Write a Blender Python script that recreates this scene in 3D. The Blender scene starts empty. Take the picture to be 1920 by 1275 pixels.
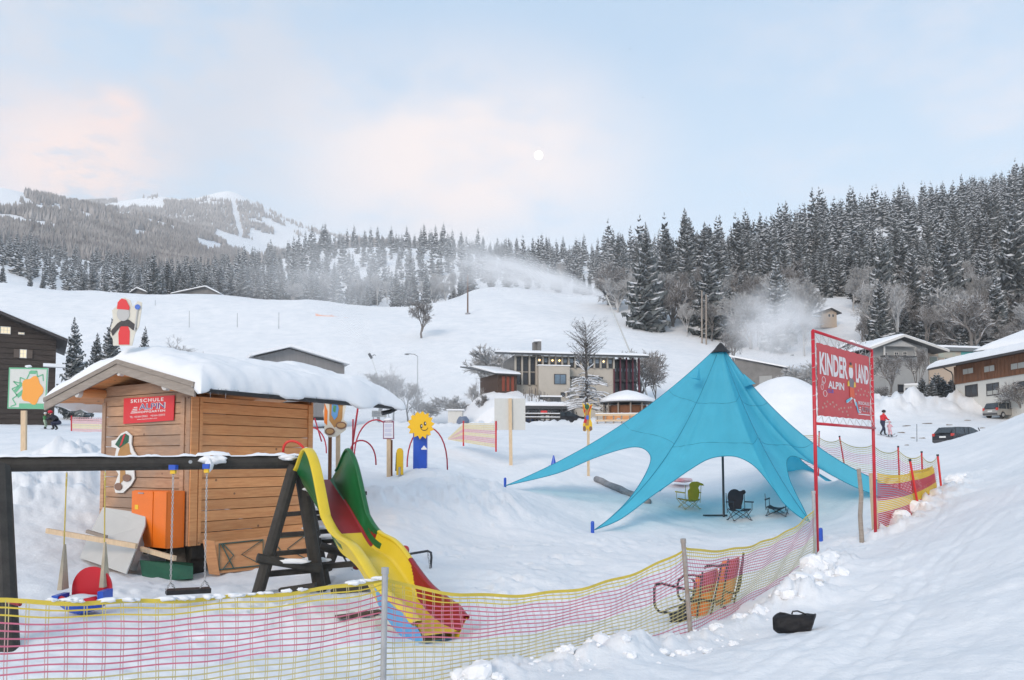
import bpy, bmesh, math, random
import numpy as np
from mathutils import Vector, Matrix
random.seed(7); RNG = np.random.default_rng(7)
R = math.radians
SC = bpy.context.scene
COL = SC.collection

# ---------------------------------------------------------------- camera, sky, sun, exposure
CAMZ = 1.8
FOC = 1500.0
PITCH = R(3.0)
PCY = 862 - FOC * math.tan(PITCH)
cam_d = bpy.data.cameras.new('camera'); cam = bpy.data.objects.new('camera', cam_d); COL.objects.link(cam)
cam.location = (0, 0, CAMZ); cam.rotation_euler = (math.pi / 2 + PITCH, 0, 0)
cam_d.sensor_width = 36; cam_d.lens = 36 * FOC / 1920
cam_d.shift_y = (PCY - 637.5) / 1920
cam_d.clip_start = 0.05; cam_d.clip_end = 20000
SC.camera = cam

def P(px, py, d):
    """world point seen at photo pixel (px, py), d metres ahead"""
    u = (px - 960) / FOC; v = (PCY - py) / FOC
    k = d / (math.cos(PITCH) - v * math.sin(PITCH))
    return Vector((u * k, d, CAMZ + (math.sin(PITCH) + v * math.cos(PITCH)) * k))

SUN_EL, SUN_AZ = 24.0, 205.0      # low sun behind the camera, compass from +Y clockwise
world = bpy.data.worlds.new('World'); SC.world = world; world.use_nodes = True
def build_world():
    nt = world.node_tree; N = nt.nodes; L = nt.links
    for n in list(N): N.remove(n)
    out = N.new('ShaderNodeOutputWorld'); bg = N.new('ShaderNodeBackground')
    sky = N.new('ShaderNodeTexSky'); sky.sky_type = 'NISHITA'; sky.sun_disc = False
    sky.sun_elevation = R(SUN_EL); sky.sun_rotation = R(SUN_AZ); sky.altitude = 800
    sky.air_density = 1.0; sky.dust_density = 1.2; sky.ozone_density = 2.0
    tc = N.new('ShaderNodeTexCoord'); sep = N.new('ShaderNodeSeparateXYZ')
    L.new(tc.outputs['Generated'], sep.inputs[0])
    # thin high veil: pale near the horizon, bluer overhead, the same in every direction
    el = N.new('ShaderNodeValToRGB'); el.color_ramp.interpolation = 'EASE'
    cr = el.color_ramp; cr.elements[0].position = 0.0; cr.elements[0].color = (8.2, 9.0, 9.5, 1)
    cr.elements[1].position = 1.0; cr.elements[1].color = (5.4, 6.4, 7.8, 1)
    for p, c in ((0.13, (7.3, 8.4, 9.2, 1)), (0.30, (5.1, 7.1, 9.0, 1)), (0.50, (4.3, 6.3, 8.5, 1))):
        e = cr.elements.new(p); e.color = c
    for e in cr.elements: e.color = [x / 10 for x in e.color[:3]] + [1]
    L.new(sep.outputs['Z'], el.inputs[0])
    sc10 = N.new('ShaderNodeVectorMath'); sc10.operation = 'SCALE'; sc10.inputs['Scale'].default_value = SKYK
    L.new(el.outputs[0], sc10.inputs[0])
    mix1 = N.new('ShaderNodeMix'); mix1.data_type = 'RGBA'; mix1.inputs[0].default_value = 0.86
    L.new(sky.outputs[0], mix1.inputs[6]); L.new(sc10.outputs[0], mix1.inputs[7])
    cur = mix1.outputs[2]
    # clouds: planar projection on a high layer, fbm noise
    mz = N.new('ShaderNodeMath'); mz.operation = 'MAXIMUM'; mz.inputs[1].default_value = 0.02
    L.new(sep.outputs['Z'], mz.inputs[0])
    az = N.new('ShaderNodeMath'); az.operation = 'ADD'; az.inputs[1].default_value = 0.22
    L.new(mz.outputs[0], az.inputs[0])
    dv = N.new('ShaderNodeVectorMath'); dv.operation = 'DIVIDE'
    cb = N.new('ShaderNodeCombineXYZ')
    for i in range(2): L.new(az.outputs[0], cb.inputs[i])
    cb.inputs[2].default_value = 1
    L.new(tc.outputs['Generated'], dv.inputs[0]); L.new(cb.outputs[0], dv.inputs[1])
    def noise(scale, detail, rough, off, lo, hi):
        ad = N.new('ShaderNodeVectorMath'); ad.operation = 'ADD'; ad.inputs[1].default_value = off
        L.new(dv.outputs[0], ad.inputs[0])
        n = N.new('ShaderNodeTexNoise'); n.inputs['Scale'].default_value = scale; n.inputs['Detail'].default_value = detail
        n.inputs['Roughness'].default_value = rough
        L.new(ad.outputs[0], n.inputs['Vector'])
        m = N.new('ShaderNodeMapRange'); m.interpolation_type = 'SMOOTHSTEP'
        m.inputs['From Min'].default_value = lo; m.inputs['From Max'].default_value = hi
        L.new(n.outputs[0], m.inputs['Value']); return m.outputs[0]
    def dirmask(px, py, r0, r1, sx=1.0):
        v = (P(px, py, 100) - Vector((0, 0, CAMZ))).normalized()
        sub = N.new('ShaderNodeVectorMath'); sub.operation = 'SUBTRACT'; sub.inputs[1].default_value = v
        L.new(tc.outputs['Generated'], sub.inputs[0])
        ml = N.new('ShaderNodeVectorMath'); ml.operation = 'MULTIPLY'; ml.inputs[1].default_value = (sx, 1, 1)
        L.new(sub.outputs[0], ml.inputs[0])
        ln = N.new('ShaderNodeVectorMath'); ln.operation = 'LENGTH'; L.new(ml.outputs[0], ln.inputs[0])
        m = N.new('ShaderNodeMapRange'); m.interpolation_type = 'SMOOTHSTEP'
        m.inputs['From Min'].default_value = r1; m.inputs['From Max'].default_value = r0
        L.new(ln.outputs['Value'], m.inputs['Value']); return m.outputs[0]
    def math2(op, a, b):
        m = N.new('ShaderNodeMath'); m.operation = op; m.use_clamp = True
        for i, q in enumerate((a, b)):
            if isinstance(q, (int, float)): m.inputs[i].default_value = q
            else: L.new(q, m.inputs[i])
        return m.outputs[0]
    def over(cur, col, fac):
        mx = N.new('ShaderNodeMix'); mx.data_type = 'RGBA'
        L.new(fac, mx.inputs[0]); L.new(cur, mx.inputs[6]); mx.inputs[7].default_value = (*[c * SKYK for c in col], 1)
        return mx.outputs[2]
    K = 1.0
    # broad faint veil everywhere
    cur = over(cur, (0.80, 0.82, 0.88), math2('MULTIPLY', noise(1.4, 5, .55, (3, 1, 0), .45, .85), .22))
    # grey-mauve clouds of the upper left and anywhere the noise is high
    gl = math2('ADD', dirmask(420, 160, .02, .20, .75), dirmask(60, 140, .02, .16, .8))
    cur = over(cur, (0.60, 0.64, 0.73), math2('MULTIPLY', math2('MULTIPLY', noise(3.4, 7, .6, (1.3, 4.2, .4), .36, .60), gl), 1.0))
    cur = over(cur, (0.60, 0.62, 0.70), math2('MULTIPLY', dirmask(60, 245, .01, .11, .6), noise(6, 6, .6, (7, 3, 0), .38, .58)))
    # peach clouds: the long one over the hill and the lit ones at the left
    pk = dirmask(860, 300, .03, .175, .55)
    cur = over(cur, (0.99, 0.85, 0.80), math2('MULTIPLY', math2('MULTIPLY', pk, noise(2.6, 6, .55, (2.2, 0, 1), .22, .56)), 1.0))
    cur = over(cur, (1.02, 0.78, 0.69), math2('MULTIPLY', dirmask(135, 300, .01, .10, .62), noise(6, 7, .65, (5.2, 2, 1), .36, .56)))
    cur = over(cur, (1.0, 0.74, 0.66), math2('MULTIPLY', dirmask(215, 212, .005, .035, .7), noise(12, 7, .6, (1.2, 2, 1), .35, .56)))
    cur = over(cur, (0.86, 0.78, 0.80), math2('MULTIPLY', math2('MULTIPLY', dirmask(1750, 130, .05, .36, .8), noise(3, 6, .6, (9, 2, 1), .40, .8)), .7))
    L.new(cur, bg.inputs[0]); bg.inputs[1].default_value = 0.10
    L.new(bg.outputs[0], out.inputs[0])
SKYK = 7.6
build_world()
sun_d = bpy.data.lights.new('sun', 'SUN'); sun = bpy.data.objects.new('sun', sun_d); COL.objects.link(sun)
sun_d.energy = 2.1; sun_d.angle = R(24); sun_d.color = (1.0, 0.84, 0.70)
sdir = Vector((math.sin(R(SUN_AZ)) * math.cos(R(SUN_EL)), math.cos(R(SUN_AZ)) * math.cos(R(SUN_EL)), math.sin(R(SUN_EL))))
sun.rotation_euler = sdir.to_track_quat('Z', 'Y').to_euler()
VS = SC.view_settings; VS.view_transform = 'Standard'; VS.look = 'None'; VS.gamma = 1; VS.use_curve_mapping = False
VS.exposure = 0.5
SC.cycles.max_bounces = 7; SC.cycles.diffuse_bounces = 3; SC.cycles.glossy_bounces = 3
SC.cycles.transmission_bounces = 4; SC.cycles.volume_bounces = 4; SC.cycles.transparent_max_bounces = 12
SC.cycles.use_denoising = True; SC.cycles.volume_max_steps = 128; SC.cycles.sample_clamp_indirect = 6
SC.cycles.use_adaptive_sampling = True

# ---------------------------------------------------------------- materials
MATS = {}
def mat(name, col, rough=.7, var=0.0, scale=8.0, bump=0.0, bscale=None, col2=None, metal=0.0, spec=None, emit=None, estr=0, stretch=(1, 1, 1), obvar=0.0, alpha=None, coords='Object', trans=0):
    if name in MATS: return MATS[name]
    m = bpy.data.materials.new(name); m.use_nodes = True; MATS[name] = m
    nt = m.node_tree; N = nt.nodes; L = nt.links; b = N['Principled BSDF']
    b.inputs['Base Color'].default_value = (*col, 1); b.inputs['Roughness'].default_value = rough; b.inputs['Metallic'].default_value = metal
    if spec is not None: b.inputs['Specular IOR Level'].default_value = spec
    if emit: b.inputs['Emission Color'].default_value = (*emit, 1); b.inputs['Emission Strength'].default_value = estr
    if alpha is not None: b.inputs['Alpha'].default_value = alpha
    if trans: b.inputs['Transmission Weight'].default_value = trans
    if var or bump or col2 or obvar:
        tc = N.new('ShaderNodeTexCoord'); mp = N.new('ShaderNodeMapping'); mp.inputs['Scale'].default_value = stretch
        src = tc.outputs[coords]
        if obvar:
            oi0 = N.new('ShaderNodeObjectInfo'); sh = N.new('ShaderNodeMath'); sh.operation = 'MULTIPLY'; sh.inputs[1].default_value = 37; L.new(oi0.outputs['Random'], sh.inputs[0])
            ad = N.new('ShaderNodeVectorMath'); ad.operation = 'ADD'; L.new(src, ad.inputs[0]); L.new(sh.outputs[0], ad.inputs[1]); src = ad.outputs[0]
        L.new(src, mp.inputs[0])
    if var or col2 or obvar:
        n = N.new('ShaderNodeTexNoise'); n.inputs['Scale'].default_value = scale; n.inputs['Detail'].default_value = 6; n.inputs['Roughness'].default_value = .65
        L.new(mp.outputs[0], n.inputs['Vector'])
        mr = N.new('ShaderNodeMapRange'); mr.inputs['From Min'].default_value = .3; mr.inputs['From Max'].default_value = .7
        L.new(n.outputs[0], mr.inputs['Value'])
        mx = N.new('ShaderNodeMix'); mx.data_type = 'RGBA'
        L.new(mr.outputs[0], mx.inputs[0])
        c2 = col2 or tuple(min(1, c * (1 + var)) for c in col); c1 = col if col2 else tuple(c * (1 - var) for c in col)
        mx.inputs[6].default_value = (*c1, 1); mx.inputs[7].default_value = (*c2, 1)
        o = mx.outputs[2]
        if obvar:
            oi = N.new('ShaderNodeObjectInfo'); m2 = N.new('ShaderNodeMapRange')
            m2.inputs['To Min'].default_value = 1 - obvar; m2.inputs['To Max'].default_value = 1 + obvar
            L.new(oi.outputs['Random'], m2.inputs['Value'])
            sc = N.new('ShaderNodeVectorMath'); sc.operation = 'SCALE'; L.new(o, sc.inputs[0]); L.new(m2.outputs[0], sc.inputs['Scale']); o = sc.outputs[0]
        L.new(o, b.inputs['Base Color'])
    if bump:
        n2 = N.new('ShaderNodeTexNoise'); n2.inputs['Scale'].default_value = bscale or scale * 3; n2.inputs['Detail'].default_value = 7
        L.new(mp.outputs[0], n2.inputs['Vector'])
        bp = N.new('ShaderNodeBump'); bp.inputs['Strength'].default_value = min(1, bump); bp.inputs['Distance'].default_value = .02 * max(1, bump)
        L.new(n2.outputs[0], bp.inputs['Height']); L.new(bp.outputs[0], b.inputs['Normal'])
    return m

def age_wood(m, grey, knot, gscale=.55, lo=.5, hi=.72, ks=3.2, gmax=.45):
    """grey weathering in large patches and small dark knots"""
    nt = m.node_tree; N = nt.nodes; L = nt.links; b = N['Principled BSDF']; src = b.inputs['Base Color'].links[0].from_socket
    geo = N.new('ShaderNodeNewGeometry'); n = N.new('ShaderNodeTexNoise'); n.inputs['Scale'].default_value = gscale; n.inputs['Detail'].default_value = 5; L.new(geo.outputs['Position'], n.inputs['Vector'])
    mr = N.new('ShaderNodeMapRange'); mr.interpolation_type = 'SMOOTHSTEP'; mr.inputs['From Min'].default_value = lo; mr.inputs['From Max'].default_value = hi; mr.inputs['To Max'].default_value = gmax; L.new(n.outputs[0], mr.inputs['Value'])
    mx = N.new('ShaderNodeMix'); mx.data_type = 'RGBA'; L.new(mr.outputs[0], mx.inputs[0]); L.new(src, mx.inputs[6]); mx.inputs[7].default_value = (*grey, 1)
    vo = N.new('ShaderNodeTexVoronoi'); vo.inputs['Scale'].default_value = ks; L.new(geo.outputs['Position'], vo.inputs['Vector'])
    k = N.new('ShaderNodeMapRange'); k.inputs['From Min'].default_value = .09; k.inputs['From Max'].default_value = .05; k.inputs['To Max'].default_value = .8; L.new(vo.outputs['Distance'], k.inputs['Value'])
    m2 = N.new('ShaderNodeMix'); m2.data_type = 'RGBA'; L.new(k.outputs[0], m2.inputs[0]); L.new(mx.outputs[2], m2.inputs[6]); m2.inputs[7].default_value = (*knot, 1); L.new(m2.outputs[2], b.inputs['Base Color'])

def snow_mat():
    m = bpy.data.materials.new('snow'); m.use_nodes = True; MATS['snow'] = m
    nt = m.node_tree; N = nt.nodes; L = nt.links; b = N['Principled BSDF']
    b.inputs['Roughness'].default_value = .75; b.inputs['Specular IOR Level'].default_value = .25
    tc = N.new('ShaderNodeTexCoord')
    n = N.new('ShaderNodeTexNoise'); n.inputs['Scale'].default_value = .35; n.inputs['Detail'].default_value = 8; n.inputs['Roughness'].default_value = .7
    L.new(tc.outputs['Object'], n.inputs['Vector'])
    r = N.new('ShaderNodeValToRGB'); r.color_ramp.elements[0].position = .35; r.color_ramp.elements[0].color = (.74, .77, .80, 1)
    r.color_ramp.elements[1].position = .65; r.color_ramp.elements[1].color = (.85, .86, .875, 1)
    L.new(n.outputs[0], r.inputs[0])
    # grit and trodden dirt, sparse
    n3 = N.new('ShaderNodeTexNoise'); n3.inputs['Scale'].default_value = 1.3; n3.inputs['Detail'].default_value = 9; n3.inputs['Roughness'].default_value = .75
    L.new(tc.outputs['Object'], n3.inputs['Vector'])
    mr = N.new('ShaderNodeMapRange'); mr.inputs['From Min'].default_value = .66; mr.inputs['From Max'].default_value = .80; mr.inputs['To Max'].default_value = .5
    L.new(n3.outputs[0], mr.inputs['Value'])
    mx = N.new('ShaderNodeMix'); mx.data_type = 'RGBA'; L.new(mr.outputs[0], mx.inputs[0]); L.new(r.outputs[0], mx.inputs[6]); mx.inputs[7].default_value = (.42, .38, .33, 1)
    L.new(mx.outputs[2], b.inputs['Base Color'])
    h = []
    for s, w in ((2.2, .5), (9, .25), (38, .08)):
        q = N.new('ShaderNodeTexNoise'); q.inputs['Scale'].default_value = s; q.inputs['Detail'].default_value = 5
        L.new(tc.outputs['Object'], q.inputs['Vector'])
        k = N.new('ShaderNodeMath'); k.operation = 'MULTIPLY'; k.inputs[1].default_value = w; L.new(q.outputs[0], k.inputs[0]); h.append(k.outputs[0])
    a = N.new('ShaderNodeMath'); a.operation = 'ADD'; L.new(h[0], a.inputs[0]); L.new(h[1], a.inputs[1])
    a2 = N.new('ShaderNodeMath'); a2.operation = 'ADD'; L.new(a.outputs[0], a2.inputs[0]); L.new(h[2], a2.inputs[1])
    bp = N.new('ShaderNodeBump'); bp.inputs['Strength'].default_value = .45; bp.inputs['Distance'].default_value = .12
    L.new(a2.outputs[0], bp.inputs['Height']); L.new(bp.outputs[0], b.inputs['Normal'])
    return m
SNOW = snow_mat()
ROOFSNOW = mat('settled_snow', (.83, .845, .865), .7, var=.02, scale=2, bump=.6, bscale=6)
WOODDARK = mat('dark_stained_wood', (.035, .032, .028), .75, var=.35, scale=5, bump=.5, stretch=(1, 1, 1))
WOODNEW = mat('honey_spruce_wood', (.64, .25, .085), .6, scale=2.2, bump=.35, bscale=20, col2=(.82, .41, .17), stretch=(1.2, 1.2, 14), obvar=.13)
age_wood(WOODNEW, (.38, .27, .19), (.12, .05, .025))
WOODGREY = mat('weathered_grey_wood', (.24, .205, .175), .8, scale=3, bump=.4, bscale=18, col2=(.36, .31, .265), stretch=(1, 1, 10), obvar=.1)
WOODPALE = mat('raw_pale_lath', (.62, .47, .31), .7, var=.12, scale=6, bump=.2, stretch=(4, 4, 1))
WOODBROWN = mat('brown_weatherboard', (.19, .075, .03), .7, var=.25, scale=2, obvar=.12, stretch=(6, 6, .5))
RED = mat('red_paint', (.55, .02, .03), .4, var=.12, scale=9)
YELLOW = mat('yellow_plastic', (.72, .53, .03), .32, var=.05, scale=4)
GREEN = mat('green_plastic', (.012, .12, .035), .35, var=.15, scale=4)
DKRED = mat('dark_red_plastic', (.26, .012, .015), .35, var=.12, scale=4)
LTBLUE = mat('light_blue_plastic', (.10, .36, .66), .35, var=.06, scale=4)
BLUE = mat('blue_plastic', (.02, .09, .50), .35, var=.08, scale=4)
WHITE = mat('white_paint', (.78, .78, .76), .5, var=.03)
BLACK = mat('black_rubber', (.012, .012, .014), .55, var=.3)
GALV = mat('galvanised_steel', (.42, .43, .44), .4, var=.12, scale=12, metal=.6)
DKSTEEL = mat('dark_steel', (.06, .063, .068), .45, var=.2, metal=.5)
GLASS = mat('window_glass', (.03, .04, .05), .08, spec=.8, var=.3, scale=.7)
GLASSLIT = mat('lit_window', (.35, .30, .2), .15, emit=(1, .86, .6), estr=.55)

# ---------------------------------------------------------------- mesh helpers
class MB:
    def __init__(s): s.v = []; s.f = []; s.m = []
    def add(s, vs, fs, mi=0):
        o = len(s.v); s.v += [tuple(v) for v in vs]; s.f += [tuple(i + o for i in f) for f in fs]; s.m += [mi] * len(fs)
    def quadbox(s, c, ax, ay, az, mi=0):
        """box centred at c with half-axis vectors"""
        c = Vector(c); ax = Vector(ax); ay = Vector(ay); az = Vector(az)
        vs = [c + i * ax + j * ay + k * az for k in (-1, 1) for j in (-1, 1) for i in (-1, 1)]
        fs = [(0, 2, 3, 1), (4, 5, 7, 6), (0, 1, 5, 4), (2, 6, 7, 3), (0, 4, 6, 2), (1, 3, 7, 5)]
        if ax.cross(ay).dot(az) < 0: fs = [f[::-1] for f in fs]
        s.add(vs, fs, mi)
    def box(s, x0, x1, y0, y1, z0, z1, mi=0):
        s.quadbox(((x0 + x1) / 2, (y0 + y1) / 2, (z0 + z1) / 2), ((x1 - x0) / 2, 0, 0), (0, (y1 - y0) / 2, 0), (0, 0, (z1 - z0) / 2), mi)
    def beam(s, a, b, w, h, up=(0, 0, 1), mi=0):
        a = Vector(a); b = Vector(b); d = (b - a); u = Vector(up)
        sd = d.cross(u)
        if sd.length < 1e-6: sd = d.cross(Vector((0, 1, 0)))
        sd.normalize(); u = sd.cross(d).normalized()
        s.quadbox((a + b) / 2, d / 2, sd * w / 2, u * h / 2, mi)
    def tube(s, pts, r, n=8, mi=0, closed=False, cap=True):
        pts = [Vector(p) for p in pts]; k = len(pts)
        rs = r if isinstance(r, (list, tuple)) else [r] * k
        rings = []; prev = None
        for i, p in enumerate(pts):
            t = (pts[(i + 1) % k] - pts[i - 1]) if closed else (pts[min(i + 1, k - 1)] - pts[max(i - 1, 0)])
            if t.length < 1e-9: t = Vector((0, 0, 1))
            t.normalize()
            if prev is None:
                a = Vector((0, 0, 1)) if abs(t.z) < .9 else Vector((1, 0, 0)); prev = t.cross(a).normalized()
            nn = prev - t * prev.dot(t)
            if nn.length < 1e-6: nn = t.orthogonal()
            nn.normalize(); prev = nn; bb = t.cross(nn)
            rings.append([p + (nn * math.cos(2 * math.pi * j / n) + bb * math.sin(2 * math.pi * j / n)) * rs[i] for j in range(n)])
        vs = [v for rg in rings for v in rg]; fs = []
        for i in range(k if closed else k - 1):
            i2 = (i + 1) % k
            for j in range(n): fs.append((i * n + j, i * n + (j + 1) % n, i2 * n + (j + 1) % n, i2 * n + j))
        if cap and not closed: fs += [tuple(range(n))[::-1], tuple((k - 1) * n + j for j in range(n))]
        s.add(vs, fs, mi)
    def prism(s, poly, n, th, mi=0):
        """poly: list of 3D points of a planar outline; extruded by n*th"""
        poly = [Vector(p) for p in poly]; n = Vector(n).normalized() * th; k = len(poly)
        # fill by bmesh-less ear clipping through mathutils
        from mathutils.geometry import tessellate_polygon
        tris = tessellate_polygon([poly])
        nn = Vector((0, 0, 0))
        for i in range(k): nn += poly[i].cross(poly[(i + 1) % k])
        flip = nn.dot(n) > 0
        vs = poly + [p + n for p in poly]
        fs = []
        for t in tris:
            a = (poly[t[1]] - poly[t[0]]).cross(poly[t[2]] - poly[t[0]])
            t = tuple(t) if a.dot(n) < 0 else tuple(t)[::-1]
            fs.append(t); fs.append(tuple(i + k for i in t[::-1]))
        for i in range(k):
            j = (i + 1) % k
            fs.append((i, j, j + k, i + k) if flip else (j, i, i + k, j + k))
        s.add(vs, fs, mi)
    def blob(s, c, rx, ry, rz, seed=0, n=2, amp=.15, mi=0):
        bm = bmesh.new(); bmesh.ops.create_icosphere(bm, subdivisions=n, radius=1)
        rg = random.Random(seed); ph = [rg.uniform(0, 6) for _ in range(9)]
        vs = []
        for v in bm.verts:
            p = v.co; k = 1 + amp * (math.sin(3 * p.x + ph[0]) * math.cos(3.3 * p.y + ph[1]) + .6 * math.sin(6 * p.z + ph[2]) * math.cos(5 * p.x + ph[3]) + .4 * math.sin(11 * p.y + ph[4] + 4 * p.z))
            vs.append((c[0] + p.x * rx * k, c[1] + p.y * ry * k, c[2] + p.z * rz * k))
        s.add(vs, [tuple(v.index for v in f.verts) for f in bm.faces], mi); bm.free()
    def build(s, name, mats, parent=None, smooth=False, label=None, cat=None, group=None, kind=None, loc=None):
        me = bpy.data.meshes.new(name)
        if loc is not None:
            loc = Vector(loc); s.v = [(v[0] - loc.x, v[1] - loc.y, v[2] - loc.z) for v in s.v]
        me.from_pydata(s.v, [], s.f)
        mats = mats if isinstance(mats, (list, tuple)) else [mats]
        for m in mats: me.materials.append(m)
        if len(mats) > 1: me.polygons.foreach_set('material_index', s.m)
        if smooth: me.polygons.foreach_set('use_smooth', [True] * len(me.polygons))
        me.update()
        return link(name, me, parent, label, cat, group, kind, loc)
def link(name, me, parent=None, label=None, cat=None, group=None, kind=None, loc=None):
    o = bpy.data.objects.new(name, me); COL.objects.link(o)
    if loc is not None: o.location = loc
    if parent is not None:
        o.parent = parent
        if parent.get('_w') is not None or True:
            o.matrix_parent_inverse = PM(parent)
    tag(o, label, cat, group, kind); return o
def PM(p):
    m = WM(p); return m.inverted()
def WM(p):
    m = p.matrix_basis.copy()
    if p.parent is not None: m = WM(p.parent) @ p.matrix_parent_inverse @ m
    return m
def tag(o, label=None, cat=None, group=None, kind=None):
    if label: o['label'] = label
    if cat: o['category'] = cat
    if group: o['group'] = group
    if kind: o['kind'] = kind
    return o
def thing(name, loc, label, cat, group=None):
    o = bpy.data.objects.new(name, None); COL.objects.link(o); o.location = loc; o.empty_display_size = .2
    return tag(o, label, cat, group)
def copytree(o, loc=None, rotz=None, scale=None, label=None, group=None, parent=None):
    c = o.copy(); COL.objects.link(c)
    if parent is not None: c.parent = parent
    for ch in o.children: copytree(ch, parent=c)
    if loc is not None: c.location = loc
    if rotz is not None: c.rotation_euler = (0, 0, rotz)
    if scale is not None: c.scale = (scale,) * 3 if isinstance(scale, (int, float)) else scale
    if label: c['label'] = label
    if group: c['group'] = group
    return c
def arrmesh(name, V, F, mats, smooth=False, mi=None):
    me = bpy.data.meshes.new(name); V = np.asarray(V, dtype=np.float32); F = np.asarray(F, dtype=np.int32)
    me.vertices.add(len(V)); me.vertices.foreach_set('co', V.ravel())
    k = F.shape[1]; me.loops.add(F.size); me.loops.foreach_set('vertex_index', F.ravel())
    me.polygons.add(len(F)); me.polygons.foreach_set('loop_start', np.arange(0, F.size, k, dtype=np.int32))
    for m in (mats if isinstance(mats, (list, tuple)) else [mats]): me.materials.append(m)
    if mi is not None: me.polygons.foreach_set('material_index', np.asarray(mi, dtype=np.int32))
    me.polygons.foreach_set('use_smooth', np.full(len(F), smooth)); me.update(calc_edges=True); me.validate()
    return me
# ---------------------------------------------------------------- terrain height
def _hash(ix, iy, s):
    h = (ix.astype(np.int64) * 374761393 + iy.astype(np.int64) * 668265263 + s * 1442695041) & 0x7fffffff
    h = ((h ^ (h >> 13)) * 1274126177) & 0x7fffffff
    return ((h ^ (h >> 16)) & 0xffff) / 65535.0
def vnoise(x, y, s=0):
    x = np.asarray(x, float); y = np.asarray(y, float)
    ix = np.floor(x); iy = np.floor(y); fx = x - ix; fy = y - iy
    fx = fx * fx * (3 - 2 * fx); fy = fy * fy * (3 - 2 * fy)
    a = _hash(ix, iy, s); b = _hash(ix + 1, iy, s); c = _hash(ix, iy + 1, s); d = _hash(ix + 1, iy + 1, s)
    return (a * (1 - fx) + b * fx) * (1 - fy) + (c * (1 - fx) + d * fx) * fy - .5
def fbm(x, y, f=1., o=4, s=0, g=.5):
    t = 0; a = 1
    for i in range(o):
        t = t + a * vnoise(x * f + 17.3 * i, y * f - 9.1 * i, s + i); f *= 2.03; a *= g
    return t
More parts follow.
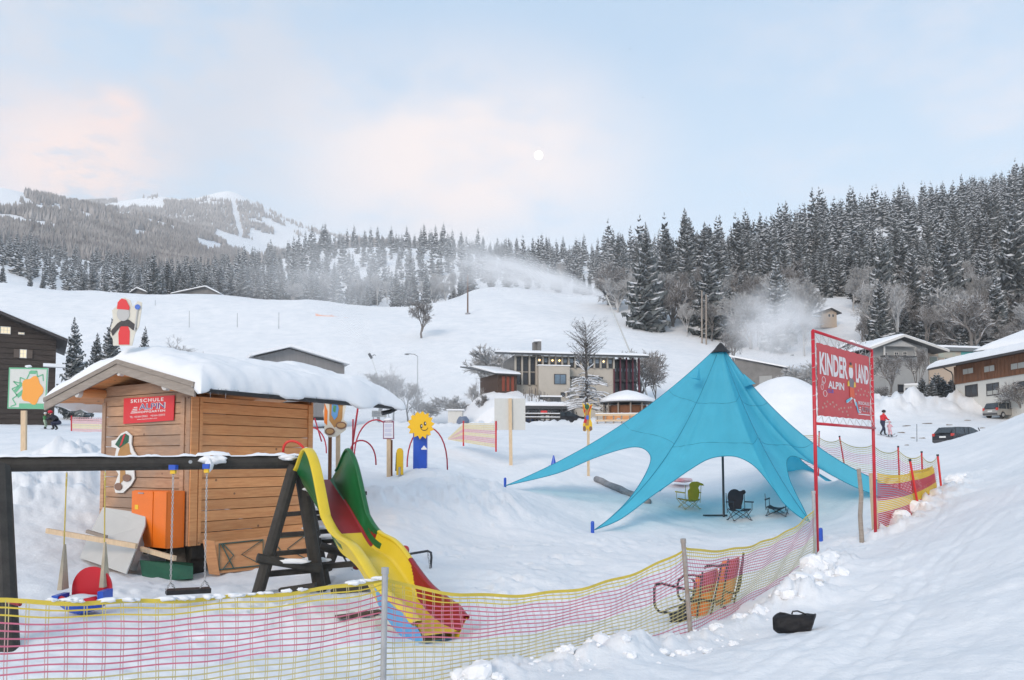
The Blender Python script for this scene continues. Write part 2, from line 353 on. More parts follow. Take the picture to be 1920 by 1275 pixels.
CT = [
 # near foreground
 (-300,1500,4.0),(300,1500,4.2),(900,1440,4.6),(1300,1500,3.6),(1700,1500,3.2),(2200,1500,2.9),
 (100,1400,5.0),(500,1330,5.8),(900,1262,6.3),(1200,1215,7.2),(1300,1196,8.2),(1487,1190,7.3),(1700,1260,5.2),(1900,1260,4.6),
 (100,1240,7.2),(400,1220,7.6),(830,1222,7.6),(1000,1130,9.9),(1200,1090,11.6),
 (1533,1055,13.0),(1620,1075,10.5),(1700,1100,8.8),(1900,1080,7.0),(1642,1019,15.2),(1727,974,17.0),(1768,934,19.0),(1830,930,15),(1900,960,11),
 (200,1110,10.6),(485,1112,10.3),(600,1102,10.9),(750,1080,11.6),(60,1080,11.2),(-150,1080,10.5),
 # hut surroundings
 (360,1078,13.0),(250,1065,13.2),(560,1050,14.0),(195,1010,14.6),(100,960,16.0),(700,1000,14.5),(-100,980,15),
 # playground, tent floor
 (900,1000,17.0),(1115,1000,18.8),(1000,945,22.0),(1200,960,23),(1359,967,24.5),(1540,1012,17.5),(1560,960,22.5),(1745,960,20),(1237,930,28),(1575,927,28),(947,916,25),
 (800,930,19.5),(650,940,18.0),(850,890,22.5),(1038,867,34),(957,868,34),(1115,1003,19.9),(947,915,26.4),(900,905,24),(1000,900,29),(787,880,22),(728,897,22),(628,885,21),
 (1510,872,29),(1590,890,25),(1690,918,21.5),(1360,880,40),
 # left field
 (45,842,24),(100,870,20),(95,805,50),(160,810,52),(0,790,75),(250,800,60),
 # field
 (700,850,34),(900,840,38),(1150,835,45),(700,812,60),(950,806,70),(700,798,88),(950,796,90),(1150,792,90),(1320,800,80),
 (1500,845,48),(1655,840,56),(1700,812,74),(1600,800,80),(1800,837,60),(1883,784,86),(1960,790,86),(1765,835,42),(1850,805,42),(1920,775,44),(2050,735,44),(1900,905,16),(1900,855,24),(1840,885,24),(1780,880,28),(1790,850,34),
 (1680,845,42),
 (1700,770,98),(1600,775,98),(1800,768,98),(1900,752,105),(1700,745,120),(1850,745,108),
 # hill foot and face
 (-50,775,90),(200,785,100),(500,790,105),(800,790,105),(1050,788,104),(1250,780,105),(1400,760,112),(1500,750,118),
 (0,650,170),(300,655,170),(600,660,170),(900,660,165),(1100,655,160),(1250,690,150),(1400,700,150),(1500,700,150),(1600,690,150),(1750,690,150),(1950,690,150),
 (0,532,250),(200,546,245),(400,554,240),(600,566,235),(800,575,232),(870,574,230),
 (910,533,330),(1000,539,310),(1100,549,285),(1150,580,230),(1200,597,215),(1350,642,190),(1450,658,180),(1530,668,175),(880,545,290),
 # behind the crest
 (0,548,290),(200,560,290),(400,567,290),(600,574,285),(850,570,300),
 (0,500,420),(60,525,400),(200,560,400),(400,558,400),(600,520,400),(750,510,400),(900,510,400),
 (600,470,520),(750,470,500),(900,480,500),(1000,485,520),(1100,487,460),
 # right forest hill
 (1200,560,250),(1300,520,330),(1400,500,350),(1450,470,400),(1600,435,430),(1700,420,440),(1920,368,450),(2100,335,460),
 (1400,600,215),(1600,600,210),(1800,600,210),(1950,600,210),(1600,520,300),(1800,480,310),(1950,470,310),
 (1200,520,420),(1300,510,550),(1450,500,620),(1600,470,700),(1920,420,800),
 # far left slopes and mountain
 (-150,400,900),(0,430,800),(100,450,800),(250,480,800),(400,510,800),(550,520,900),
 (-150,335,1250),(0,352,1250),(100,374,1300),(200,392,1400),(320,420,1500),(400,450,1500),(500,500,1500),(650,520,1500),
 (-150,400,2000),(100,420,2000),(300,430,2000),(420,430,2100),(500,460,2200),(600,480,2200),
 (-100,385,3000),(100,382,3000),(230,377,3000),(300,368,3000),(360,375,3000),(430,357,3000),(480,382,3000),(540,413,3000),(600,436,3000),(700,452,3000),(800,480,3000),
 (1000,540,1200),(1300,560,1500),(1600,540,1800),(1900,520,1800),(1000,560,3000),(1500,560,3000),(2000,560,3000),
 (0,480,4600),(430,480,4600),(800,520,4600),(1400,600,4600),(1900,600,4600),
]
def _feat(x, y):
    r = np.hypot(x, y); ph = np.arctan2(x, y)
    return np.stack([ph * 2.6, np.log(np.maximum(r, 2.5))], -1)
_cp = np.array([tuple(P(*c)) for c in CT])
_CF = _feat(_cp[:, 0], _cp[:, 1]); _CR = np.hypot(_cp[:, 0], _cp[:, 1])
# interpolate the elevation angle so near and far weigh alike
_CV = (_cp[:, 2] - CAMZ) / _CR
def _U(d2): return np.where(d2 > 1e-12, d2 * np.log(np.maximum(d2, 1e-12)), 0.0)
def _fit():
    n = len(_CF); D = ((_CF[:, None] - _CF[None]) ** 2).sum(-1)
    A = np.zeros((n + 3, n + 3)); A[:n, :n] = _U(D) + np.eye(n) * 2e-3
    A[:n, n] = 1; A[:n, n + 1:] = _CF; A[n, :n] = 1; A[n + 1:, :n] = _CF.T
    return np.linalg.solve(A, np.concatenate([_CV, [0, 0, 0]]))
_W = _fit()
def _tps(F):
    out = np.empty(len(F)); n = len(_CF)
    for i in range(0, len(F), 20000):
        f = F[i:i + 20000]; D = ((f[:, None] - _CF[None]) ** 2).sum(-1)
        out[i:i + 20000] = _U(D) @ _W[:n] + _W[n] + f @ _W[n + 1:]
    return out
def sstep(a, b, x):
    t = np.clip((x - a) / (b - a), 0, 1); return t * t * (3 - 2 * t)
HEAP = [(21.3, 62, 5.0, 8.0, 1.8)]
def H(x, y, detail=True):
    x = np.atleast_1d(np.asarray(x, float)); y = np.atleast_1d(np.asarray(y, float))
    r = np.hypot(x, y); ph = np.arctan2(x, y)
    phc = np.clip(ph, -.78, .78); rr = np.clip(r, 3.2, 5200)
    e = _tps(np.stack([phc * 2.6, np.log(rr)], -1))
    z = CAMZ + e * rr
    back = sstep(.9, 1.7, np.abs(ph))
    z = z * (1 - back) + back * (.35 + .04 * np.minimum(r, 300))
    nr = sstep(3.2, 1.0, r); z = z * (1 - nr) + (.35) * nr
    for hx, hy, hh, hr, pw in HEAP:
        q = np.hypot(x - hx, (y - hy)) / hr
        z = z + hh * np.exp(-(np.maximum(q, 0) ** pw) * 1.9) * (q < 3)
    if detail:
        far = sstep(150, 20, r)
        # trampled ground
        z = z + fbm(x, y, .9, 5, 3, .55) * .10 * far
        z = z + fbm(x, y, 4.5, 3, 11, .55) * .024 * sstep(40, 8, r)
        z = z + fbm(x, y, .05, 4, 21) * 1.2 * sstep(60, 200, r) * sstep(1000, 400, r)
        m_ = (r < 26) & (r > 4) & (np.abs(ph) < .75)
        if m_.any():
            xs, ys = x[m_], y[m_]; dz = np.zeros(len(xs))
            for (px_, py_, pr_, pd_) in PRINTS:
                q2 = ((xs - px_) ** 2 + (ys - py_) ** 2) / (pr_ * pr_); k_ = q2 < 7
                if k_.any(): dz[k_] += -pd_ * np.exp(-q2[k_] ** 1.5) + pd_ * .45 * np.exp(-(np.sqrt(q2[k_]) - 1.45) ** 2 * 6)
            # faint ski and sledge grooves on the right-hand track
            for (ax, ay, bx, by) in TRACKS:
                l2 = math.hypot(bx - ax, by - ay); ux, uy = (bx - ax) / l2, (by - ay) / l2; al = (xs - ax) * ux + (ys - ay) * uy
                la = -(xs - ax) * uy + (ys - ay) * ux + .12 * np.sin(al * .7)
                e_ = (al > 0) & (al < l2); dz -= np.where(e_, .015 * np.exp(-(la / .045) ** 2) + .015 * np.exp(-((la - .22) / .045) ** 2), 0)
            z[m_] += dz
        # ploughed banks
        for (ax, ay, bx, by, w, h, sd) in BANKS:
            ux, uy = bx - ax, by - ay; l2 = ux * ux + uy * uy
            t = np.clip(((x - ax) * ux + (y - ay) * uy) / l2, 0, 1)
            q = np.hypot(x - ax - t * ux, y - ay - t * uy) / w
            m = np.exp(-q * q * 1.6)
            lump = np.abs(fbm(x, y, 1.6 / max(w, .5), 5, sd, .6))
            z = z + h * m * (.55 + 1.6 * lump)
    return z
def _b(p1, p2, w, h, sd): 
    a = P(*p1); b = P(*p2); return (a.x, a.y, b.x, b.y, w, h, sd)
def _prints():
    rg = random.Random(77) if 'random' in globals() else __import__('random').Random(77)
    out = []
    def trail(pts, step=.55, side=.13, r=.11, dp=.06):
        w = [P(*q) for q in pts]; k = 0
        for a, b in zip(w, w[1:]):
            L = math.hypot(b.x - a.x, b.y - a.y); n = max(1, int(L / step))
            for i in range(n):
                f = (i + rg.uniform(-.15, .15)) / n; s_ = side * (1 if k % 2 else -1); k += 1
                dx, dy = (b.x - a.x) / L, (b.y - a.y) / L
                out.append((a.x + (b.x - a.x) * f - dy * s_ + rg.uniform(-.05, .05), a.y + (b.y - a.y) * f + dx * s_, r * rg.uniform(.8, 1.2), dp * rg.uniform(.6, 1.3)))
    trail([(330, 1120, 10.3), (480, 1150, 9.6), (700, 1180, 8.8), (880, 1150, 9.4), (1000, 1040, 13), (1130, 1020, 15.5), (1300, 985, 20)])
    trail([(600, 1085, 11.5), (760, 1060, 12.5), (900, 1010, 15), (1050, 1010, 16.5), (1250, 1000, 18)])
    trail([(1560, 1010, 15), (1500, 1000, 18), (1420, 985, 21), (1370, 980, 23)]); trail([(1590, 1090, 11), (1600, 1030, 14), (1560, 990, 18), (1480, 975, 22)])
    trail([(1400, 1200, 6.8), (1560, 1150, 7.6), (1680, 1080, 9.6), (1700, 1020, 12.5), (1800, 960, 15)], dp=.035); trail([(240, 1110, 10.8), (420, 1100, 11.2), (470, 1160, 9.3), (620, 1200, 8.2)])
    for k in range(90):
        px = rg.uniform(150, 1350); d = rg.uniform(8, 20); q = P(px, 1000, d); out.append((q.x, q.y, rg.uniform(.07, .16), rg.uniform(.02, .05)))
    return out
BANKS = [
 _b((620, 950, 17.5), (920, 960, 20), 1.4, .26, 31), _b((930, 925, 22), (850, 900, 21), 1.2, .2, 32),
 _b((1545, 1040, 14.0), (1640, 1000, 16), 1.0, .12, 33), _b((1660, 1010, 15.4), (1780, 930, 19.5), .8, .26, 34),
 _b((1785, 925, 20), (1810, 890, 23), .8, .22, 35), _b((880, 1262, 6.25), (1180, 1222, 7.0), .30, .09, 36),
 _b((1180, 1215, 7.2), (1500, 1120, 9.6), .28, .09, 37), _b((1490, 1130, 9.4), (1560, 1060, 12.2), .42, .20, 38),
 _b((60, 960, 17), (180, 900, 20), 2.2, .5, 39), _b((1570, 790, 92), (1930, 790, 95), 5.0, 2.0, 40),
 _b((800, 1150, 9.2), (1000, 1080, 11.5), 1.2, .08, 41), _b((700, 806, 86), (1330, 800, 86), 2.0, .5, 42),
]
PRINTS = _prints()
TRACKS = [(P(1250, 1275, 5.2).x, 5.2, P(1900, 1000, 11).x, 11.0), (P(1500, 1290, 4.8).x, 4.8, P(1910, 940, 14).x, 14.0), (P(1650, 1250, 5.6).x, 5.6, P(1780, 960, 17).x, 17.0)]
def hz(x, y, detail=True): return float(H(x, y, detail)[0])
def G(px, py, d, dz=0):
    """ground point under the ray of that pixel at distance d"""
    p = P(px, py, d); return Vector((p.x, p.y, hz(p.x, p.y) + dz))
# ---------------------------------------------------------------- ground sheet
def build_ground():
    A = list(np.linspace(-.72, .72, 620)); side = list(np.linspace(.735, math.pi, 90))
    ph = np.array([-s for s in side[::-1][1:]] + A + side)
    rr = [0.0] + list(np.exp(np.concatenate([np.linspace(math.log(.5), math.log(3), 12, endpoint=False), np.linspace(math.log(3), math.log(130), 420, endpoint=False), np.linspace(math.log(130), math.log(4700), 240)])))
    rr = np.array(rr); PH, RR = np.meshgrid(ph, rr)
    X = np.sin(PH) * RR; Y = np.cos(PH) * RR
    Z = H(X.ravel(), Y.ravel()); V = np.stack([X.ravel(), Y.ravel(), Z], -1)
    w = len(ph); h = len(rr)
    i = np.arange(h - 1)[:, None] * w + np.arange(w - 1)[None]
    F = np.stack([i, i + 1, i + w + 1, i + w], -1).reshape(-1, 4)
    j = np.arange(h - 1) * w + w - 1; k = np.arange(h - 1) * w
    F = np.concatenate([F, np.stack([j, k, k + w, j + w], -1)])
    F = F[:, ::-1]
    me = arrmesh('snowy_ground', V, F, SNOW, smooth=True)
    link('snowy_ground', me, kind='structure')
build_ground()

# ---------------------------------------------------------------- trees
def frostmat(name, c, c2, v=.2):
    return mat(name, c, .85, scale=3.5, col2=c2, obvar=v)
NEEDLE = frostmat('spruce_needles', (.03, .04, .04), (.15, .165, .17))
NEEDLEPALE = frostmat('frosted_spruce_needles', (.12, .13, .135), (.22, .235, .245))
TREESNOW = mat('snow_on_branches', (.66, .68, .71), .8, var=.08, scale=6)
BARK = mat('spruce_bark', (.07, .055, .045), .9, var=.3, scale=5)
TWIG = mat('bare_twigs', (.17, .155, .145), .9, var=.3, scale=3, obvar=.15)
FROSTTWIG = mat('frosted_twigs', (.40, .395, .39), .9, var=.25, scale=3, obvar=.12)

def spruce_arrays(seed, layers=26, nb=8, width=.17, seg=3, snow=.6, fringe=True, low=.05):
    """unit-height spruce: dark sprays and the snow lying on them"""
    rg = random.Random(seed); DV = []; DF = []; SV = []; SF = []
    for li in range(layers):
        t = li / (layers - 1); z0 = low + (1 - low) * (t ** .92) * .965
        rmax = width * ((1 - t) ** .82) * (1 - .25 * math.exp(-((t) / .08) ** 2)) + .008
        n = max(4, int(nb * (1 - .45 * t))); a0 = rg.uniform(0, 6.28)
        for b in range(n):
            if rg.random() < .06: continue
            a = a0 + 6.283 * (b + rg.uniform(-.3, .3)) / n; L = rmax * rg.uniform(.68, 1.16)
            zz = z0 + rg.uniform(-.5, .5) / layers * .8
            droop = (.62 - .95 * t) + rg.uniform(-.12, .12); w = L * rg.uniform(.24, .36) + .006
            dx, dy = math.cos(a), math.sin(a); nx, ny = -dy, dx
            prev = None
            for k in range(seg + 1):
                s = k / seg; rad = L * (s * .97 + .03)
                z = zz - L * (droop * (s ** 1.2) - .28 * s * s * s) + rg.uniform(-.06, .06) * L
                ww = w * (math.sin(math.pi * min(1, .18 + .82 * s)) * 1.0 + .04) if k < seg else .0015
                hang = ww * (.85 + .3 * rg.random())
                c = (dx * rad, dy * rad, z); l = (c[0] + nx * ww, c[1] + ny * ww, z - hang); r = (c[0] - nx * ww, c[1] - ny * ww, z - hang * rg.uniform(.8, 1.2))
                i0 = len(DV); DV += [l, c, r]
                if k: DF += [(i0 - 3, i0 - 2, i0 + 1, i0), (i0 - 2, i0 - 1, i0 + 2, i0 + 1)]
                if fringe and 0 < k < seg + 1:
                    for sgn, q in ((1, l), (-1, r)):
                        j = len(DV); f = rg.uniform(.4, 1.0) * w * 1.1
                        back = L / seg * .45
                        DV += [(q[0] - dx * back, q[1] - dy * back, q[2] + f * .15), (q[0] + dx * back * .6, q[1] + dy * back * .6, q[2] + f * .1), (q[0] + nx * sgn * f * .5, q[1] + ny * sgn * f * .5, q[2] - f * .9)]
                        DF.append((j, j + 1, j + 2, j + 2))
                sw = ww * snow * rg.uniform(.75, 1.15); th = .0035 + .12 * ww
                j0 = len(SV); SV += [(c[0] + nx * sw, c[1] + ny * sw, z - sw * .72 + th * .6), (c[0], c[1], z + th * 1.3), (c[0] - nx * sw, c[1] - ny * sw, z - sw * .72 + th * .6)]
                if k: SF += [(j0 - 3, j0 - 2, j0 + 1, j0), (j0 - 2, j0 - 1, j0 + 2, j0 + 1)]
    # leader
    i0 = len(DV); DV += [(.004, 0, .95), (-.003, .004, .95), (0, -.004, .95), (0, 0, 1.0)]
    DF += [(i0, i0 + 1, i0 + 3, i0 + 3), (i0 + 1, i0 + 2, i0 + 3, i0 + 3), (i0 + 2, i0, i0 + 3, i0 + 3)]
    tri = lambda F: np.array([t for f in F for t in ([(f[0], f[1], f[2])] + ([(f[0], f[2], f[3])] if f[2] != f[3] else []))], dtype=np.int32)
    return np.array(DV), tri(DF), np.array(SV), tri(SF)
def trunk_mb(h0=0, h1=.9, r=.014):
    m = MB(); m.tube([(0, 0, -.03), (0, 0, .4), (0, 0, h1)], [r, r * .6, r * .15], 6); return m
SPR = []
for sd, kw in enumerate((dict(), dict(width=.15, snow=.7), dict(width=.19, layers=24, snow=.55), dict(width=.135, layers=28, nb=7), dict(width=.165, nb=9, snow=.75))):
    a = spruce_arrays(40 + sd, **kw)
    SPR.append((arrmesh('spruce_crown', a[0], a[1], NEEDLE), arrmesh('spruce_snow', a[2], a[3], TREESNOW)))
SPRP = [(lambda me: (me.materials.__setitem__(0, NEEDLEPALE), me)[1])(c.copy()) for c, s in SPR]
_t = trunk_mb().build('trunk', BARK); TRUNKME = _t.data; bpy.data.objects.remove(_t)
NT = [0]
def spruce(x, y, h, label, group, kind=None, pale=False, name='spruce_tree', sc=None, z=None):
    k = kind if kind is not None else random.randrange(len(SPR))
    o = thing(name, (x, y, (hz(x, y, False) if z is None else z) - .2), label, 'tree', group)
    o.rotation_euler = (random.gauss(0, .022), random.gauss(0, .022), random.uniform(0, 6.28)); s = h
    w = sc if sc else random.uniform(1.0, 1.45)
    o.scale = (s * w, s * w, s)
    for nm, me in (('trunk', TRUNKME), ('crown', SPRP[k] if pale else SPR[k][0]), ('branch_snow', SPR[k][1])):
        c = bpy.data.objects.new(nm, me); COL.objects.link(c); c.parent = o
    NT[0] += 1
    return o

def bare_arrays(seed, depth=6, spread=.55, up=.35, trunk=.24, r0=.012, kids=3, shape='round', twigw=.0013, snowf=.5):
    rg = random.Random(seed); mb = MB(); sn = MB()
    def rec(p, d, L, r, lv):
        q = p + d * L * .5 + Vector((rg.uniform(-1, 1), rg.uniform(-1, 1), rg.uniform(-.4, 1))) * L * .07
        e = p + d * L + Vector((rg.uniform(-1, 1), rg.uniform(-1, 1), rg.uniform(-.3, .7))) * L * .08
        if lv >= 4 or r < twigw * 1.2:
            s = d.cross(Vector((rg.uniform(-1, 1), rg.uniform(-1, 1), rg.uniform(-1, 1)))).normalized() * max(r, twigw * .8)
            mb.add([p - s, p + s, q - s * .8, q + s * .8, e], [(0, 1, 3, 2), (2, 3, 4)])
            if rg.random() < snowf:
                o = Vector((0, 0, max(r, twigw) * .9)); s2 = s * .8
                sn.add([p - s2 + o, p + s2 + o, e + o], [(0, 1, 2)])
        else:
            mb.tube([p, q, e], [r, r * .82, r * .62], 5 if lv < 2 else 3, cap=False)
            if lv > 0 and abs(d.z) < .9:
                hzv = Vector((d.y, -d.x, 0)); hzv = hzv.normalized() * r * .8 if hzv.length > .01 else Vector((r, 0, 0))
                o = Vector((0, 0, r * .75)); o2 = Vector((0, 0, r * 1.35 + .001))
                sn.add([p - hzv + o, p + o2, p + hzv + o, q - hzv * .8 + o, q + o2, q + hzv * .8 + o, e - hzv * .5 + o * .7, e + o2 * .7, e + hzv * .5 + o * .7],
                       [(0, 1, 4, 3), (1, 2, 5, 4), (3, 4, 7, 6), (4, 5, 8, 7)])
        if lv >= depth: return
        n = kids + (1 if rg.random() < .4 else 0) + (1 if lv >= 2 else 0)
        for i in range(n):
            f = rg.uniform(.45, 1.0) if i else 1.0; bp = p + (e - p) * f
            a = rg.uniform(0, 6.283); per = d.orthogonal().normalized(); per = Matrix.Rotation(a, 3, d) @ per
            sp = spread * rg.uniform(.6, 1.35) * (.35 if i == 0 and lv < 2 else 1)
            nd = (d + per * sp + Vector((0, 0, up * (.5 if lv > 2 else 1)))).normalized()
            rec(bp, nd, L * rg.uniform(.62, .84) * (1.0 if i == 0 else .92), r * (.72 if i == 0 else .55), lv + 1)
    rec(Vector((0, 0, -.02)), Vector((rg.uniform(-.05, .05), rg.uniform(-.05, .05), 1)).normalized(), trunk, r0, 0)
    zz = max(v[2] for v in mb.v); k = 1 / zz
    for m in (mb, sn): m.v = [(v[0] * k, v[1] * k, v[2] * k) for v in m.v]
    return mb, sn
def tofixed(mb, mt, nm):
    F = []
    for f in mb.f: F.append(tuple(f[:3])); 
    F = np.array([t for f in mb.f for t in ([(f[0], f[1], f[2])] + ([(f[0], f[2], f[3])] if len(f) == 4 else []))], dtype=np.int32)
    return arrmesh(nm, np.array(mb.v), F, mt)
BARE = []
for sd, kw in enumerate((dict(depth=6, spread=.6, kids=3), dict(depth=6, spread=.75, up=.25, trunk=.16), dict(depth=6, spread=.5, up=.4, trunk=.2), dict(depth=5, spread=.85, up=.15, trunk=.12, kids=4))):
    a, s = bare_arrays(90 + sd, **kw); BARE.append((tofixed(a, TWIG, 'bare_crown'), tofixed(s, TREESNOW, 'bare_snow')))
BAREF = [(lambda me: (me.materials.__setitem__(0, FROSTTWIG), me)[1])(c.copy()) for c, s in BARE]
def bare(x, y, h, label, group=None, kind=0, frost=False, name='bare_tree', w=1.0, cat='tree', z=None, rot=None):
    o = thing(name, (x, y, (hz(x, y, False) if z is None else z) - .05), label, cat, group)
    o.rotation_euler = (0, 0, random.uniform(0, 6.28) if rot is None else rot); o.scale = (h * w, h * w, h)
    for nm, me in (('branches', BAREF[kind] if frost else BARE[kind][0]), ('branch_snow', BARE[kind][1])):
        c = bpy.data.objects.new(nm, me); COL.objects.link(c); c.parent = o
    return o

def project(p):
    z = p[2] - CAMZ; c, s = math.cos(PITCH), math.sin(PITCH)
    f = p[1] * c + z * s; u = -p[1] * s + z * c
    return 960 + FOC * p[0] / f, PCY - FOC * u / f

def forest():
    rg = np.random.default_rng(5); pts = []
    # candidates over the hill country: (x/y ratio, distance)
    n = 9500
    a = rg.uniform(-.70, .72, n); d = np.exp(rg.uniform(math.log(148), math.log(640), n))
    X = a * d; Y = d; Z = H(X, Y, False)
    for x, y, z, aa in zip(X, Y, Z, a):
        px, py = project((x, y, z)); ok = False
        jit = fbm(x, y, .02, 3, 77)
        if px < 880:
            ok = y > 268 + 0.02 * abs(px - 400)
            if px < 150 and y < 420 - px * .6: ok = False
        else: ok = y > np.interp(px, [880, 1000, 1100, 1150, 1200, 1350, 1530, 1920], [302, 300, 276, 226, 202, 182, 168, 155])
        if 1510 < px < 1600 and 168 < y < 250: ok = False
        if 1600 < px < 1640 and 168 < y < 225: ok = False
        if ok: pts.append((x, y, z, px, float(jit)))
    # keep spacing
    keep = []; cell = {}
    order = sorted(range(len(pts)), key=lambda i: pts[i][1])
    for i in order:
        x, y, z, px, j = pts[i]; s = (3.4 if px > 1130 and y < 235 else 3.6) + y * .0075
        k = (int(x // s), int(y // s))
        if any((k[0] + dx, k[1] + dy) in cell and math.hypot(cell[(k[0] + dx, k[1] + dy)][0] - x, cell[(k[0] + dx, k[1] + dy)][1] - y) < s for dx in (-1, 0, 1) for dy in (-1, 0, 1)): continue
        cell[k] = (x, y); keep.append(pts[i])
    return keep
FP = forest()
print('forest points', len(FP))
_ns = 0; _nd = 0; STUFFP = []
EXTRA = [(1213, 606, 196, 26), (1290, 560, 235, 24), (1330, 560, 240, 25), (1440, 560, 225, 27), (1390, 560, 232, 24), (1250, 565, 240, 24), (1690, 540, 215, 25), (1780, 570, 190, 27), (1910, 600, 176, 29), (1860, 560, 200, 24), (1812, 640, 160, 13), (1740, 630, 165, 17), (1650, 640, 165, 15)]
for (px, py, d, h) in EXTRA:
    p = P(px, py, d); FP.append((p.x, p.y, hz(p.x, p.y, False), px, .9)); 
XLAB = ['tallest spruce at the left end of the right forest, beside the slope edge', 'spruce above the bare trees, second from the left end of the right forest', 'spruce rising straight above the tent peak', 'tall pointed spruce left of the white mist puff', 'spruce between the tent peak and the mist puff', 'spruce just right of the slope-edge giant', 'dark spruce high above the grey chalet roof', 'big spruce above the caravan and the beige annex', 'huge dark spruce cut by the right picture edge', 'spruce above the brown building roof', 'short spruce close behind the turquoise fascia', 'middling spruce right behind the grey chalet ridge', 'short spruce left of the grey chalet ridge']
FH = {len(FP) - len(EXTRA) + i: e[3] for i, e in enumerate(EXTRA)}
for i in sorted(range(len(FP)), key=lambda i: FP[i][1]):
    x, y, z, px, j = FP[i]
    right = px > 1130; h = FH.get(i) or (random.choice((random.uniform(13, 20), random.uniform(18, 25), random.uniform(20, 29))) if right else random.choice((random.uniform(10, 15), random.uniform(13, 21))))
    if not right and px > 880: h *= .8 if y > 340 else .62
    h *= 1.0 if i in FH else .9
    h *= 1 + .5 * float(np.asarray(fbm(x, y, .035, 3, 91))); 
    if i not in FH and y > 236 and float(np.asarray(fbm(x, y, .028, 3, 17))) < -.27: continue
    edge = right and y < 232 and i not in FH
    if edge:
        # the leafless belt along the foot of the slope
        if _nd < 170 and random.random() < .8:
            bare(x, y, random.uniform(8, 16), 'leafless frosted tree in the belt at the foot of the right forest', 'leafless trees along the foot of the right forest', random.randrange(4), frost=random.random() < .55, w=random.uniform(.9, 1.2), z=z); _nd += 1
            continue
        if random.random() < .35: h *= .6
    if not right and y < 330 and random.random() < .22 and _nd < 230 and px > 450:
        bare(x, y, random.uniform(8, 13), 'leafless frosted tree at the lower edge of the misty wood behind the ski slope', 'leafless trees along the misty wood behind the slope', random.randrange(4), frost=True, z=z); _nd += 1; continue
    if _ns < 296:
        _ns += 1
        if i in FH: spruce(x, y, h, XLAB[i - (len(FP) - len(EXTRA))], None, z=z)
        elif right: spruce(x, y, h, 'tall snow-laden spruce standing in the dark forest on the right hillside', 'spruces of the forest on the right hillside', z=z)
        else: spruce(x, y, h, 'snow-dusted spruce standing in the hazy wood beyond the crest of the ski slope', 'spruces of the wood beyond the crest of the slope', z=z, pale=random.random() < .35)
    else: STUFFP.append((x, y, z, h))
print('spruces', _ns, 'bare', _nd, 'stuff', len(STUFFP))
def forest_stuff():
    base = [spruce_arrays(200 + s, layers=13, nb=6, seg=2, fringe=False, width=.17, snow=.68) for s in range(3)]
    VD = []; FD = []; VS_ = []; FS = []; od = 0; os_ = 0
    for (x, y, z, h) in STUFFP:
        b = base[random.randrange(3)]; a = random.uniform(0, 6.28); c, s = math.cos(a) * h, math.sin(a) * h
        Rm = np.array([[c, -s, 0], [s, c, 0], [0, 0, h]])
        Rm = Rm @ np.diag([1.25, 1.25, 1]); v = b[0] @ Rm.T + (x, y, z - .3); VD.append(v); FD.append(b[1] + od); od += len(v)
        v = b[2] @ Rm.T + (x, y, z - .3); VS_.append(v); FS.append(b[3] + os_); os_ += len(v)
    V = np.concatenate(VD + VS_); F = np.concatenate(FD + [f + od for f in FS])
    mi = np.concatenate([np.zeros(sum(len(f) for f in FD)), np.ones(sum(len(f) for f in FS))])
    link('distant_spruce_forest', arrmesh('distant_spruce_forest', V, F, [NEEDLE, TREESNOW], mi=mi), label='dense spruce forest covering the upper hillsides behind the slope', cat='forest', kind='stuff')
forest_stuff()
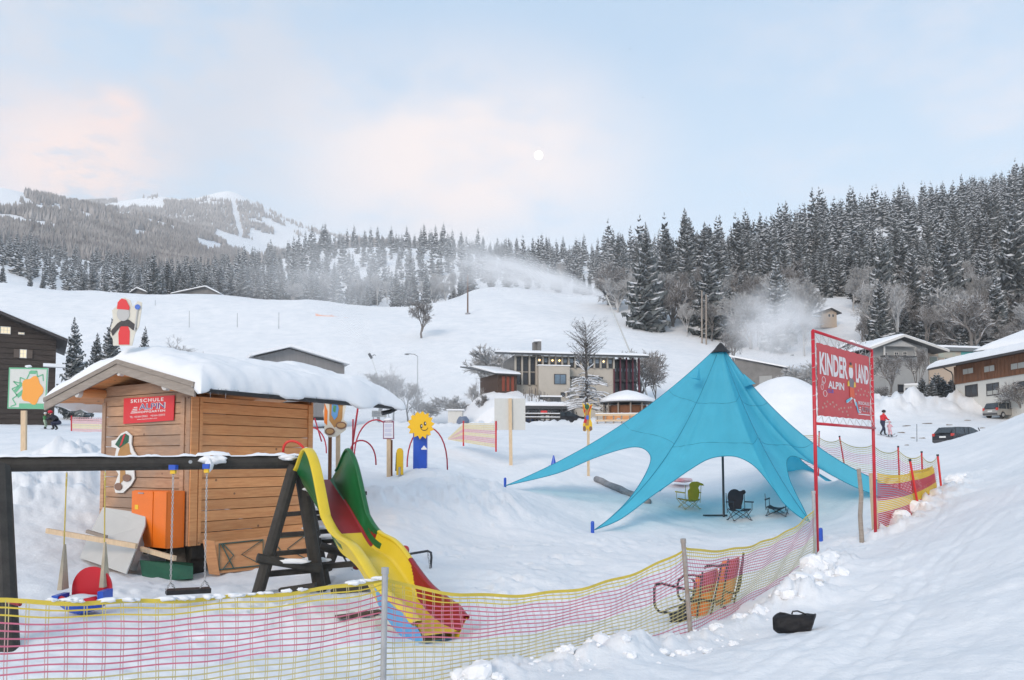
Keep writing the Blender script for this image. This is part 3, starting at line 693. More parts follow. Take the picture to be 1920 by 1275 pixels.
def mountain_forest():
    """far woods on the mountain: small five-sided spires, thinned where the photo shows open snow"""
    rg = np.random.default_rng(9); n = 60000
    px = rg.uniform(-60, 900, n); d = np.exp(rg.uniform(math.log(640), math.log(3100), n))
    a = (px - 960) / FOC; X = a * d; Y = d; Z = H(X, Y, False)
    sx = np.empty(n); sy = np.empty(n)
    z = Z - CAMZ; c, s = math.cos(PITCH), math.sin(PITCH); f = Y * c + z * s; u = -Y * s + z * c
    sy = PCY - FOC * u / f; sx = 960 + FOC * X / f
    nz = fbm(X, Y, .0045, 4, 55) + .25 * fbm(sx, sy, .03, 3, 66)
    keep = nz > np.where(d > 2300, .01, -.13)
    # open pistes and alpine meadows below the summit
    def seg(x0, y0, x1, y1, w):
        t = np.clip(((sx - x0) * (x1 - x0) + (sy - y0) * (y1 - y0)) / ((x1 - x0) ** 2 + (y1 - y0) ** 2), 0, 1)
        return np.hypot(sx - x0 - t * (x1 - x0), sy - y0 - t * (y1 - y0)) > w
    far = d > 2300
    for g in ((400, 366, 470, 372, 9), (436, 375, 452, 440, 5), (245, 380, 300, 384, 9), (300, 372, 370, 372, 6), (410, 440, 495, 466, 8), (430, 462, 480, 472, 6), (0, 350, 40, 368, 8), (50, 378, 75, 395, 6), (100, 448, 140, 462, 7), (118, 395, 138, 400, 3), (225, 378, 290, 386, 6), (480, 445, 500, 450, 4)):
        keep &= seg(*g)
    keep &= ~((sy < 376 + np.maximum(0, (sx - 455)) * .55) & far & (rg.random(n) < .8))
    X, Y, Z, d = X[keep], Y[keep], Z[keep], d[keep]
    X, Y, Z, d = X[:40000], Y[:40000], Z[:40000], d[:40000]
    m = len(X); h = rg.uniform(7, 14, m) * (1 + (d > 2300) * .35); w = h * rg.uniform(.2, .32, m)
    ang = rg.uniform(0, 6.28, m)
    k = 4; V = np.zeros((m, k * 2 + 1, 3)); 
    for j in range(k):
        t = ang + j * 2 * math.pi / k
        V[:, j] = np.stack([X + np.cos(t) * w, Y + np.sin(t) * w, Z], -1)
        V[:, k + j] = np.stack([X + np.cos(t + .5) * w * .62, Y + np.sin(t + .5) * w * .62, Z + h * .45], -1)
    V[:, 2 * k] = np.stack([X, Y, Z + h], -1)
    F = []
    for j in range(k):
        j2 = (j + 1) % k; F += [(j, j2, k + j), (j2, k + j2, k + j), (k + j, k + j2, 2 * k)]
    F = (np.array(F)[None] + (np.arange(m) * (2 * k + 1))[:, None, None]).reshape(-1, 3)
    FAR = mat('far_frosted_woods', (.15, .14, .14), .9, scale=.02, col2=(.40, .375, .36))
    link('mountain_forest', arrmesh('mountain_forest', V.reshape(-1, 3), F, FAR), label='hazy woods covering the flanks of the far snowy mountain', cat='forest', kind='stuff')
    print('mountain trees', m)
mountain_forest()
# ---------------------------------------------------------------- lettering
def textmesh(s, bold=0.0, spacing=1.0):
    cu = bpy.data.curves.new('t', 'FONT'); cu.body = s; cu.size = 1; cu.offset = bold; cu.space_character = spacing; cu.resolution_u = 3
    o = bpy.data.objects.new('t', cu); COL.objects.link(o)
    dg = bpy.context.evaluated_depsgraph_get(); dg.update()
    me = bpy.data.meshes.new_from_object(o.evaluated_get(dg))
    V = np.array([v.co[:] for v in me.vertices]); F = [tuple(p.vertices) for p in me.polygons]
    bpy.data.objects.remove(o); bpy.data.curves.remove(cu); bpy.data.meshes.remove(me)
    V[:, 0] -= V[:, 0].min(); V[:, 1] -= V[:, 1].min()
    return V, F
def letters(mb, s, quad, u0, u1, v0, v1, off, bold=.0, mi=0, spacing=1.0):
    """text stretched over the (u, v) box of a quad (bottom-left, bottom-right, top-right, top-left)"""
    V, F = textmesh(s, bold, spacing); w = V[:, 0].max() or 1; h = V[:, 1].max() or 1
    bl, br, tr, tl = [Vector(q) for q in quad]; n = (br - bl).cross(tl - bl).normalized() * off
    vs = []
    for x, y, z in V:
        u = u0 + (u1 - u0) * x / w; v = v0 + (v1 - v0) * y / h
        vs.append((bl * (1 - u) + br * u) * (1 - v) + (tl * (1 - u) + tr * u) * v + n)
    mb.add(vs, F, mi)
def quadpt(quad, u, v, off=0):
    bl, br, tr, tl = [Vector(q) for q in quad]; n = (br - bl).cross(tl - bl).normalized() * off
    return (bl * (1 - u) + br * u) * (1 - v) + (tl * (1 - u) + tr * u) * v + n
def flat(mb, quad, pts, off, mi=0, th=.002):
    bl, br, tr, tl = [Vector(q) for q in quad]; n = (br - bl).cross(tl - bl).normalized()
    mb.prism([quadpt(quad, u, v, off - th) for u, v in pts], n, th, mi)
def arc(cx, cy, rx, ry, a0=0, a1=360, n=20):
    return [(cx + rx * math.cos(R(a0 + (a1 - a0) * i / n)), cy + ry * math.sin(R(a0 + (a1 - a0) * i / n))) for i in range(n + (0 if a1 - a0 == 360 else 1))]

class Frame:
    def __init__(s, o, ang):
        s.o = Vector(o); s.a = Vector((math.cos(ang), math.sin(ang), 0)); s.b = Vector((-math.sin(ang), math.cos(ang), 0))
    def __call__(s, u, v, z): return Vector((s.o.x + s.a.x * u + s.b.x * v, s.o.y + s.a.y * u + s.b.y * v, z if s.o.z is None else s.o.z + z))
    def box(s, mb, u0, u1, v0, v1, z0, z1, mi=0):
        mb.quadbox(s((u0 + u1) / 2, (v0 + v1) / 2, (z0 + z1) / 2), s.a * (u1 - u0) / 2, s.b * (v1 - v0) / 2, (0, 0, (z1 - z0) / 2), mi)
def snowslab(Fn, u0, u1, v0, v1, zf, T, nu=60, nv=60, pw=8, seed=0, amp=.12, over=.0, lumps=1.0):
    """closed rounded snow cover over the rectangle, resting on height zf(u, v)"""
    mb = MB(); S = np.linspace(-1, 1, nu); Q = np.linspace(-1, 1, nv)
    S = np.sign(S) * (1 - (1 - np.abs(S)) ** 1.7); Q = np.sign(Q) * (1 - (1 - np.abs(Q)) ** 1.7)
    top = []; bot = []
    for j, q in enumerate(Q):
        for i, s_ in enumerate(S):
            u = (u0 + u1) / 2 + (u1 - u0) / 2 * s_; v = (v0 + v1) / 2 + (v1 - v0) / 2 * q
            e = max(abs(s_), abs(q)); f = max(0, (1 - e ** pw)) ** .5
            nz = float(fbm(u * 1.3 + seed, v * 1.3, 1, 4, seed)[()]) if not hasattr(fbm(0., 0.), 'shape') else float(np.asarray(fbm(u * 1.3 + seed, v * 1.3, 1, 4, seed)))
            n2 = float(np.asarray(fbm((u * .8 + v * .25) + seed, v * 1.7, 1, 3, seed + 5)))
            k = max((abs(s_) if over else e) - .82, 0) / .18
            top.append(Fn(u + (u1 - u0) * 0 + (s_ * .05 * k * (1 + 3 * n2) if over else 0), v + 0, zf(u, v) + T * f * (1 + amp * 3 * nz) + .012 - over * k * k * (.5 + 2.2 * max(0, n2 + .15)) * lumps))
            bot.append(Fn(u * 1.0, v, zf(u, v) + .008 - over * k * k * (.5 + 2.2 * max(0, n2 + .15)) * lumps))
    n = nu * nv; fs = []
    for j in range(nv - 1):
        for i in range(nu - 1):
            a = j * nu + i; fs.append((a, a + 1, a + nu + 1, a + nu)); fs.append((n + a, n + a + nu, n + a + nu + 1, n + a + 1))
    mb.add(top + bot, fs)
    for i in range(nu - 1):
        for (a, b) in ((i, i + 1), (n - 1 - i, n - 2 - i)): mb.f.append((b, a, a + n, b + n)); mb.m.append(0)
    for j in range(nv - 1):
        for (a, b) in (((j + 1) * nu, j * nu), ((j + 1) * nu - 1, (j + 2) * nu - 1)): mb.f.append((b, a, a + n, b + n)); mb.m.append(0)
    return mb

# ---------------------------------------------------------------- ski-school hut
def hut():
    C0 = Vector((-5.2, 13.0, 0)); F = Frame(C0, 0); F.a = Vector((-.8375, .547, 0)).normalized(); F.b = Vector((.547, .8375, 0)).normalized()
    W, D, z0, zt = 2.56, 2.58, .43, 2.82
    EU0, EU1, RU = -.78, 3.58, 1.28; zr, ze = 3.42, 2.93
    def rz(u, v=0):
        k = abs(u - RU); k = math.sqrt(k * k + .0004); sl = (zr - ze) / (RU - EU0); return zr - sl * k
    t = thing('ski_hut', F(1.28, 1.29, 0), 'honey-coloured wooden plank hut under a thick snow roof behind the swings', 'hut')
    rg = random.Random(3); hgt = .178
    # planks, course by course on the four walls
    def plank(u0, u1, v0, v1, z_0, z_1, topf=None, wall=0):
        m = MB(); g = .006; th = rg.uniform(-.003, .003)
        if wall == 0: cs = [(u0, -.02 + th), (u1, -.02 + th), (u1, .03), (u0, .03)]
        elif wall == 1: cs = [(-.02 + th, v1), (-.02 + th, v0), (.03, v0), (.03, v1)]
        elif wall == 2: cs = [(u1, D + .02), (u0, D + .02), (u0, D - .03), (u1, D - .03)]
        else: cs = [(W + .02, v0), (W + .02, v1), (W - .03, v1), (W - .03, v0)]
        vs = []
        for z in (0, 1):
            for k, (u, v) in enumerate(cs):
                zz = z_0 + g if z == 0 else z_1 - g
                if z == 1 and topf: zz = min(zz, topf(u) - .05)
                ins = .010 if k < 2 else 0
                vs.append(F(u, v, zz))
        m.add(vs, [(0, 1, 5, 4), (1, 2, 6, 5), (2, 3, 7, 6), (3, 0, 4, 7), (4, 5, 6, 7), (3, 2, 1, 0)])
        m.build('plank', WOODNEW if wall != 0 else GABLEW, t, loc=F((u0 + u1) / 2, (v0 + v1) / 2, (z_0 + z_1) / 2))
    global GABLEW
    GABLEW = mat('sun_greyed_plank', (.36, .20, .115), .65, scale=2.0, bump=.35, bscale=20, col2=(.56, .34, .21), stretch=(1.5, 1.5, 12), obvar=.12)
    age_wood(GABLEW, (.30, .22, .17), (.10, .045, .025), .8, .42, .62, gmax=.7)
    z = z0; i = 0
    while z < zr - .1:
        z1 = z + hgt
        if z1 < zt + .2:
            for w in (1, 2, 3): 
                if w != 2 or True: plank(0, W, 0, D, z, min(z1, zt + .02 if w != 2 else z1), None, w)
        # gable wall: clip the course by the roof slope
        sl = (zr - ze) / (RU - EU0)
        if z > ze + .2: half = (zr - .12 - z) / sl
        else: half = 9
        u0 = max(0, RU - half); u1 = min(W, RU + half)
        if u1 - u0 > .1: plank(u0, u1, 0, 0, z, z1, rz, 0)
        z = z1
    for (u0, u1, v0, v1, mm) in ((-.005, .10, -.045, -.02, GABLEW), (W - .1, W + .005, -.045, -.02, GABLEW), (.16, .26, -.04, -.02, GABLEW), (-.045, -.02, -.045, .09, WOODNEW), (-.045, -.02, D - .13, D - .02, WOODNEW), (-.04, -.02, .11, .17, WOODNEW)):
        m = MB(); F.box(m, u0, u1, v0, v1, z0 - .02, zt); m.build('corner_board', mm, t)
    m = MB()
    for u in (.12, 1.28, 2.44): F.box(m, u - .09, u + .09, .06, D - .06, z0 - .24, z0 - .02)
    for u in (.2, 2.36):
        for v in (.2, D - .2): F.box(m, u - .13, u + .13, v - .13, v + .13, -.5, z0 - .24)
    m.build('floor_joist', WOODDARK, t)
    # roof boards, purlins, barge boards
    V0, V1 = -.46, 4.05
    for sgn, (ua, ub) in ((1, (EU0, RU)), (-1, (RU, EU1))):
        n = 12
        for k in range(n):
            a = ua + (ub - ua) * k / n; b = ua + (ub - ua) * (k + 1) / n - .006
            m = MB(); vs = [F(u, v, rz(u) - dz) for dz in (.045, 0.0) for (u, v) in ((a, V0), (b, V0), (b, V1), (a, V1))]
            m.add(vs, [(0, 1, 2, 3)[::-1], (4, 5, 6, 7), (0, 1, 5, 4), (1, 2, 6, 5), (2, 3, 7, 6), (3, 0, 4, 7)])
            m.build('roof_board', WOODNEW if k else WOODGREY, t, loc=F((a + b) / 2, (V0 + V1) / 2, rz(a)))
    for u, z, r in ((.0, rz(0) - .14, .085), (RU, zr - .14, .085), (W, rz(W) - .14, .085)):
        m = MB(); m.tube([F(u, V0 + .02, z), F(u, V1 - .75, z)], r, 14); pu = m.build('purlin', WOODNEW, t, smooth=False)
        m = MB(); m.tube([F(u, V0 - .055, z - .0), F(u, V0 + .015, z)], [r * .98, r * 1.03], 14); m.build('painted_end', WHITE2, pu)
    for side, (ua, ub) in enumerate(((EU0 - .02, RU), (RU, EU1 + .02))):
        for lay, (dz0, dz1, dv, mm) in enumerate(((-.02, .055, -.035, WOODGREY), (-.17, -.025, 0, WOODGREY))):
            m = MB(); vs = []
            for v in (V0 - .03 + dv * .6, V0 + .0 + dv * .6):
                for u, q in ((ua, 0), (ub, 0), (ub, 1), (ua, 1)): vs.append(F(u, v - .05, rz(u) + (dz1 if q else dz0) + .0))
            m.add(vs, [(0, 1, 2, 3), (7, 6, 5, 4), (0, 4, 5, 1), (1, 5, 6, 2), (2, 6, 7, 3), (3, 7, 4, 0)]); m.build('barge_board', mm, t)
    # roofing felt edge, gutter
    m = MB(); gu = EU0 - .07; gz = rz(EU0) - .05
    pts = [F(gu, V0 - .02, gz), F(gu, V1 + .06, gz - .02)]
    prof = [(.065 * math.cos(R(a)), .065 * math.sin(R(a))) for a in range(180, 361, 20)] + [(.056 * math.cos(R(a)), .056 * math.sin(R(a)) + .004) for a in range(360, 179, -20)]
    k = len(prof); vs = [F(gu + p[0], v, gz + p[1] + dz) for v, dz in ((V0 - .02, 0), (V1 + .06, -.02)) for p in prof]
    m.add(vs, [(i, (i + 1) % k, k + (i + 1) % k, k + i) for i in range(k)])
    gt = m.build('gutter', GUTTER, t)
    m = MB(); m.tube([F(gu, V1 + .055, gz - .02), F(gu, V1 + .1, gz - .02)], [.07, .075], 14); m.tube([F(gu + .02, V1 - .02, gz - .05), F(gu + .12, V1 - .1, gz - .12), F(gu + .2, V1 - .25, gz - .16)], .045, 8); m.build('gutter_end_cap', GUTTER, gt)
    m = MB(); m.tube([F(EU0 + .01, V0, rz(EU0) + .01), F(EU0 + .01, V1, rz(EU0) + .01)], .016, 6); m.build('roof_edge_strip', GUTTER, t)
    # roof snow
    sn = snowslab(F, EU0 - .10, EU1 + .05, V0 - .08, V1 + .12, lambda u, v: rz(u) + .0 + .0, .33, 110, 110, 12, 5, .15, over=.09, lumps=1.0)
    sn.build('roof_snow', ROOFSNOW, t, smooth=True)
    rgx = random.Random(12)
    for k in range(26):
        v = rgx.uniform(V0, V1); u = EU0 - .1 - rgx.uniform(0, .02); z = rz(EU0) - .03; L = rgx.uniform(.04, .17)
        m = MB(); m.tube([F(u, v, z), F(u, v, z - L)], [.008, .001], 5); m.build('icicle', ICE, t)
    # banner on the gable wall
    Q = [on(F, 231, 795), on(F, 325, 788), on(F, 327, 741), on(F, 232, 747)]
    b = thing('hut_banner', Q[0], 'red ski school banner pinned to the hut gable wall', 'banner')
    n = -F.b * .001
    m = MB(); m.add([q + F.b * .012 for q in Q] + list(Q), [(3, 2, 1, 0)[::1], (4, 5, 6, 7), (0, 1, 5, 4), (1, 2, 6, 5), (2, 3, 7, 6), (3, 0, 4, 7)]); m.build('banner_sheet', BANNERRED, b)
    m = MB()
    letters(m, 'SKISCHULE', Q, .15, .80, .80, .94, .003, .02, 0, 1.25)
    letters(m, 'ALPIN', Q, .32, .84, .50, .75, .003, .035, 0)
    letters(m, 'HOPFGARTEN', Q, .30, .84, .375, .46, .003, .02, 0, 1.1)
    letters(m, 'TEL. +43-664-1200621    +43-664-1220475', Q, .14, .84, .21, .285, .003)
    letters(m, 'www.skischule-alpin.com', Q, .29, .69, .10, .165, .003)
    for j in range(4): flat(m, Q, [(.15 + .02 * j, .39 + .07 * j), (.29, .39 + .07 * j), (.29, .42 + .07 * j), (.16 + .02 * j, .42 + .07 * j)], .004)
    m.build('lettering', WHITE, b)
    m = MB(); letters(m, 'ALPIN', Q, .335, .825, .515, .735, .005, .0, 0); m.build('letter_inlay', mat('navy_ink', (.05, .06, .25), .5), b)
    return F, rz
GUTTER = mat('dark_gutter_metal', (.03, .032, .035), .4, var=.2, metal=.3)
WHITE2 = mat('whitewashed_wood', (.62, .60, .57), .7, var=.08)
BANNERRED = mat('banner_red_vinyl', (.66, .03, .035), .45, var=.05, scale=2, bump=.15, bscale=4)
ICE = mat('ice', (.75, .8, .85), .1, trans=.8)
def on(F, px, py, v=-.05):
    """pixel ray meets the plane v = const of a frame"""
    c = Vector((0, 0, CAMZ)); d = P(px, py, 10) - c; p0 = F(0, v, 0); n = F.b
    t = (p0 - c).dot(n) / d.dot(n); return c + d * t
HF, HRZ = hut()
def onx(F, px, py, u=-.05):
    c = Vector((0, 0, CAMZ)); d = P(px, py, 10) - c; p0 = F(u, 0, 0); n = F.a
    t = (p0 - c).dot(n) / d.dot(n); return c + d * t

# plain cut-out boards of children on skis (generic figures)
def cutout(name, quad, label, shapes, mats, cat='cutout', post=None, th=.018):
    t = thing(name, quadpt(quad, .5, 0), label, cat)
    names = ['board'] + [s[0] for s in shapes[1:]]
    for k, (nm, pts) in enumerate(shapes):
        m = MB(); 
        if k == 0: flat(m, quad, pts, 0, th=th)
        else: flat(m, quad, pts, .003 + .003 * k, th=.003)
        m.build(nm, mats[k], t)
    return t
CREAM = mat('cream_board', (.68, .65, .56), .6, var=.06)
TAN = mat('tan_paint', (.42, .22, .07), .55, var=.1); SKIN = mat('skin', (.62, .38, .27), .6); DGREEN = mat('dark_green_paint', (.02, .10, .05), .5)
ORANGE = mat('orange_paint', (.80, .20, .02), .4, var=.06); DARKPAINT = mat('charcoal_paint', (.03, .03, .035), .5); BLUEP = mat('blue_paint', (.05, .15, .55), .45); GREYP = mat('grey_paint', (.48, .48, .47), .5); YELP = mat('yellow_paint', (.80, .50, .02), .45)
# on the ridge: board with a small skier in a red cap and red dungarees
q = [P(205, 648, 13.0), P(264, 648, 13.05), P(267, 558, 13.05), P(207, 558, 13.0)]
oc = [(.12, .0), (.72, .0), (.80, .25), (.92, .40), (.98, .75), (.99, .90), (.86, .93), (.70, .80), (.62, .95), (.45, 1.0), (.28, .96), (.20, .82), (.06, .74), (.10, .52), (.04, .40), (.02, .22), (.10, .14)]
cutout('ridge_cutout', q, 'painted skier cutout with red cap and dungarees standing on the hut roof snow', [
 ('board', oc), ('dungarees', [(.30, .02), (.64, .02), (.64, .30), (.56, .44), (.36, .44), (.28, .26)]), ('jacket', [(.36, .40), (.30, .36), (.10, .20), (.04, .30), (.24, .46), (.38, .52), (.60, .54), (.80, .44), (.86, .34), (.74, .32), (.58, .40)]),
 ('face', arc(.42, .66, .20, .15)), ('cap', [(.22, .76), (.24, .90), (.36, .98), (.50, .95), (.62, .80), (.60, .74)]), ('pole', [(.78, .30), (.82, .30), (.90, .84), (.86, .84)]), ('pole_basket', arc(.87, .80, .085, .055))],
 [CREAM, mat('signal_red_paint', (.70, .02, .03), .45), DARKPAINT, GREYP, mat('signal_red_paint', (.70, .02, .03), .45), GREYP, BLUEP])
# on the gable wall, partly behind the swing beam
q = [on(HF, 208, 924, -.06), on(HF, 256, 924, -.06), on(HF, 256, 808, -.06), on(HF, 208, 808, -.06)]
cutout('wall_cutout', q, 'brown board figure with a green striped cap hung low on the hut gable wall', [
 ('board', [(.12, .10), (.18, .0), (.48, .0), (.78, .12), (.92, .22), (.90, .36), (.70, .42), (.95, .45), (1.0, .60), (.88, .68), (.80, .78), (.82, .92), (.62, 1.0), (.40, .96), (.20, .86), (.02, .84), (.02, .74), (.22, .72), (.16, .60), (.10, .42), (.30, .30)]),
 ('figure', [(.36, .14), (.60, .24), (.56, .40), (.88, .48), (.90, .58), (.76, .66), (.72, .80), (.44, .80), (.30, .64), (.22, .46), (.38, .40)]), ('cap', [(.18, .78), (.36, .72), (.70, .82), (.72, .92), (.58, .96), (.40, .92)]), ('cap_stripe', [(.36, .74), (.46, .78), (.60, .95), (.52, .94)]), ('scarf', [(.30, .50), (.52, .46), (.54, .51), (.34, .56)]),
 ('foot', arc(.32, .10, .15, .06)), ('foot', arc(.66, .24, .16, .06))], [mat('white_board', (.74, .73, .70), .5), TAN, DGREEN, RED, RED, mat('brown_paint', (.22, .12, .08), .5), mat('brown_paint', (.22, .12, .08), .5)])
# things leaning against the hut
def orange_box():
    a = on(HF, 277, 1020, -.12); b = on(HF, 341, 1018, -.12); top = on(HF, 277, 918, -.12)
    t = thing('electric_box', a, 'orange metal switch box hung at the hut corner', 'box')
    w = (b - a).length; h = top.z - a.z; F = Frame(a, 0); F.a = (b - a).normalized(); F.a.z = 0; F.a.normalize(); F.b = HF.b
    F.o = a - HF.b * .3
    m = MB(); F.box(m, .0, w * .99, .035, .34, 0, h); bo = m.build('box_body', OBOX, t)
    m = MB(); F.box(m, .0, w * .62, 0, .03, .01, h - .01); d = m.build('box_door', OBOX, t)
    m = MB(); F.box(m, w * .62 + .006, w * .99, .01, .03, .01, h - .01); m.build('box_door', OBOX, t)
    m = MB(); F.box(m, w * .2, w * .36, -.012, 0, h * .945, h * .965); m.build('handle', GALV, d)
    m = MB(); F.box(m, w * .1, w * .2, -.004, 0, h * .66, h * .74); m.build('sticker', YELP, d)
    m = MB(); m.tube([F(w * .3, .15, 0), F(w * .32, .12, -.15), F(w * .36, .2, -.5)], .012, 6); m.build('cable', WHITE, t)
OBOX = mat('orange_enamel', (.80, .175, .012), .38, var=.06, scale=3)
orange_box()
def board(name, pts, th, m_, label, cat, nrm=None):
    m = MB(); p = [Vector(q) for q in pts]; n = (p[1] - p[0]).cross(p[2] - p[0]).normalized()
    if n.y < 0: n = -n
    m.prism(p, n, th); return m.build(name, m_, label=label, cat=cat, loc=p[0])
PALEB = mat('pale_grey_board', (.52, .52, .50), .6, var=.06, scale=2, bump=.1)
board('white_board', [P(193, 951, 13.6), P(273, 963, 13.0), P(272, 985, 12.85), P(236, 1076, 12.1), P(150, 1046, 12.9), P(160, 1018, 13.2)], .02, PALEB, 'large pale grey board leaning on the hut gable below the cutout', 'board')
board('white_board', [P(275, 978, 13.2), P(279, 990, 13.2), P(256, 1070, 12.6), P(244, 1068, 12.5)], .02, PALEB, 'narrow grey board standing right behind the large pale board', 'board')
m = MB(); m.beam(P(88, 995, 12.6), P(256, 1024, 12.15), .05, .075); m.build('loose_batten', WOODPALE, label='pale splintered batten lying across the leaning white board', cat='batten', loc=P(170, 1010, 12.4))
m = MB(); m.beam(P(265, 1029, 12.6), P(328, 1047, 12.0), .05, .07); m.build('loose_batten', WOODPALE, label='short pale batten poking out below the orange box', cat='batten', loc=P(300, 1037, 12.3))
m = MB(); m.beam(P(163, 996, 12.9), P(200, 1007, 12.8), .05, .05); m.build('loose_batten', WOODGREY, label='small grey batten stub behind the large white board', cat='batten', loc=P(180, 1000, 12.8))
m = MB(); m.add([P(262, 1050, 12.5), P(362, 1062, 12.6), P(362, 1085, 12.5), P(268, 1092, 12.3), P(262, 1050, 13.1), P(362, 1055, 13.2), P(362, 1085, 13.1), P(268, 1092, 12.9)], [(0, 3, 2, 1), (4, 5, 6, 7), (0, 1, 5, 4), (1, 2, 6, 5), (2, 3, 7, 6), (3, 0, 4, 7)]); m.build('green_tub', mat('dark_green_tarpaulin', (.01, .09, .05), .5, var=.2), label='dark green plastic tub half buried under the orange box', cat='tub', loc=P(310, 1070, 12.8))
m = MB(); m.blob(G(345, 1062, 13.4, .25), .35, .3, .22, 4, 3, .2); m.build('rag_bundle', mat('grey_sacking', (.14, .12, .10), .9, var=.4, scale=6, bump=.8), smooth=True, label='crumpled brown sack stuffed under the hut corner', cat='sack', loc=G(345, 1062, 13.4))
def folded_table(px0, px1, d0, d1, ytop, ybot, label, slant, legs=1):
    pts = [P(px0, ybot[0], d0), P(px1, ybot[1], d1), P(px1 - slant, ytop[1], d1 + .25), P(px0 - slant, ytop[0], d0 + .25)]
    t = thing('folded_table', pts[0], label, 'folded table'); p = [Vector(q) for q in pts]
    m = MB(); m.prism(p, Vector((.1, 1, 0)), .03); m.build('table_top', TABLEW, t)
    def q(u, v): return quadpt(pts, u, v, .02)
    m = MB(); g = [(.08, .1), (.92, .1), (.92, .9), (.08, .9)]
    m.tube([q(*k) for k in g], .013, 6, closed=True); m.build('leg_frame', FRAMEG, t)
    m = MB(); m.tube([q(.92, .9) if legs else q(.08, .9), q(.5, .5), q(.92, .1)], .009, 5); m.tube([q(.15, .1), q(.35, .5), q(.15, .9)], .010, 5); m.tube([q(.35, .1), q(.12, .9)], .010, 5); m.build('brace', FRAMEG, t)
TABLEW = mat('varnished_table_wood', (.46, .20, .08), .45, scale=3, col2=(.60, .30, .13), stretch=(1, 1, 8), bump=.1)
FRAMEG = mat('green_steel_tube', (.05, .10, .085), .45, var=.2)
folded_table(402, 500, 12.75, 13.3, (1016, 1006), (1076, 1066), 'folded beer table with green frame leaning on the hut, nearest its corner', 0)
folded_table(496, 584, 13.35, 13.9, (1006, 998), (1062, 1056), 'folded beer table with green frame leaning on the hut behind the black posts', 6)
board('wooden_board', [P(392, 1075, 12.7), P(412, 1078, 12.75), P(402, 1014, 13.0), P(380, 1012, 12.95)], .03, TABLEW, 'orange-brown board standing upright at the hut corner beside the tables', 'board')

# ---------------------------------------------------------------- swing frame, tower and slide
def swingframe():
    t = thing('timber_swing_set', G(560, 1105, 10.6), 'dark timber swing frame with snow along its beam and a climbing tower', 'swing frame')
    bl = P(-130, 872, 9.0); br = P(580, 866, 10.55)
    m = MB(); m.tube([bl, (bl + br) / 2, br], .088, 14); be = m.build('beam', WOODDARK, t)
    # ragged snow strip on the beam
    m = MB(); n = 150; vs = []; rg = random.Random(8)
    d = (br - bl); sd = Vector((d.y, -d.x, 0)).normalized()
    for i in range(n):
        f = i / (n - 1); c = bl + d * f; x = f * 40
        h = .022 + .055 * max(0, float(np.asarray(fbm(x * .55, 3.1, 1, 4, 9))) + .18); h *= 1.0 if f < .985 else .5
        if .67 < f < .76: h += .035
        w = .055 + .5 * h
        for a in (-1.15, -.8, -.35, 0, .35, .8, 1.15): vs.append(c + sd * math.sin(a) * w * 1.15 + Vector((0, 0, .070 + h * math.cos(a * 1.1))))
    m.add(vs, [(i * 7 + j, i * 7 + j + 1, i * 7 + j + 8, i * 7 + j + 7) for i in range(n - 1) for j in range(6)])
    m.build('beam_snow', ROOFSNOW, be, smooth=True)
    m = MB(); m.blob(P(400, 862, 9.98), .14, .07, .06, 3, 3, .3); m.blob(P(392, 872, 9.9), .05, .04, .07, 4, 3, .3); m.blob(P(540, 858, 10.3), .12, .09, .035, 5, 3, .3); m.build('snow_clump', ROOFSNOW, be, smooth=True)
    def log(a, b, r, nm='post', sides=10, mt=WOODDARK): 
        m = MB(); m.tube([a, b], r, sides); return m.build(nm, mt, t)
    log(P(2, 880, 9.1), G(16, 1235, 7.45, -.1), .10)
    log(P(552, 872, 10.42), G(478, 1116, 10.25, -.12), .078); log(P(562, 874, 10.55), G(603, 1108, 10.8, -.12), .085)
    log(P(655, 955, 12.0), G(608, 1062, 12.3, -.1), .075); log(P(570, 900, 11.6), G(615, 1100, 11.2, -.15), .075)
    log(P(482, 1046, 10.18), P(600, 1066, 10.55), .062, 'brace'); log(P(600, 1024, 11.2), P(700, 1052, 11.4), .06, 'brace')
    # platform and ladder treads
    m = MB(); a = P(572, 925, 10.6); b = P(630, 929, 10.4); dd = Vector((.25, 1.0, 0))
    for k in range(5):
        m = MB(); o = dd * (.02 + k * .16); m.beam(a + o, b + o + Vector((.08, 0, 0)), .14, .05); m.build('platform_board', WOODDARK, t)
    m = MB(); m.blob(P(583, 914, 10.75), .10, .22, .05, 6, 3, .3); m.build('snow_patch', ROOFSNOW, t, smooth=True)
    for (x0, y0, x1, y1, d, w) in ((530, 965, 590, 960, 11.3, .06), (583, 960, 648, 957, 11.9, .08), (586, 972, 640, 968, 12.1, .07), (521, 1003, 596, 998, 11.0, .055), (590, 997, 655, 993, 11.7, .07), (598, 1014, 690, 1008, 11.5, .085), (508, 1039, 598, 1031, 10.8, .06), (494, 1077, 594, 1068, 10.5, .07), (606, 1062, 695, 1054, 11.0, .07)):
        m = MB(); m.beam(P(x0, y0, d), P(x1, y1, d + .15), .10, w); m.build('tread', WOODDARK, t)
    for (px, py, d, rx) in ((590, 953, 11.85, .2), (594, 990, 11.6, .16), (604, 1007, 11.4, .2), (540, 1052, 10.3, .3), (600, 1050, 10.9, .14)):
        m = MB(); m.blob(P(px, py, d), rx, .05, .028, px, 2, .4); m.build('snow_patch', ROOFSNOW, t, smooth=True)
    for (x0, y0, x1, y1, d) in ((525, 1108, 592, 1098, 10.5), (622, 1110, 710, 1097, 10.6)):
        m = MB(); m.beam(P(x0, y0, d), P(x1, y1, d), .12, .07); m.build('ground_sill', WOODDARK, t)
    m = MB(); m.tube([P(357, 866, 9.78), P(357, 866, 9.74)], .022, 10); m.build('bolt', GALV, t)
swingframe()
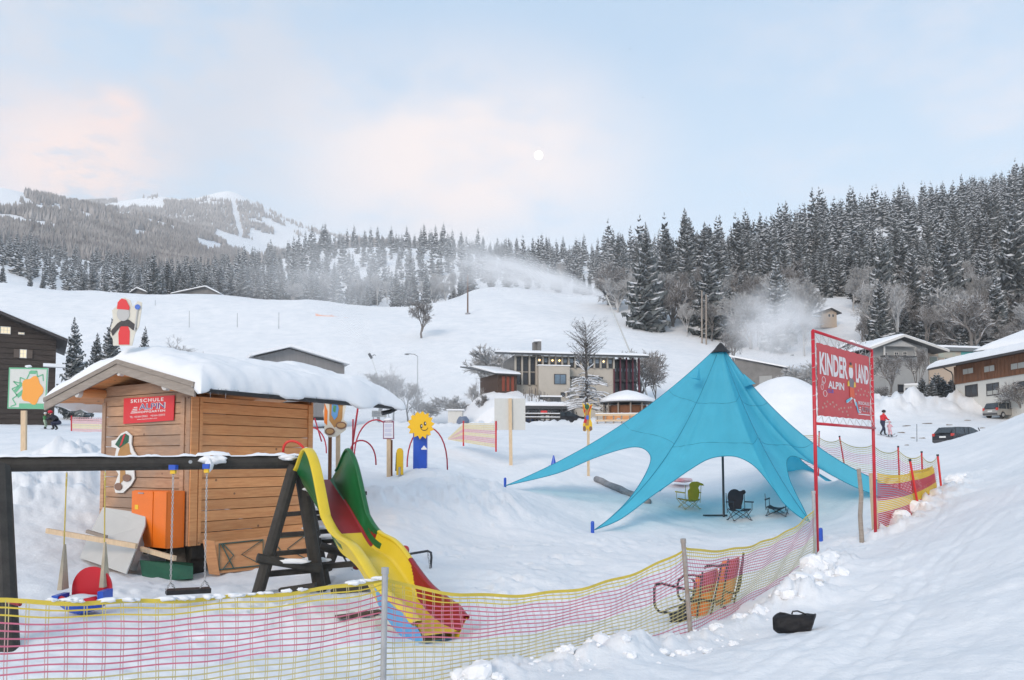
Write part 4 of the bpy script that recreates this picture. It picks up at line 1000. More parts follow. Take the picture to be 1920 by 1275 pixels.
def chain(mb, a, b, link=.042, r=.0045, w=.011):
    a = Vector(a); b = Vector(b); d = b - a; L = d.length; d.normalize(); n = int(L / (link * .78)); s1 = d.orthogonal().normalized(); s2 = d.cross(s1)
    for i in range(n):
        c = a + d * (L * (i + .5) / n); s = s1 if i % 2 else s2
        mb.tube([c + d * (link / 2 * math.cos(t)) + s * (w * math.sin(t)) for t in [R(60 * k) for k in range(6)]], r, 4, closed=True)
def belt_swing():
    hl = P(325, 884, 9.72); hr = P(388, 882, 9.88); sl = P(320, 1092, 9.66); sr = P(384, 1088, 9.84)
    t = thing('belt_swing', P(352, 1107, 9.75), 'black flat swing seat hanging on two chains', 'swing')
    m = MB(); a = P(311, 1110, 9.62); b = P(394, 1106, 9.86); m.beam(a, b, .18, .055); se = m.build('seat', BLACK, t)
    for h, s, q in ((hl, sl, P(316, 1106, 9.6)), (hr, sr, P(380, 1104, 9.8))):
        m = MB(); chain(m, h, s); m.build('chain', GALV, t, kind='stuff')
        for off in (-.045, .045):
            m = MB(); e = Vector((s.x, s.y, a.z + .02)) + (b - a).normalized() * off * .8 + Vector((0, off, 0)); chain(m, s, e); m.build('chain', GALV, t, kind='stuff')
        m = MB(); m.quadbox(h + Vector((0, 0, .0)), (.028, 0, 0), (0, .028, 0), (0, 0, .028)); m.build('hanger', YELP, t)
        m = MB(); m.quadbox(h + Vector((0, .0, .05)), (.04, 0, 0), (0, .045, 0), (0, 0, .03)); m.build('bracket', BLUE, t)
belt_swing()
def baby_swing():
    t = thing('toddler_swing', P(158, 1130, 9.1), 'red and blue toddler swing seat hanging on pale ropes', 'swing')
    c = P(157, 1125, 9.1)
    for h, s, mm in ((P(125, 886, 9.25), P(117, 1105, 9.15), WOODPALE), (P(197, 884, 9.4), P(195, 1100, 9.25), YELP2)):
        m = MB(); k = h + (s - h) * .62; m.tube([h, h + (s - h) * .12], .010, 6); m.tube([h + (s - h) * .12, k], .0075, 6); m.build('rope', YELP2, t)
        m = MB(); m.add([k + Vector((-.008, 0, 0)), k + Vector((.008, 0, 0)), s + Vector((.030, -.07, 0)), s + Vector((-.022, -.07, 0)), k + Vector((-.008, .03, 0)), k + Vector((.008, .03, 0)), s + Vector((.030, -.0 + .08, 0)), s + Vector((-.022, -.0 + .08, 0))], [(0, 1, 2, 3)[::-1], (4, 5, 6, 7), (0, 4, 7, 3)[::-1], (1, 2, 6, 5)[::-1]]); m.build('canvas_strap', mat('cream_canvas', (.46, .40, .30), .8, var=.15), t)
        m = MB(); chain(m, h + Vector((0, 0, .01)), h + (s - h) * .08, .03, .004, .009); m.build('hook', GALV, t, kind='stuff')
    # seat back: upright red oval shell, blue bowl below, blue arm pads
    m = MB(); n = 20
    back = [(c.x + .225 * math.cos(R(a)), c.y + .16, c.z + .10 + .25 * math.sin(R(a))) for a in range(0, 181, 10)]
    back = [(c.x + .225, c.y + .16, c.z - .06)] + back + [(c.x - .225, c.y + .16, c.z - .06)]
    m.prism([Vector(p) for p in back], Vector((0, 1, 0)), .035); m.build('backrest', mat('bright_red_plastic', (.72, .015, .03), .35), t)
    m = MB(); rows = []; K = 24
    for j, (zz, s) in enumerate(((.05, 1.0), (.0, 1.02), (-.05, .93), (-.09, .72), (-.11, .35), (-.115, .02))):
        rows.append([(c.x + .27 * s * math.cos(R(360 * i / K)), c.y + .17 * s * math.sin(R(360 * i / K)), c.z + zz - .02 + .02 * math.cos(R(720 * i / K))) for i in range(K)])
    vs = [p for r_ in rows for p in r_]; m.add(vs, [(j * K + i, (j + 1) * K + i, (j + 1) * K + (i + 1) % K, j * K + (i + 1) % K) for j in range(5) for i in range(K)]); m.build('seat_shell', BLUE, t, smooth=True)
    m = MB(); m.tube([(c.x - .2, c.y - .1, c.z + .03), (c.x - .1, c.y - .17, c.z + .01), (c.x + .1, c.y - .17, c.z + .01), (c.x + .2, c.y - .1, c.z + .03)], .035, 8); m.build('front_pad', mat('bright_red_plastic', (.72, .015, .03), .35), t, smooth=True)
    m = MB(); m.quadbox((c.x + .25, c.y - .02, c.z + .06), (.032, 0, 0), (0, .11, 0), (0, 0, .055)); m.build('armrest', BLUE, t)
    m = MB(); m.quadbox((c.x - .25, c.y - .02, c.z + .02), (.035, 0, 0), (0, .12, 0), (0, 0, .05)); m.build('armrest', BLUE, t)
    m = MB(); m.blob((c.x, c.y - .04, c.z + .03), .17, .12, .04, 4, 3, .15); m.build('seat_snow', ROOFSNOW, t, smooth=True)
YELP2 = mat('yellow_rope', (.55, .42, .10), .7, var=.15)
baby_swing()

def slide():
    S0 = P(612, 930, 10.25); S1 = P(828, 1214, 7.75)
    t = thing('slide', S0, 'wavy playground slide, yellow with green humps and red and blue ends', 'slide')
    h = Vector((S1.x - S0.x, S1.y - S0.y, 0)); L = h.length; h.normalize(); n = Vector((-h.y, h.x, 0)); n = -n if n.x < 0 else n
    z0, z1 = S0.z, max(S1.z, hz(S1.x, S1.y) + .04)
    def bed(s):
        f = s / L; base = z0 + (z1 - z0) * (f + .08 * math.sin(math.pi * f) - .045 * math.sin(2 * math.pi * f) * 0)
        w = -.10 * math.exp(-((f - .30) / .13) ** 2) + .05 * math.exp(-((f - .5) / .12) ** 2) - .06 * math.exp(-((f - .80) / .13) ** 2)
        lip = .05 * max(0, f - .9) / .1
        return base + w + lip + (.0 if f > 0 else -f * .02)
    def wall(s):
        f = s / L
        hump = .58 * math.exp(-(abs(f - .03) / (.115 if f < .02 else .165)) ** 2.3)
        return .03 + max(hump, .155 * sstep(-.02, .12, np.float64(f)) + .03 * math.exp(-((f - .85) / .1) ** 2) - .06 * float(sstep(.93, 1.0, np.float64(f))))
    HW = .225; NS = 240; ss = [-.36 + (L + .36) * i / (NS - 1) for i in range(NS)]
    def pt(s, w, z): return Vector((S0.x, S0.y, 0)) + h * s + n * w + Vector((0, 0, z))
    # bed (inner surface), 8 across
    def strip(fa, cond, name, mt, rev=False, th=None):
        m = MB(); rows = [fa(s) for s in ss]; k = len(rows[0])
        m.v = [tuple(p) for r_ in rows for p in r_]
        for i in range(NS - 1):
            for j in range(k - 1):
                if cond((ss[i] + ss[i + 1]) / 2 / L, (j + .5) / (k - 1)):
                    f = (i * k + j, i * k + j + 1, (i + 1) * k + j + 1, (i + 1) * k + j); m.f.append(f[::-1] if rev else f); m.m.append(0)
        used = sorted({i for f in m.f for i in f}); mp_ = {o: k for k, o in enumerate(used)}; m.v = [m.v[i] for i in used]; m.f = [tuple(mp_[i] for i in f) for f in m.f]
        m.build(name, mt, t, smooth=True)
    def dp(s): return .10 * float(sstep(.35, .7, np.float64(s / L))) * (1 - .8 * float(sstep(.93, 1.0, np.float64(s / L))))
    def inner(sg):
        def f(s):
            b, w = bed(s), wall(s); out = []
            for j in range(15):
                q = j / 14
                lat = HW * (.80 + .20 * math.sin(q * math.pi / 2) ** .6) + .05 * q * q
                out.append(pt(s, sg * lat, b + .012 + w * (1 - math.cos(q * math.pi / 2)) ** .85 if q > 0 else b + .012))
            return out
        return f
    def outer(sg):
        def f(s):
            b, w = bed(s), wall(s)
            return [pt(s, sg * (HW * (.80 + .20 * (j / 10)) + .012 + .05 * (j / 10) ** 2), b - .03 - dp(s) + (w + .03 + dp(s)) * (j / 10)) for j in range(11)]
        return f
    def floor(s): return [pt(s, HW * .8 * (j / 8 * 2 - 1), bed(s) + .012) for j in range(9)]
    def under(s): return [pt(s, (HW * .8 + .012) * (j / 4 * 2 - 1), bed(s) - .03 - dp(s)) for j in range(5)]
    def rim(sg):
        def f(s):
            b, w = bed(s), wall(s); z = b + .012 + w; o = []
            for a in range(0, 361, 45): o.append(pt(s, sg * (HW + (.055 if sg > 0 else .035)) + (.034 if sg > 0 else .068) * math.cos(R(a)), z + .024 * math.sin(R(a)) - .004))
            return o
        return f
    diag = lambda f, q: f < .335 + .09 * q
    strip(floor, lambda f, q: f >= .23, 'slide_bed', YELLOW); strip(floor, lambda f, q: f < .23, 'slide_bed', DKRED)
    strip(under, lambda f, q: f < .80, 'slide_underside', YELLOW, True); strip(under, lambda f, q: f >= .80, 'slide_underside', LTBLUE, True)
    # right wall seen from inside
    grn = lambda f, q: f < .32 and q > (.18 + (.62 * max(0, (f - .10)) / .22 if f > .10 else 0) if f > .04 else -.1)
    strip(inner(1), grn, 'hump_panel', GREEN); strip(inner(1), lambda f, q: f < .32 and not grn(f, q) and f > .04, 'side_panel', DKRED)
    strip(inner(1), lambda f, q: .32 <= f < .60 + .12 * (1 - q), 'side_wall', YELLOW); strip(inner(1), lambda f, q: f >= .60 + .12 * (1 - q), 'side_panel', DKRED)
    strip(rim(1), lambda f, q: f < .33, 'rim', GREEN); strip(rim(1), lambda f, q: .33 <= f < .60, 'rim', YELLOW); strip(rim(1), lambda f, q: f >= .60, 'rim', DKRED)
    strip(outer(1), lambda f, q: f < .38, 'outer_wall', GREEN, True); strip(outer(1), lambda f, q: f >= .38, 'outer_wall', YELLOW, True)
    # left wall seen from outside
    strip(inner(-1), lambda f, q: f < .36, 'hump_panel', GREEN, True); strip(inner(-1), lambda f, q: f >= .36, 'side_wall', YELLOW, True)
    strip(outer(-1), lambda f, q: f < .30 - .12 * q, 'hump_panel', GREEN); strip(outer(-1), lambda f, q: .30 - .12 * q <= f < .66, 'outer_wall', YELLOW); strip(outer(-1), lambda f, q: f >= .66, 'side_panel', LTBLUE)
    strip(rim(-1), lambda f, q: True, 'rim', YELLOW)
slide()

# ---------------------------------------------------------------- star tent
TENTM = mat('turquoise_canvas', (.10, .52, .67), .6, var=.10, scale=1.2, bump=.8, bscale=5, stretch=(1, 1, .35))
def tentmat():
    m = TENTM; nt = m.node_tree; N = nt.nodes; L = nt.links; b = N['Principled BSDF']; out = [n for n in N if n.type == 'OUTPUT_MATERIAL'][0]
    tr = N.new('ShaderNodeBsdfTranslucent'); tr.inputs[0].default_value = (.07, .58, .76, 1)
    mx = N.new('ShaderNodeMixShader'); mx.inputs[0].default_value = .4
    L.new(b.outputs[0], mx.inputs[1]); L.new(tr.outputs[0], mx.inputs[2]); L.new(mx.outputs[0], out.inputs[0])
tentmat()
def tent():
    CX = P(1359, 965, 24.6); apex = P(1351, 645, 24.4)
    base = Vector((apex.x + .02, apex.y, hz(apex.x, apex.y)))
    t = thing('star_tent', base, 'turquoise star-shaped canvas tent with six arms and a central pole', 'tent')
    tips = [(947, 911, 26.5), (1115, 998, 20.0), (1518, 978, 19.0), (1745, 958, 20.6), (1576, 926, 29.5), (1237, 927, 29.0)]
    tips = [P(*q) for q in tips]
    tips = [Vector((q.x, q.y, max(q.z, hz(q.x, q.y) + .05))) for q in tips]
    mids = {0: (1203, 838, 23.0), 1: (1362, 855, 22.0), 2: (1478, 856, 22.6), 3: (1500, 855, 26.2), 4: (1390, 850, 27.2), 5: (1200, 845, 26.6)}
    ax = apex
    HEM = [
     [(1043, 888, 25.3), (1114, 859, 24.5), (1171, 841, 23.9), (1200, 839, 23.4), (1217, 850, 23.0), (1219, 868, 22.6), (1203, 902, 21.9), (1175, 941, 21.2), (1135, 979, 20.4)],
     [(1164, 973, 20.3), (1221, 931, 20.9), (1257, 906, 21.3), (1293, 881, 21.6), (1328, 861, 21.9), (1361, 855, 22.0), (1389, 859, 21.9), (1418, 877, 21.5), (1450, 916, 20.8), (1471, 945, 20.2), (1498, 968, 19.5)],
     [(1505, 950, 19.6), (1492, 925, 20.3), (1480, 897, 21.2), (1475, 870, 22.0), (1479, 858, 22.5), (1492, 856, 22.7), (1525, 871, 22.5), (1560, 891, 22.1), (1610, 916, 21.6), (1680, 940, 21.0)],
     [(1680, 931, 21.6), (1600, 888, 23.2), (1545, 862, 24.6), (1508, 850, 25.8), (1500, 860, 26.8), (1530, 884, 28.0)],
     [(1520, 908, 28.4), (1478, 884, 27.6), (1450, 862, 27.2), (1390, 846, 27.0), (1330, 846, 27.2), (1290, 862, 27.6), (1264, 897, 28.3)],
     [(1246, 905, 28.4), (1242, 875, 27.6), (1222, 850, 27.0), (1170, 828, 26.8), (1100, 850, 26.8), (1030, 878, 26.7)]]
    def edge(i, K=8):
        pts = [tips[i]] + [P(*q) for q in HEM[i]] + [tips[(i + 1) % 6]]; n = len(pts); out = []
        for k in range(n - 1):
            p0, p1, p2, p3 = pts[max(k - 1, 0)], pts[k], pts[k + 1], pts[min(k + 2, n - 1)]
            for u in range(K):
                t_ = u / K; out.append(.5 * ((2 * p1) + (p2 - p0) * t_ + (2 * p0 - 5 * p1 + 4 * p2 - p3) * t_ ** 2 + (3 * p1 - p0 - 3 * p2 + p3) * t_ ** 3))
        return out + [pts[-1]]
    RS = [.11, .20, .13, .22, .17, .14]
    def surf(b, k, s, corner, rs=.12):
        """point t=k from apex to boundary point b"""
        p = ax.lerp(b, k); L_ = (b - ax).length
        p.z -= rs * L_ * 4 * k * (1 - k) * .62 * (1 - .25 * k)
        # panels belly inward between seams
        inn = Vector((ax.x - p.x, ax.y - p.y, 0)); p += inn * (.012 * (1 - corner) ** 1 * 4 * k * (1 - k) * .9)
        return p
    NK = 34
    for i in range(6):
        E = edge(i); n = len(E); m = MB(); vs = []
        for j, b in enumerate(E):
            c = abs(j / (n - 1) * 2 - 1) ** 2.0
            for k in range(NK + 1):
                kk = .02 + .98 * (k / NK); p = surf(b, kk, 0, c, RS[i] + (RS[(i + 1) % 6] - RS[i]) * j / (n - 1))
                w = .004 * math.sin(j * .9 + i * 2) * math.sin(kk * 31 + j * .4) + .010 * math.sin(j * .55 + i) * math.sin(kk * 9) * math.exp(-((kk - .6) / .4) ** 2)
                vs.append(p + Vector((0, 0, w)))
        m.add(vs, [(j * (NK + 1) + k, (j + 1) * (NK + 1) + k, (j + 1) * (NK + 1) + k + 1, j * (NK + 1) + k + 1) for j in range(n - 1) for k in range(NK)])
        pn = m.build('canvas_panel', TENTM, t, smooth=True)
        # seams: edge hem, ridge seam and cross seam
        m = MB(); m.tube([Vector(b) for b in E], .012, 5); m.build('hem', SEAM, pn, smooth=True)
        m = MB(); m.tube([surf(E[0], .04 + .96 * k / 30, 0, 1, RS[i]) + Vector((0, 0, .004)) for k in range(31)], .011, 5); m.build('ridge_seam', SEAM, pn, smooth=True)
        for kk, jit in ((.36, .01), (.78, .015)):
            m = MB(); q = []
            for j, b in enumerate(E):
                c = abs(j / (n - 1) * 2 - 1) ** 2.0; Lb = (b - ax).length; km = min(.985, kk * 4.1 / max(Lb, 1))if kk > .5 else kk * 5.2 / max(Lb, 1)
                if kk > .5: km = min(.96, 3.55 / Lb)
                q.append(surf(b, km, 0, c, RS[i] + (RS[(i + 1) % 6] - RS[i]) * j / (n - 1)) + Vector((0, 0, .004)))
            m.tube(q, .006, 4); m.build('cross_seam', SEAM, pn, smooth=True)
    m = MB(); k = 12; ring = []
    cap = [ax.lerp(Vector((tp.x, tp.y, tp.z)), .0) for tp in tips]
    m.tube([ax + Vector((0, 0, .03)), ax + Vector((0, 0, -.04)), ax + Vector((0, 0, -.16)), ax + Vector((0, 0, -.27))], [.03, .10, .19, .30], 12); m.build('black_cap', BLACK, t)
    m = MB(); m.tube([ax + Vector((0, 0, -.1)), Vector((ax.x + .03, ax.y, base.z - .05))], .035, 10); m.build('centre_pole', DKSTEEL, t)
    for (px, py, d) in ((1305, 708, 23.6), (1404, 720, 23.7)):
        m = MB(); c = P(px, py + 6, d); s = 1 if px < 1350 else -1
        m.add([c + Vector((-.2 * s, -.02, .10)), c + Vector((.12 * s, .1, .42)), c + Vector((.14 * s, -.02, 0)), c + Vector((-.02, -.2, .05)), c + Vector((.0, .35, .1))], [(0, 3, 1), (3, 2, 1), (0, 4, 3), (4, 2, 3)]); m.build('vent_flap', TENTM, t)
    return tips
SEAM = mat('turquoise_seam', (.015, .24, .36), .6)
TIPS = tent()
for lab, (px, py, d) in zip(('by the leftmost arm of the tent', 'at the front-left arm tip of the tent', 'behind the red sign post by the right arm', 'at the far right arm tip of the tent'), ((947, 913, 26.6), (1111, 1000, 19.7), (1539, 1014, 17.2), (1575, 925, 29.4))):
    p = G(px, py, d, -.03); hh = .27 if d < 22 else .36
    m = MB(); m.tube([p, p + Vector((0, 0, hh)), p + Vector((.005, 0, hh + .03)), p + Vector((.005, 0, hh + .042))], [.045, .045, .035, .01], 12); m.build('peg_sleeve', BLUE, label='blue plastic peg sleeve standing ' + lab, cat='peg', loc=p)
m = MB(); p0 = P(1318, 972, 24.6); p1 = P(1364, 965, 24.4); m.tube([(p0.x, p0.y, hz(p0.x, p0.y) + .03), (p1.x, p1.y, hz(p1.x, p1.y) + .05)], .03, 6); m.build('tent_bar', DKSTEEL, label='dark metal bar lying on the snow at the foot of the tent pole', cat='bar', loc=p0)
def tentrope(i, px, py, d, lab):
    p = G(px, py, d, .1); m = MB(); m.tube([TIPS[i], p], .006, 4); m.build('guy_rope', WHITE, label=lab, cat='rope', loc=p)

# camping chairs
def campchair(px, py, d, rot, col, lab, back='round', hgt=.86, back_on=True, cup=True):
    p = G(px, py, d); F = Frame((p.x, p.y, p.z), R(rot)); t = thing('camping_chair', p, lab, 'camping chair')
    st = DKSTEEL if col is not YELLF else mat('pale_chair_tube', (.45, .38, .16), .5); W = .27; D = .24; sh = hgt * .42
    for (u, v) in ((-1, -1), (1, -1), (-1, 1), (1, 1)):
        m = MB(); m.tube([F(u * W, v * D, 0), F(-u * W * .9, v * D, sh)], .011, 5); m.build('leg', st, t)
        m = MB(); m.quadbox(F(u * W, v * D, .012), F.a * .025, F.b * .025, (0, 0, .012)); m.build('foot', st, t)
    for u in (-1, 1):
        m = MB(); m.tube([F(u * W, -D, 0), F(u * W * 1.0, D, sh * .95)], .010, 5); m.tube([F(u * W, D, 0), F(u * W, -D, sh * .95)], .010, 5); m.build('leg', st, t)
        m = MB(); m.tube([F(u * W * 1.02, -D, sh * .9), F(u * W * 1.05, -D, sh + .20)], .010, 5); m.tube([F(u * W * 1.02, D, sh * .6), F(u * W * 1.05, D + .06, hgt * .98)], .011, 5); m.build('upright', st, t)
        m = MB(); m.tube([F(u * W * 1.07, -D - .06, sh + .21), F(u * W * 1.07, D + .03, sh + .19)], .022, 6); m.build('armrest', col, t)
    m = MB(); K = 9; vs = []
    for j in range(K):
        for i in range(K):
            a, b = i / (K - 1) * 2 - 1, j / (K - 1) * 2 - 1; vs.append(F(a * W * .95, b * D, sh - .05 * (1 - a * a) - .03 * (b + 1) / 2 + (.02 if abs(a) == 1 else 0)))
    n = len(vs); m.add(vs + [v - Vector((0, 0, .012)) for v in vs], [(j * K + i, j * K + i + 1, (j + 1) * K + i + 1, (j + 1) * K + i) for j in range(K - 1) for i in range(K - 1)] + [(n + j * K + i, n + (j + 1) * K + i, n + (j + 1) * K + i + 1, n + j * K + i + 1) for j in range(K - 1) for i in range(K - 1)])
    m.build('seat', col, t, smooth=True)
    if back_on:
        q = [F(-W, D + .03, sh - .03), F(W, D + .03, sh - .03), F(W, D + .12, hgt + .1), F(-W, D + .12, hgt + .1)]
        m = MB()
        if back == 'round': pts = [(.22, 0), (.78, 0), (.88, .2)] + [(.5 + .42 * math.cos(R(a)), .55 + .42 * math.sin(R(a))) for a in range(-20, 201, 20)] + [(.12, .2)]
        elif back == 'ear': pts = [(.18, 0), (.82, 0), (.86, .2), (.98, .5), (1.0, .72), (1.08, .74), (1.16, .84), (1.10, .95), (.98, .95), (.88, .90)] + [(.5 + .42 * math.cos(R(a)), .58 + .42 * math.sin(R(a))) for a in range(50, 201, 15)] + [(.10, .2)]
        else: pts = [(.2, 0), (.8, 0), (.86, .2), (.9, .5), (.78, .62), (.82, .86), (.66, .98), (.3, .99), (-.10, .86), (-.16, .76), (.12, .78), (.22, .66), (.12, .5), (.12, .2)]
        flat(m, q, pts, .01, th=.02); m.build('backrest', col, t)
        if back == 'beak':
            m = MB(); flat(m, q, [(.25, .06), (.75, .06), (.72, .26), (.28, .26)], -.02 * 0 + .016, th=.004); m.build('print_patch', TAN, t)
    return t
YELLF = mat('mustard_fabric', (.55, .38, .03), .8, var=.1); NAVYF = mat('dark_navy_fabric', (.018, .02, .03), .75, var=.3)
campchair(1291, 962, 25.6, 200, YELLF, 'mustard yellow folding chair under the tent, left of the pole', 'beak', .78)
campchair(1387, 976, 23.6, 8, NAVYF, 'dark navy folding chair with a rounded back right beside the tent pole', 'ear', .80)
campchair(1458, 961, 23.4, 150, NAVYF, 'low dark folding chair partly hidden by the front right tent arm', 'round', .66, back_on=False)
m = MB(); c = G(1278, 922, 30.5, .1); m.blob(c + Vector((0, 0, .12)), .42, .5, .09, 9, 3, .1); m.build('snow_tube', mat('red_and_white_plastic', (.6, .12, .16), .4, col2=(.7, .6, .6), scale=2), smooth=True, label='red and white plastic sledge lying behind the yellow chair', cat='sledge', loc=c)
# ---------------------------------------------------------------- safety nets
NETY = mat('net_yellow', (.66, .50, .06), .6, var=.12, scale=2); NETP = mat('net_faded_straw', (.55, .47, .22), .65, var=.12, scale=2)
NETR = mat('net_red', (.52, .05, .09), .6, var=.15, scale=2); NETRF = mat('net_faded_red', (.60, .16, .24), .65, var=.15, scale=2)
NETO = mat('net_strong_yellow', (.80, .52, .02), .6, var=.1, scale=2)
NETC = mat('net_crimson', (.55, .03, .05), .6, var=.1, scale=2)
def net(nm, tops, bots, cw, chh, bands, sag, lab, parent=None, rw=.008, vw=.004, vpair=.012, belly=.0, vmat=None, cat='net', topcord=.03, group=None, wob=.0):
    """net hung between posts: tops/bots are the post points; bands = [(fraction from top, material)]"""
    t = thing(nm, bots[0], lab, cat, group) if parent is None else parent
    def S(f, v):
        """f along the whole line in bays, v 0 at top and 1 at the bottom"""
        i = min(int(f), len(tops) - 2); u = f - i
        T = tops[i].lerp(tops[i + 1], u); B = bots[i].lerp(bots[i + 1], u)
        s_ = 4 * u * (1 - u); sg = sag[i] if isinstance(sag, (list, tuple)) else sag
        T = T - Vector((0, 0, sg * s_ ** .85)); B = Vector(B); B.z -= .0
        p = T.lerp(B, v); d = tops[i + 1] - tops[i]; nn = Vector((d.y, -d.x, 0)).normalized()
        p += nn * (belly * s_ * math.sin(math.pi * v) + wob * math.sin(f * 23 + v * 5) * math.sin(v * 9 + f * 7) * .03)
        p.z += wob * .012 * math.sin(f * 31 + v * 11)
        return p
    Lb = [(tops[i + 1] - tops[i]).length for i in range(len(tops) - 1)]
    fs = []
    for i, L_ in enumerate(Lb):
        n = max(2, int(L_ / (cw[i] if isinstance(cw, (list, tuple)) else cw))); fs += [i + k / n for k in range(n)]
    fs.append(len(tops) - 1.0); hgt = max((a - b).length for a, b in zip(tops, bots)); nr = max(3, int(hgt / chh))
    keys = {}
    def mbof(m): 
        if m.name not in keys: keys[m.name] = (MB(), m)
        return keys[m.name][0]
    def matat(v):
        for f, m in bands:
            if v <= f: return m
        return bands[-1][1]
    def nrm(f):
        i = min(int(f), len(tops) - 2); d = tops[i + 1] - tops[i]; return Vector((d.y, -d.x, 0)).normalized()
    for r_ in range(nr + 1):
        v = r_ / nr; m = mbof(matat(v)); w = rw * (1.0 if r_ else topcord / rw); up = Vector((0, 0, w / 2)); o = len(m.v)
        for f in fs:
            p = S(f, v) + nrm(f) * .001; m.v += [tuple(p - up), tuple(p + up)]
        for k in range(len(fs) - 1): m.f.append((o + 2 * k, o + 2 * k + 2, o + 2 * k + 3, o + 2 * k + 1)); m.m.append(0)
    for k, f in enumerate(fs):
        for off in ((-vpair / 2, vpair / 2) if vpair else (0,)):
            for r_ in range(nr):
                v0, v1 = r_ / nr, (r_ + 1) / nr
                m = mbof(vmat(v0) if vmat else matat((v0 + v1) / 2)); a, b = S(f, v0), S(f, v1); i = min(int(f), len(tops) - 2)
                d = (tops[i + 1] - tops[i]).normalized(); c = d * off; h_ = d * (vw[i] if isinstance(vw, (list, tuple)) else vw) / 2
                m.add([a + c - h_, a + c + h_, b + c + h_, b + c - h_], [(0, 3, 2, 1)])
    for k_, (m, mt) in keys.items():
        m.build('netting', mt, t, kind='stuff')
    return t, S
def near_net():
    A = [P(-330, 1105, 4.0), P(721, 1085, 5.85), P(1283, 1027, 8.25), P(1526, 957, 12.8)]
    Bt = [A[0] + Vector((0, 0, -1.05)), P(719, 1330, 5.85), P(1295, 1196, 8.3), P(1531, 1052, 12.95)]
    Bt[1].z = min(Bt[1].z, hz(Bt[1].x, Bt[1].y)) if False else Bt[1].z
    for b in (0, 1, 2, 3): Bt[b].z = max(hz(Bt[b].x, Bt[b].y) - .03, A[b].z - 1.08)
    bands = [(.02, NETY), (.10, NETY), (.45, NETRF), (.80, NETP), (1.0, NETRF)]
    t, S = net('safety_net', A, Bt, [.095, .085, .062], .043, bands, [.11, .27, .22], 'long yellow and red mesh net running along the front to the red sign post', rw=.0095, vw=[.005, .005, .007], vpair=.015, belly=.04, wob=.6, vmat=lambda v: NETP if v < .1 or v > .45 and v < .8 else NETPINK, topcord=.026)
    return A, Bt, t
NETPINK = mat('net_pale_pink', (.56, .34, .33), .65, var=.12, scale=2)
NA, NB, NNET = near_net()
def netpost(top, bot, r, m_, lab, cat='post', capm=None, nm='net_post', group=None):
    t = thing(nm, bot, lab, cat, group); m = MB(); m.tube([bot + Vector((0, 0, -.15)), top], r, 12); m.build('pole', m_, t)
    m = MB(); m.tube([top - (top - bot).normalized() * .03, top + (top - bot).normalized() * .015], r * 1.22, 12); m.build('cap', capm or m_, t); return t
STPOLE = mat('scuffed_grey_pole', (.33, .34, .35), .45, scale=9, col2=(.46, .47, .48), metal=.2)
netpost(P(722, 1068, 5.8), Vector((NB[1].x, NB[1].y - .04, hz(NB[1].x, NB[1].y))), .022, STPOLE, 'grey metal post carrying the front net in front of the slide')
netpost(P(1281, 1013, 8.2), P(1297, 1196, 8.25), .024, mat('rusty_grey_pole', (.34, .33, .32), .6, scale=14, col2=(.28, .20, .15)), 'leaning rust-spotted metal post carrying the front net by the chairlift seats')
netpost(P(1525, 922, 12.85), P(1529, 1045, 12.9), .028, STPOLE, 'short grey post tied with net right beside the red sign post')
# snow sticking to the top cord
m = MB(); rg = random.Random(2)
for k in range(34):
    f = rg.uniform(.30, .99); T = NA[0].lerp(NA[1], f) - Vector((0, 0, .11 * (4 * f * (1 - f)) ** .85)); m.blob(T + Vector((0, -.0, .014)), rg.uniform(.02, .06), .018, rg.uniform(.008, .018), k, 2, .35)
m.build('cord_snow', ROOFSNOW, NNET, smooth=True, kind='stuff')

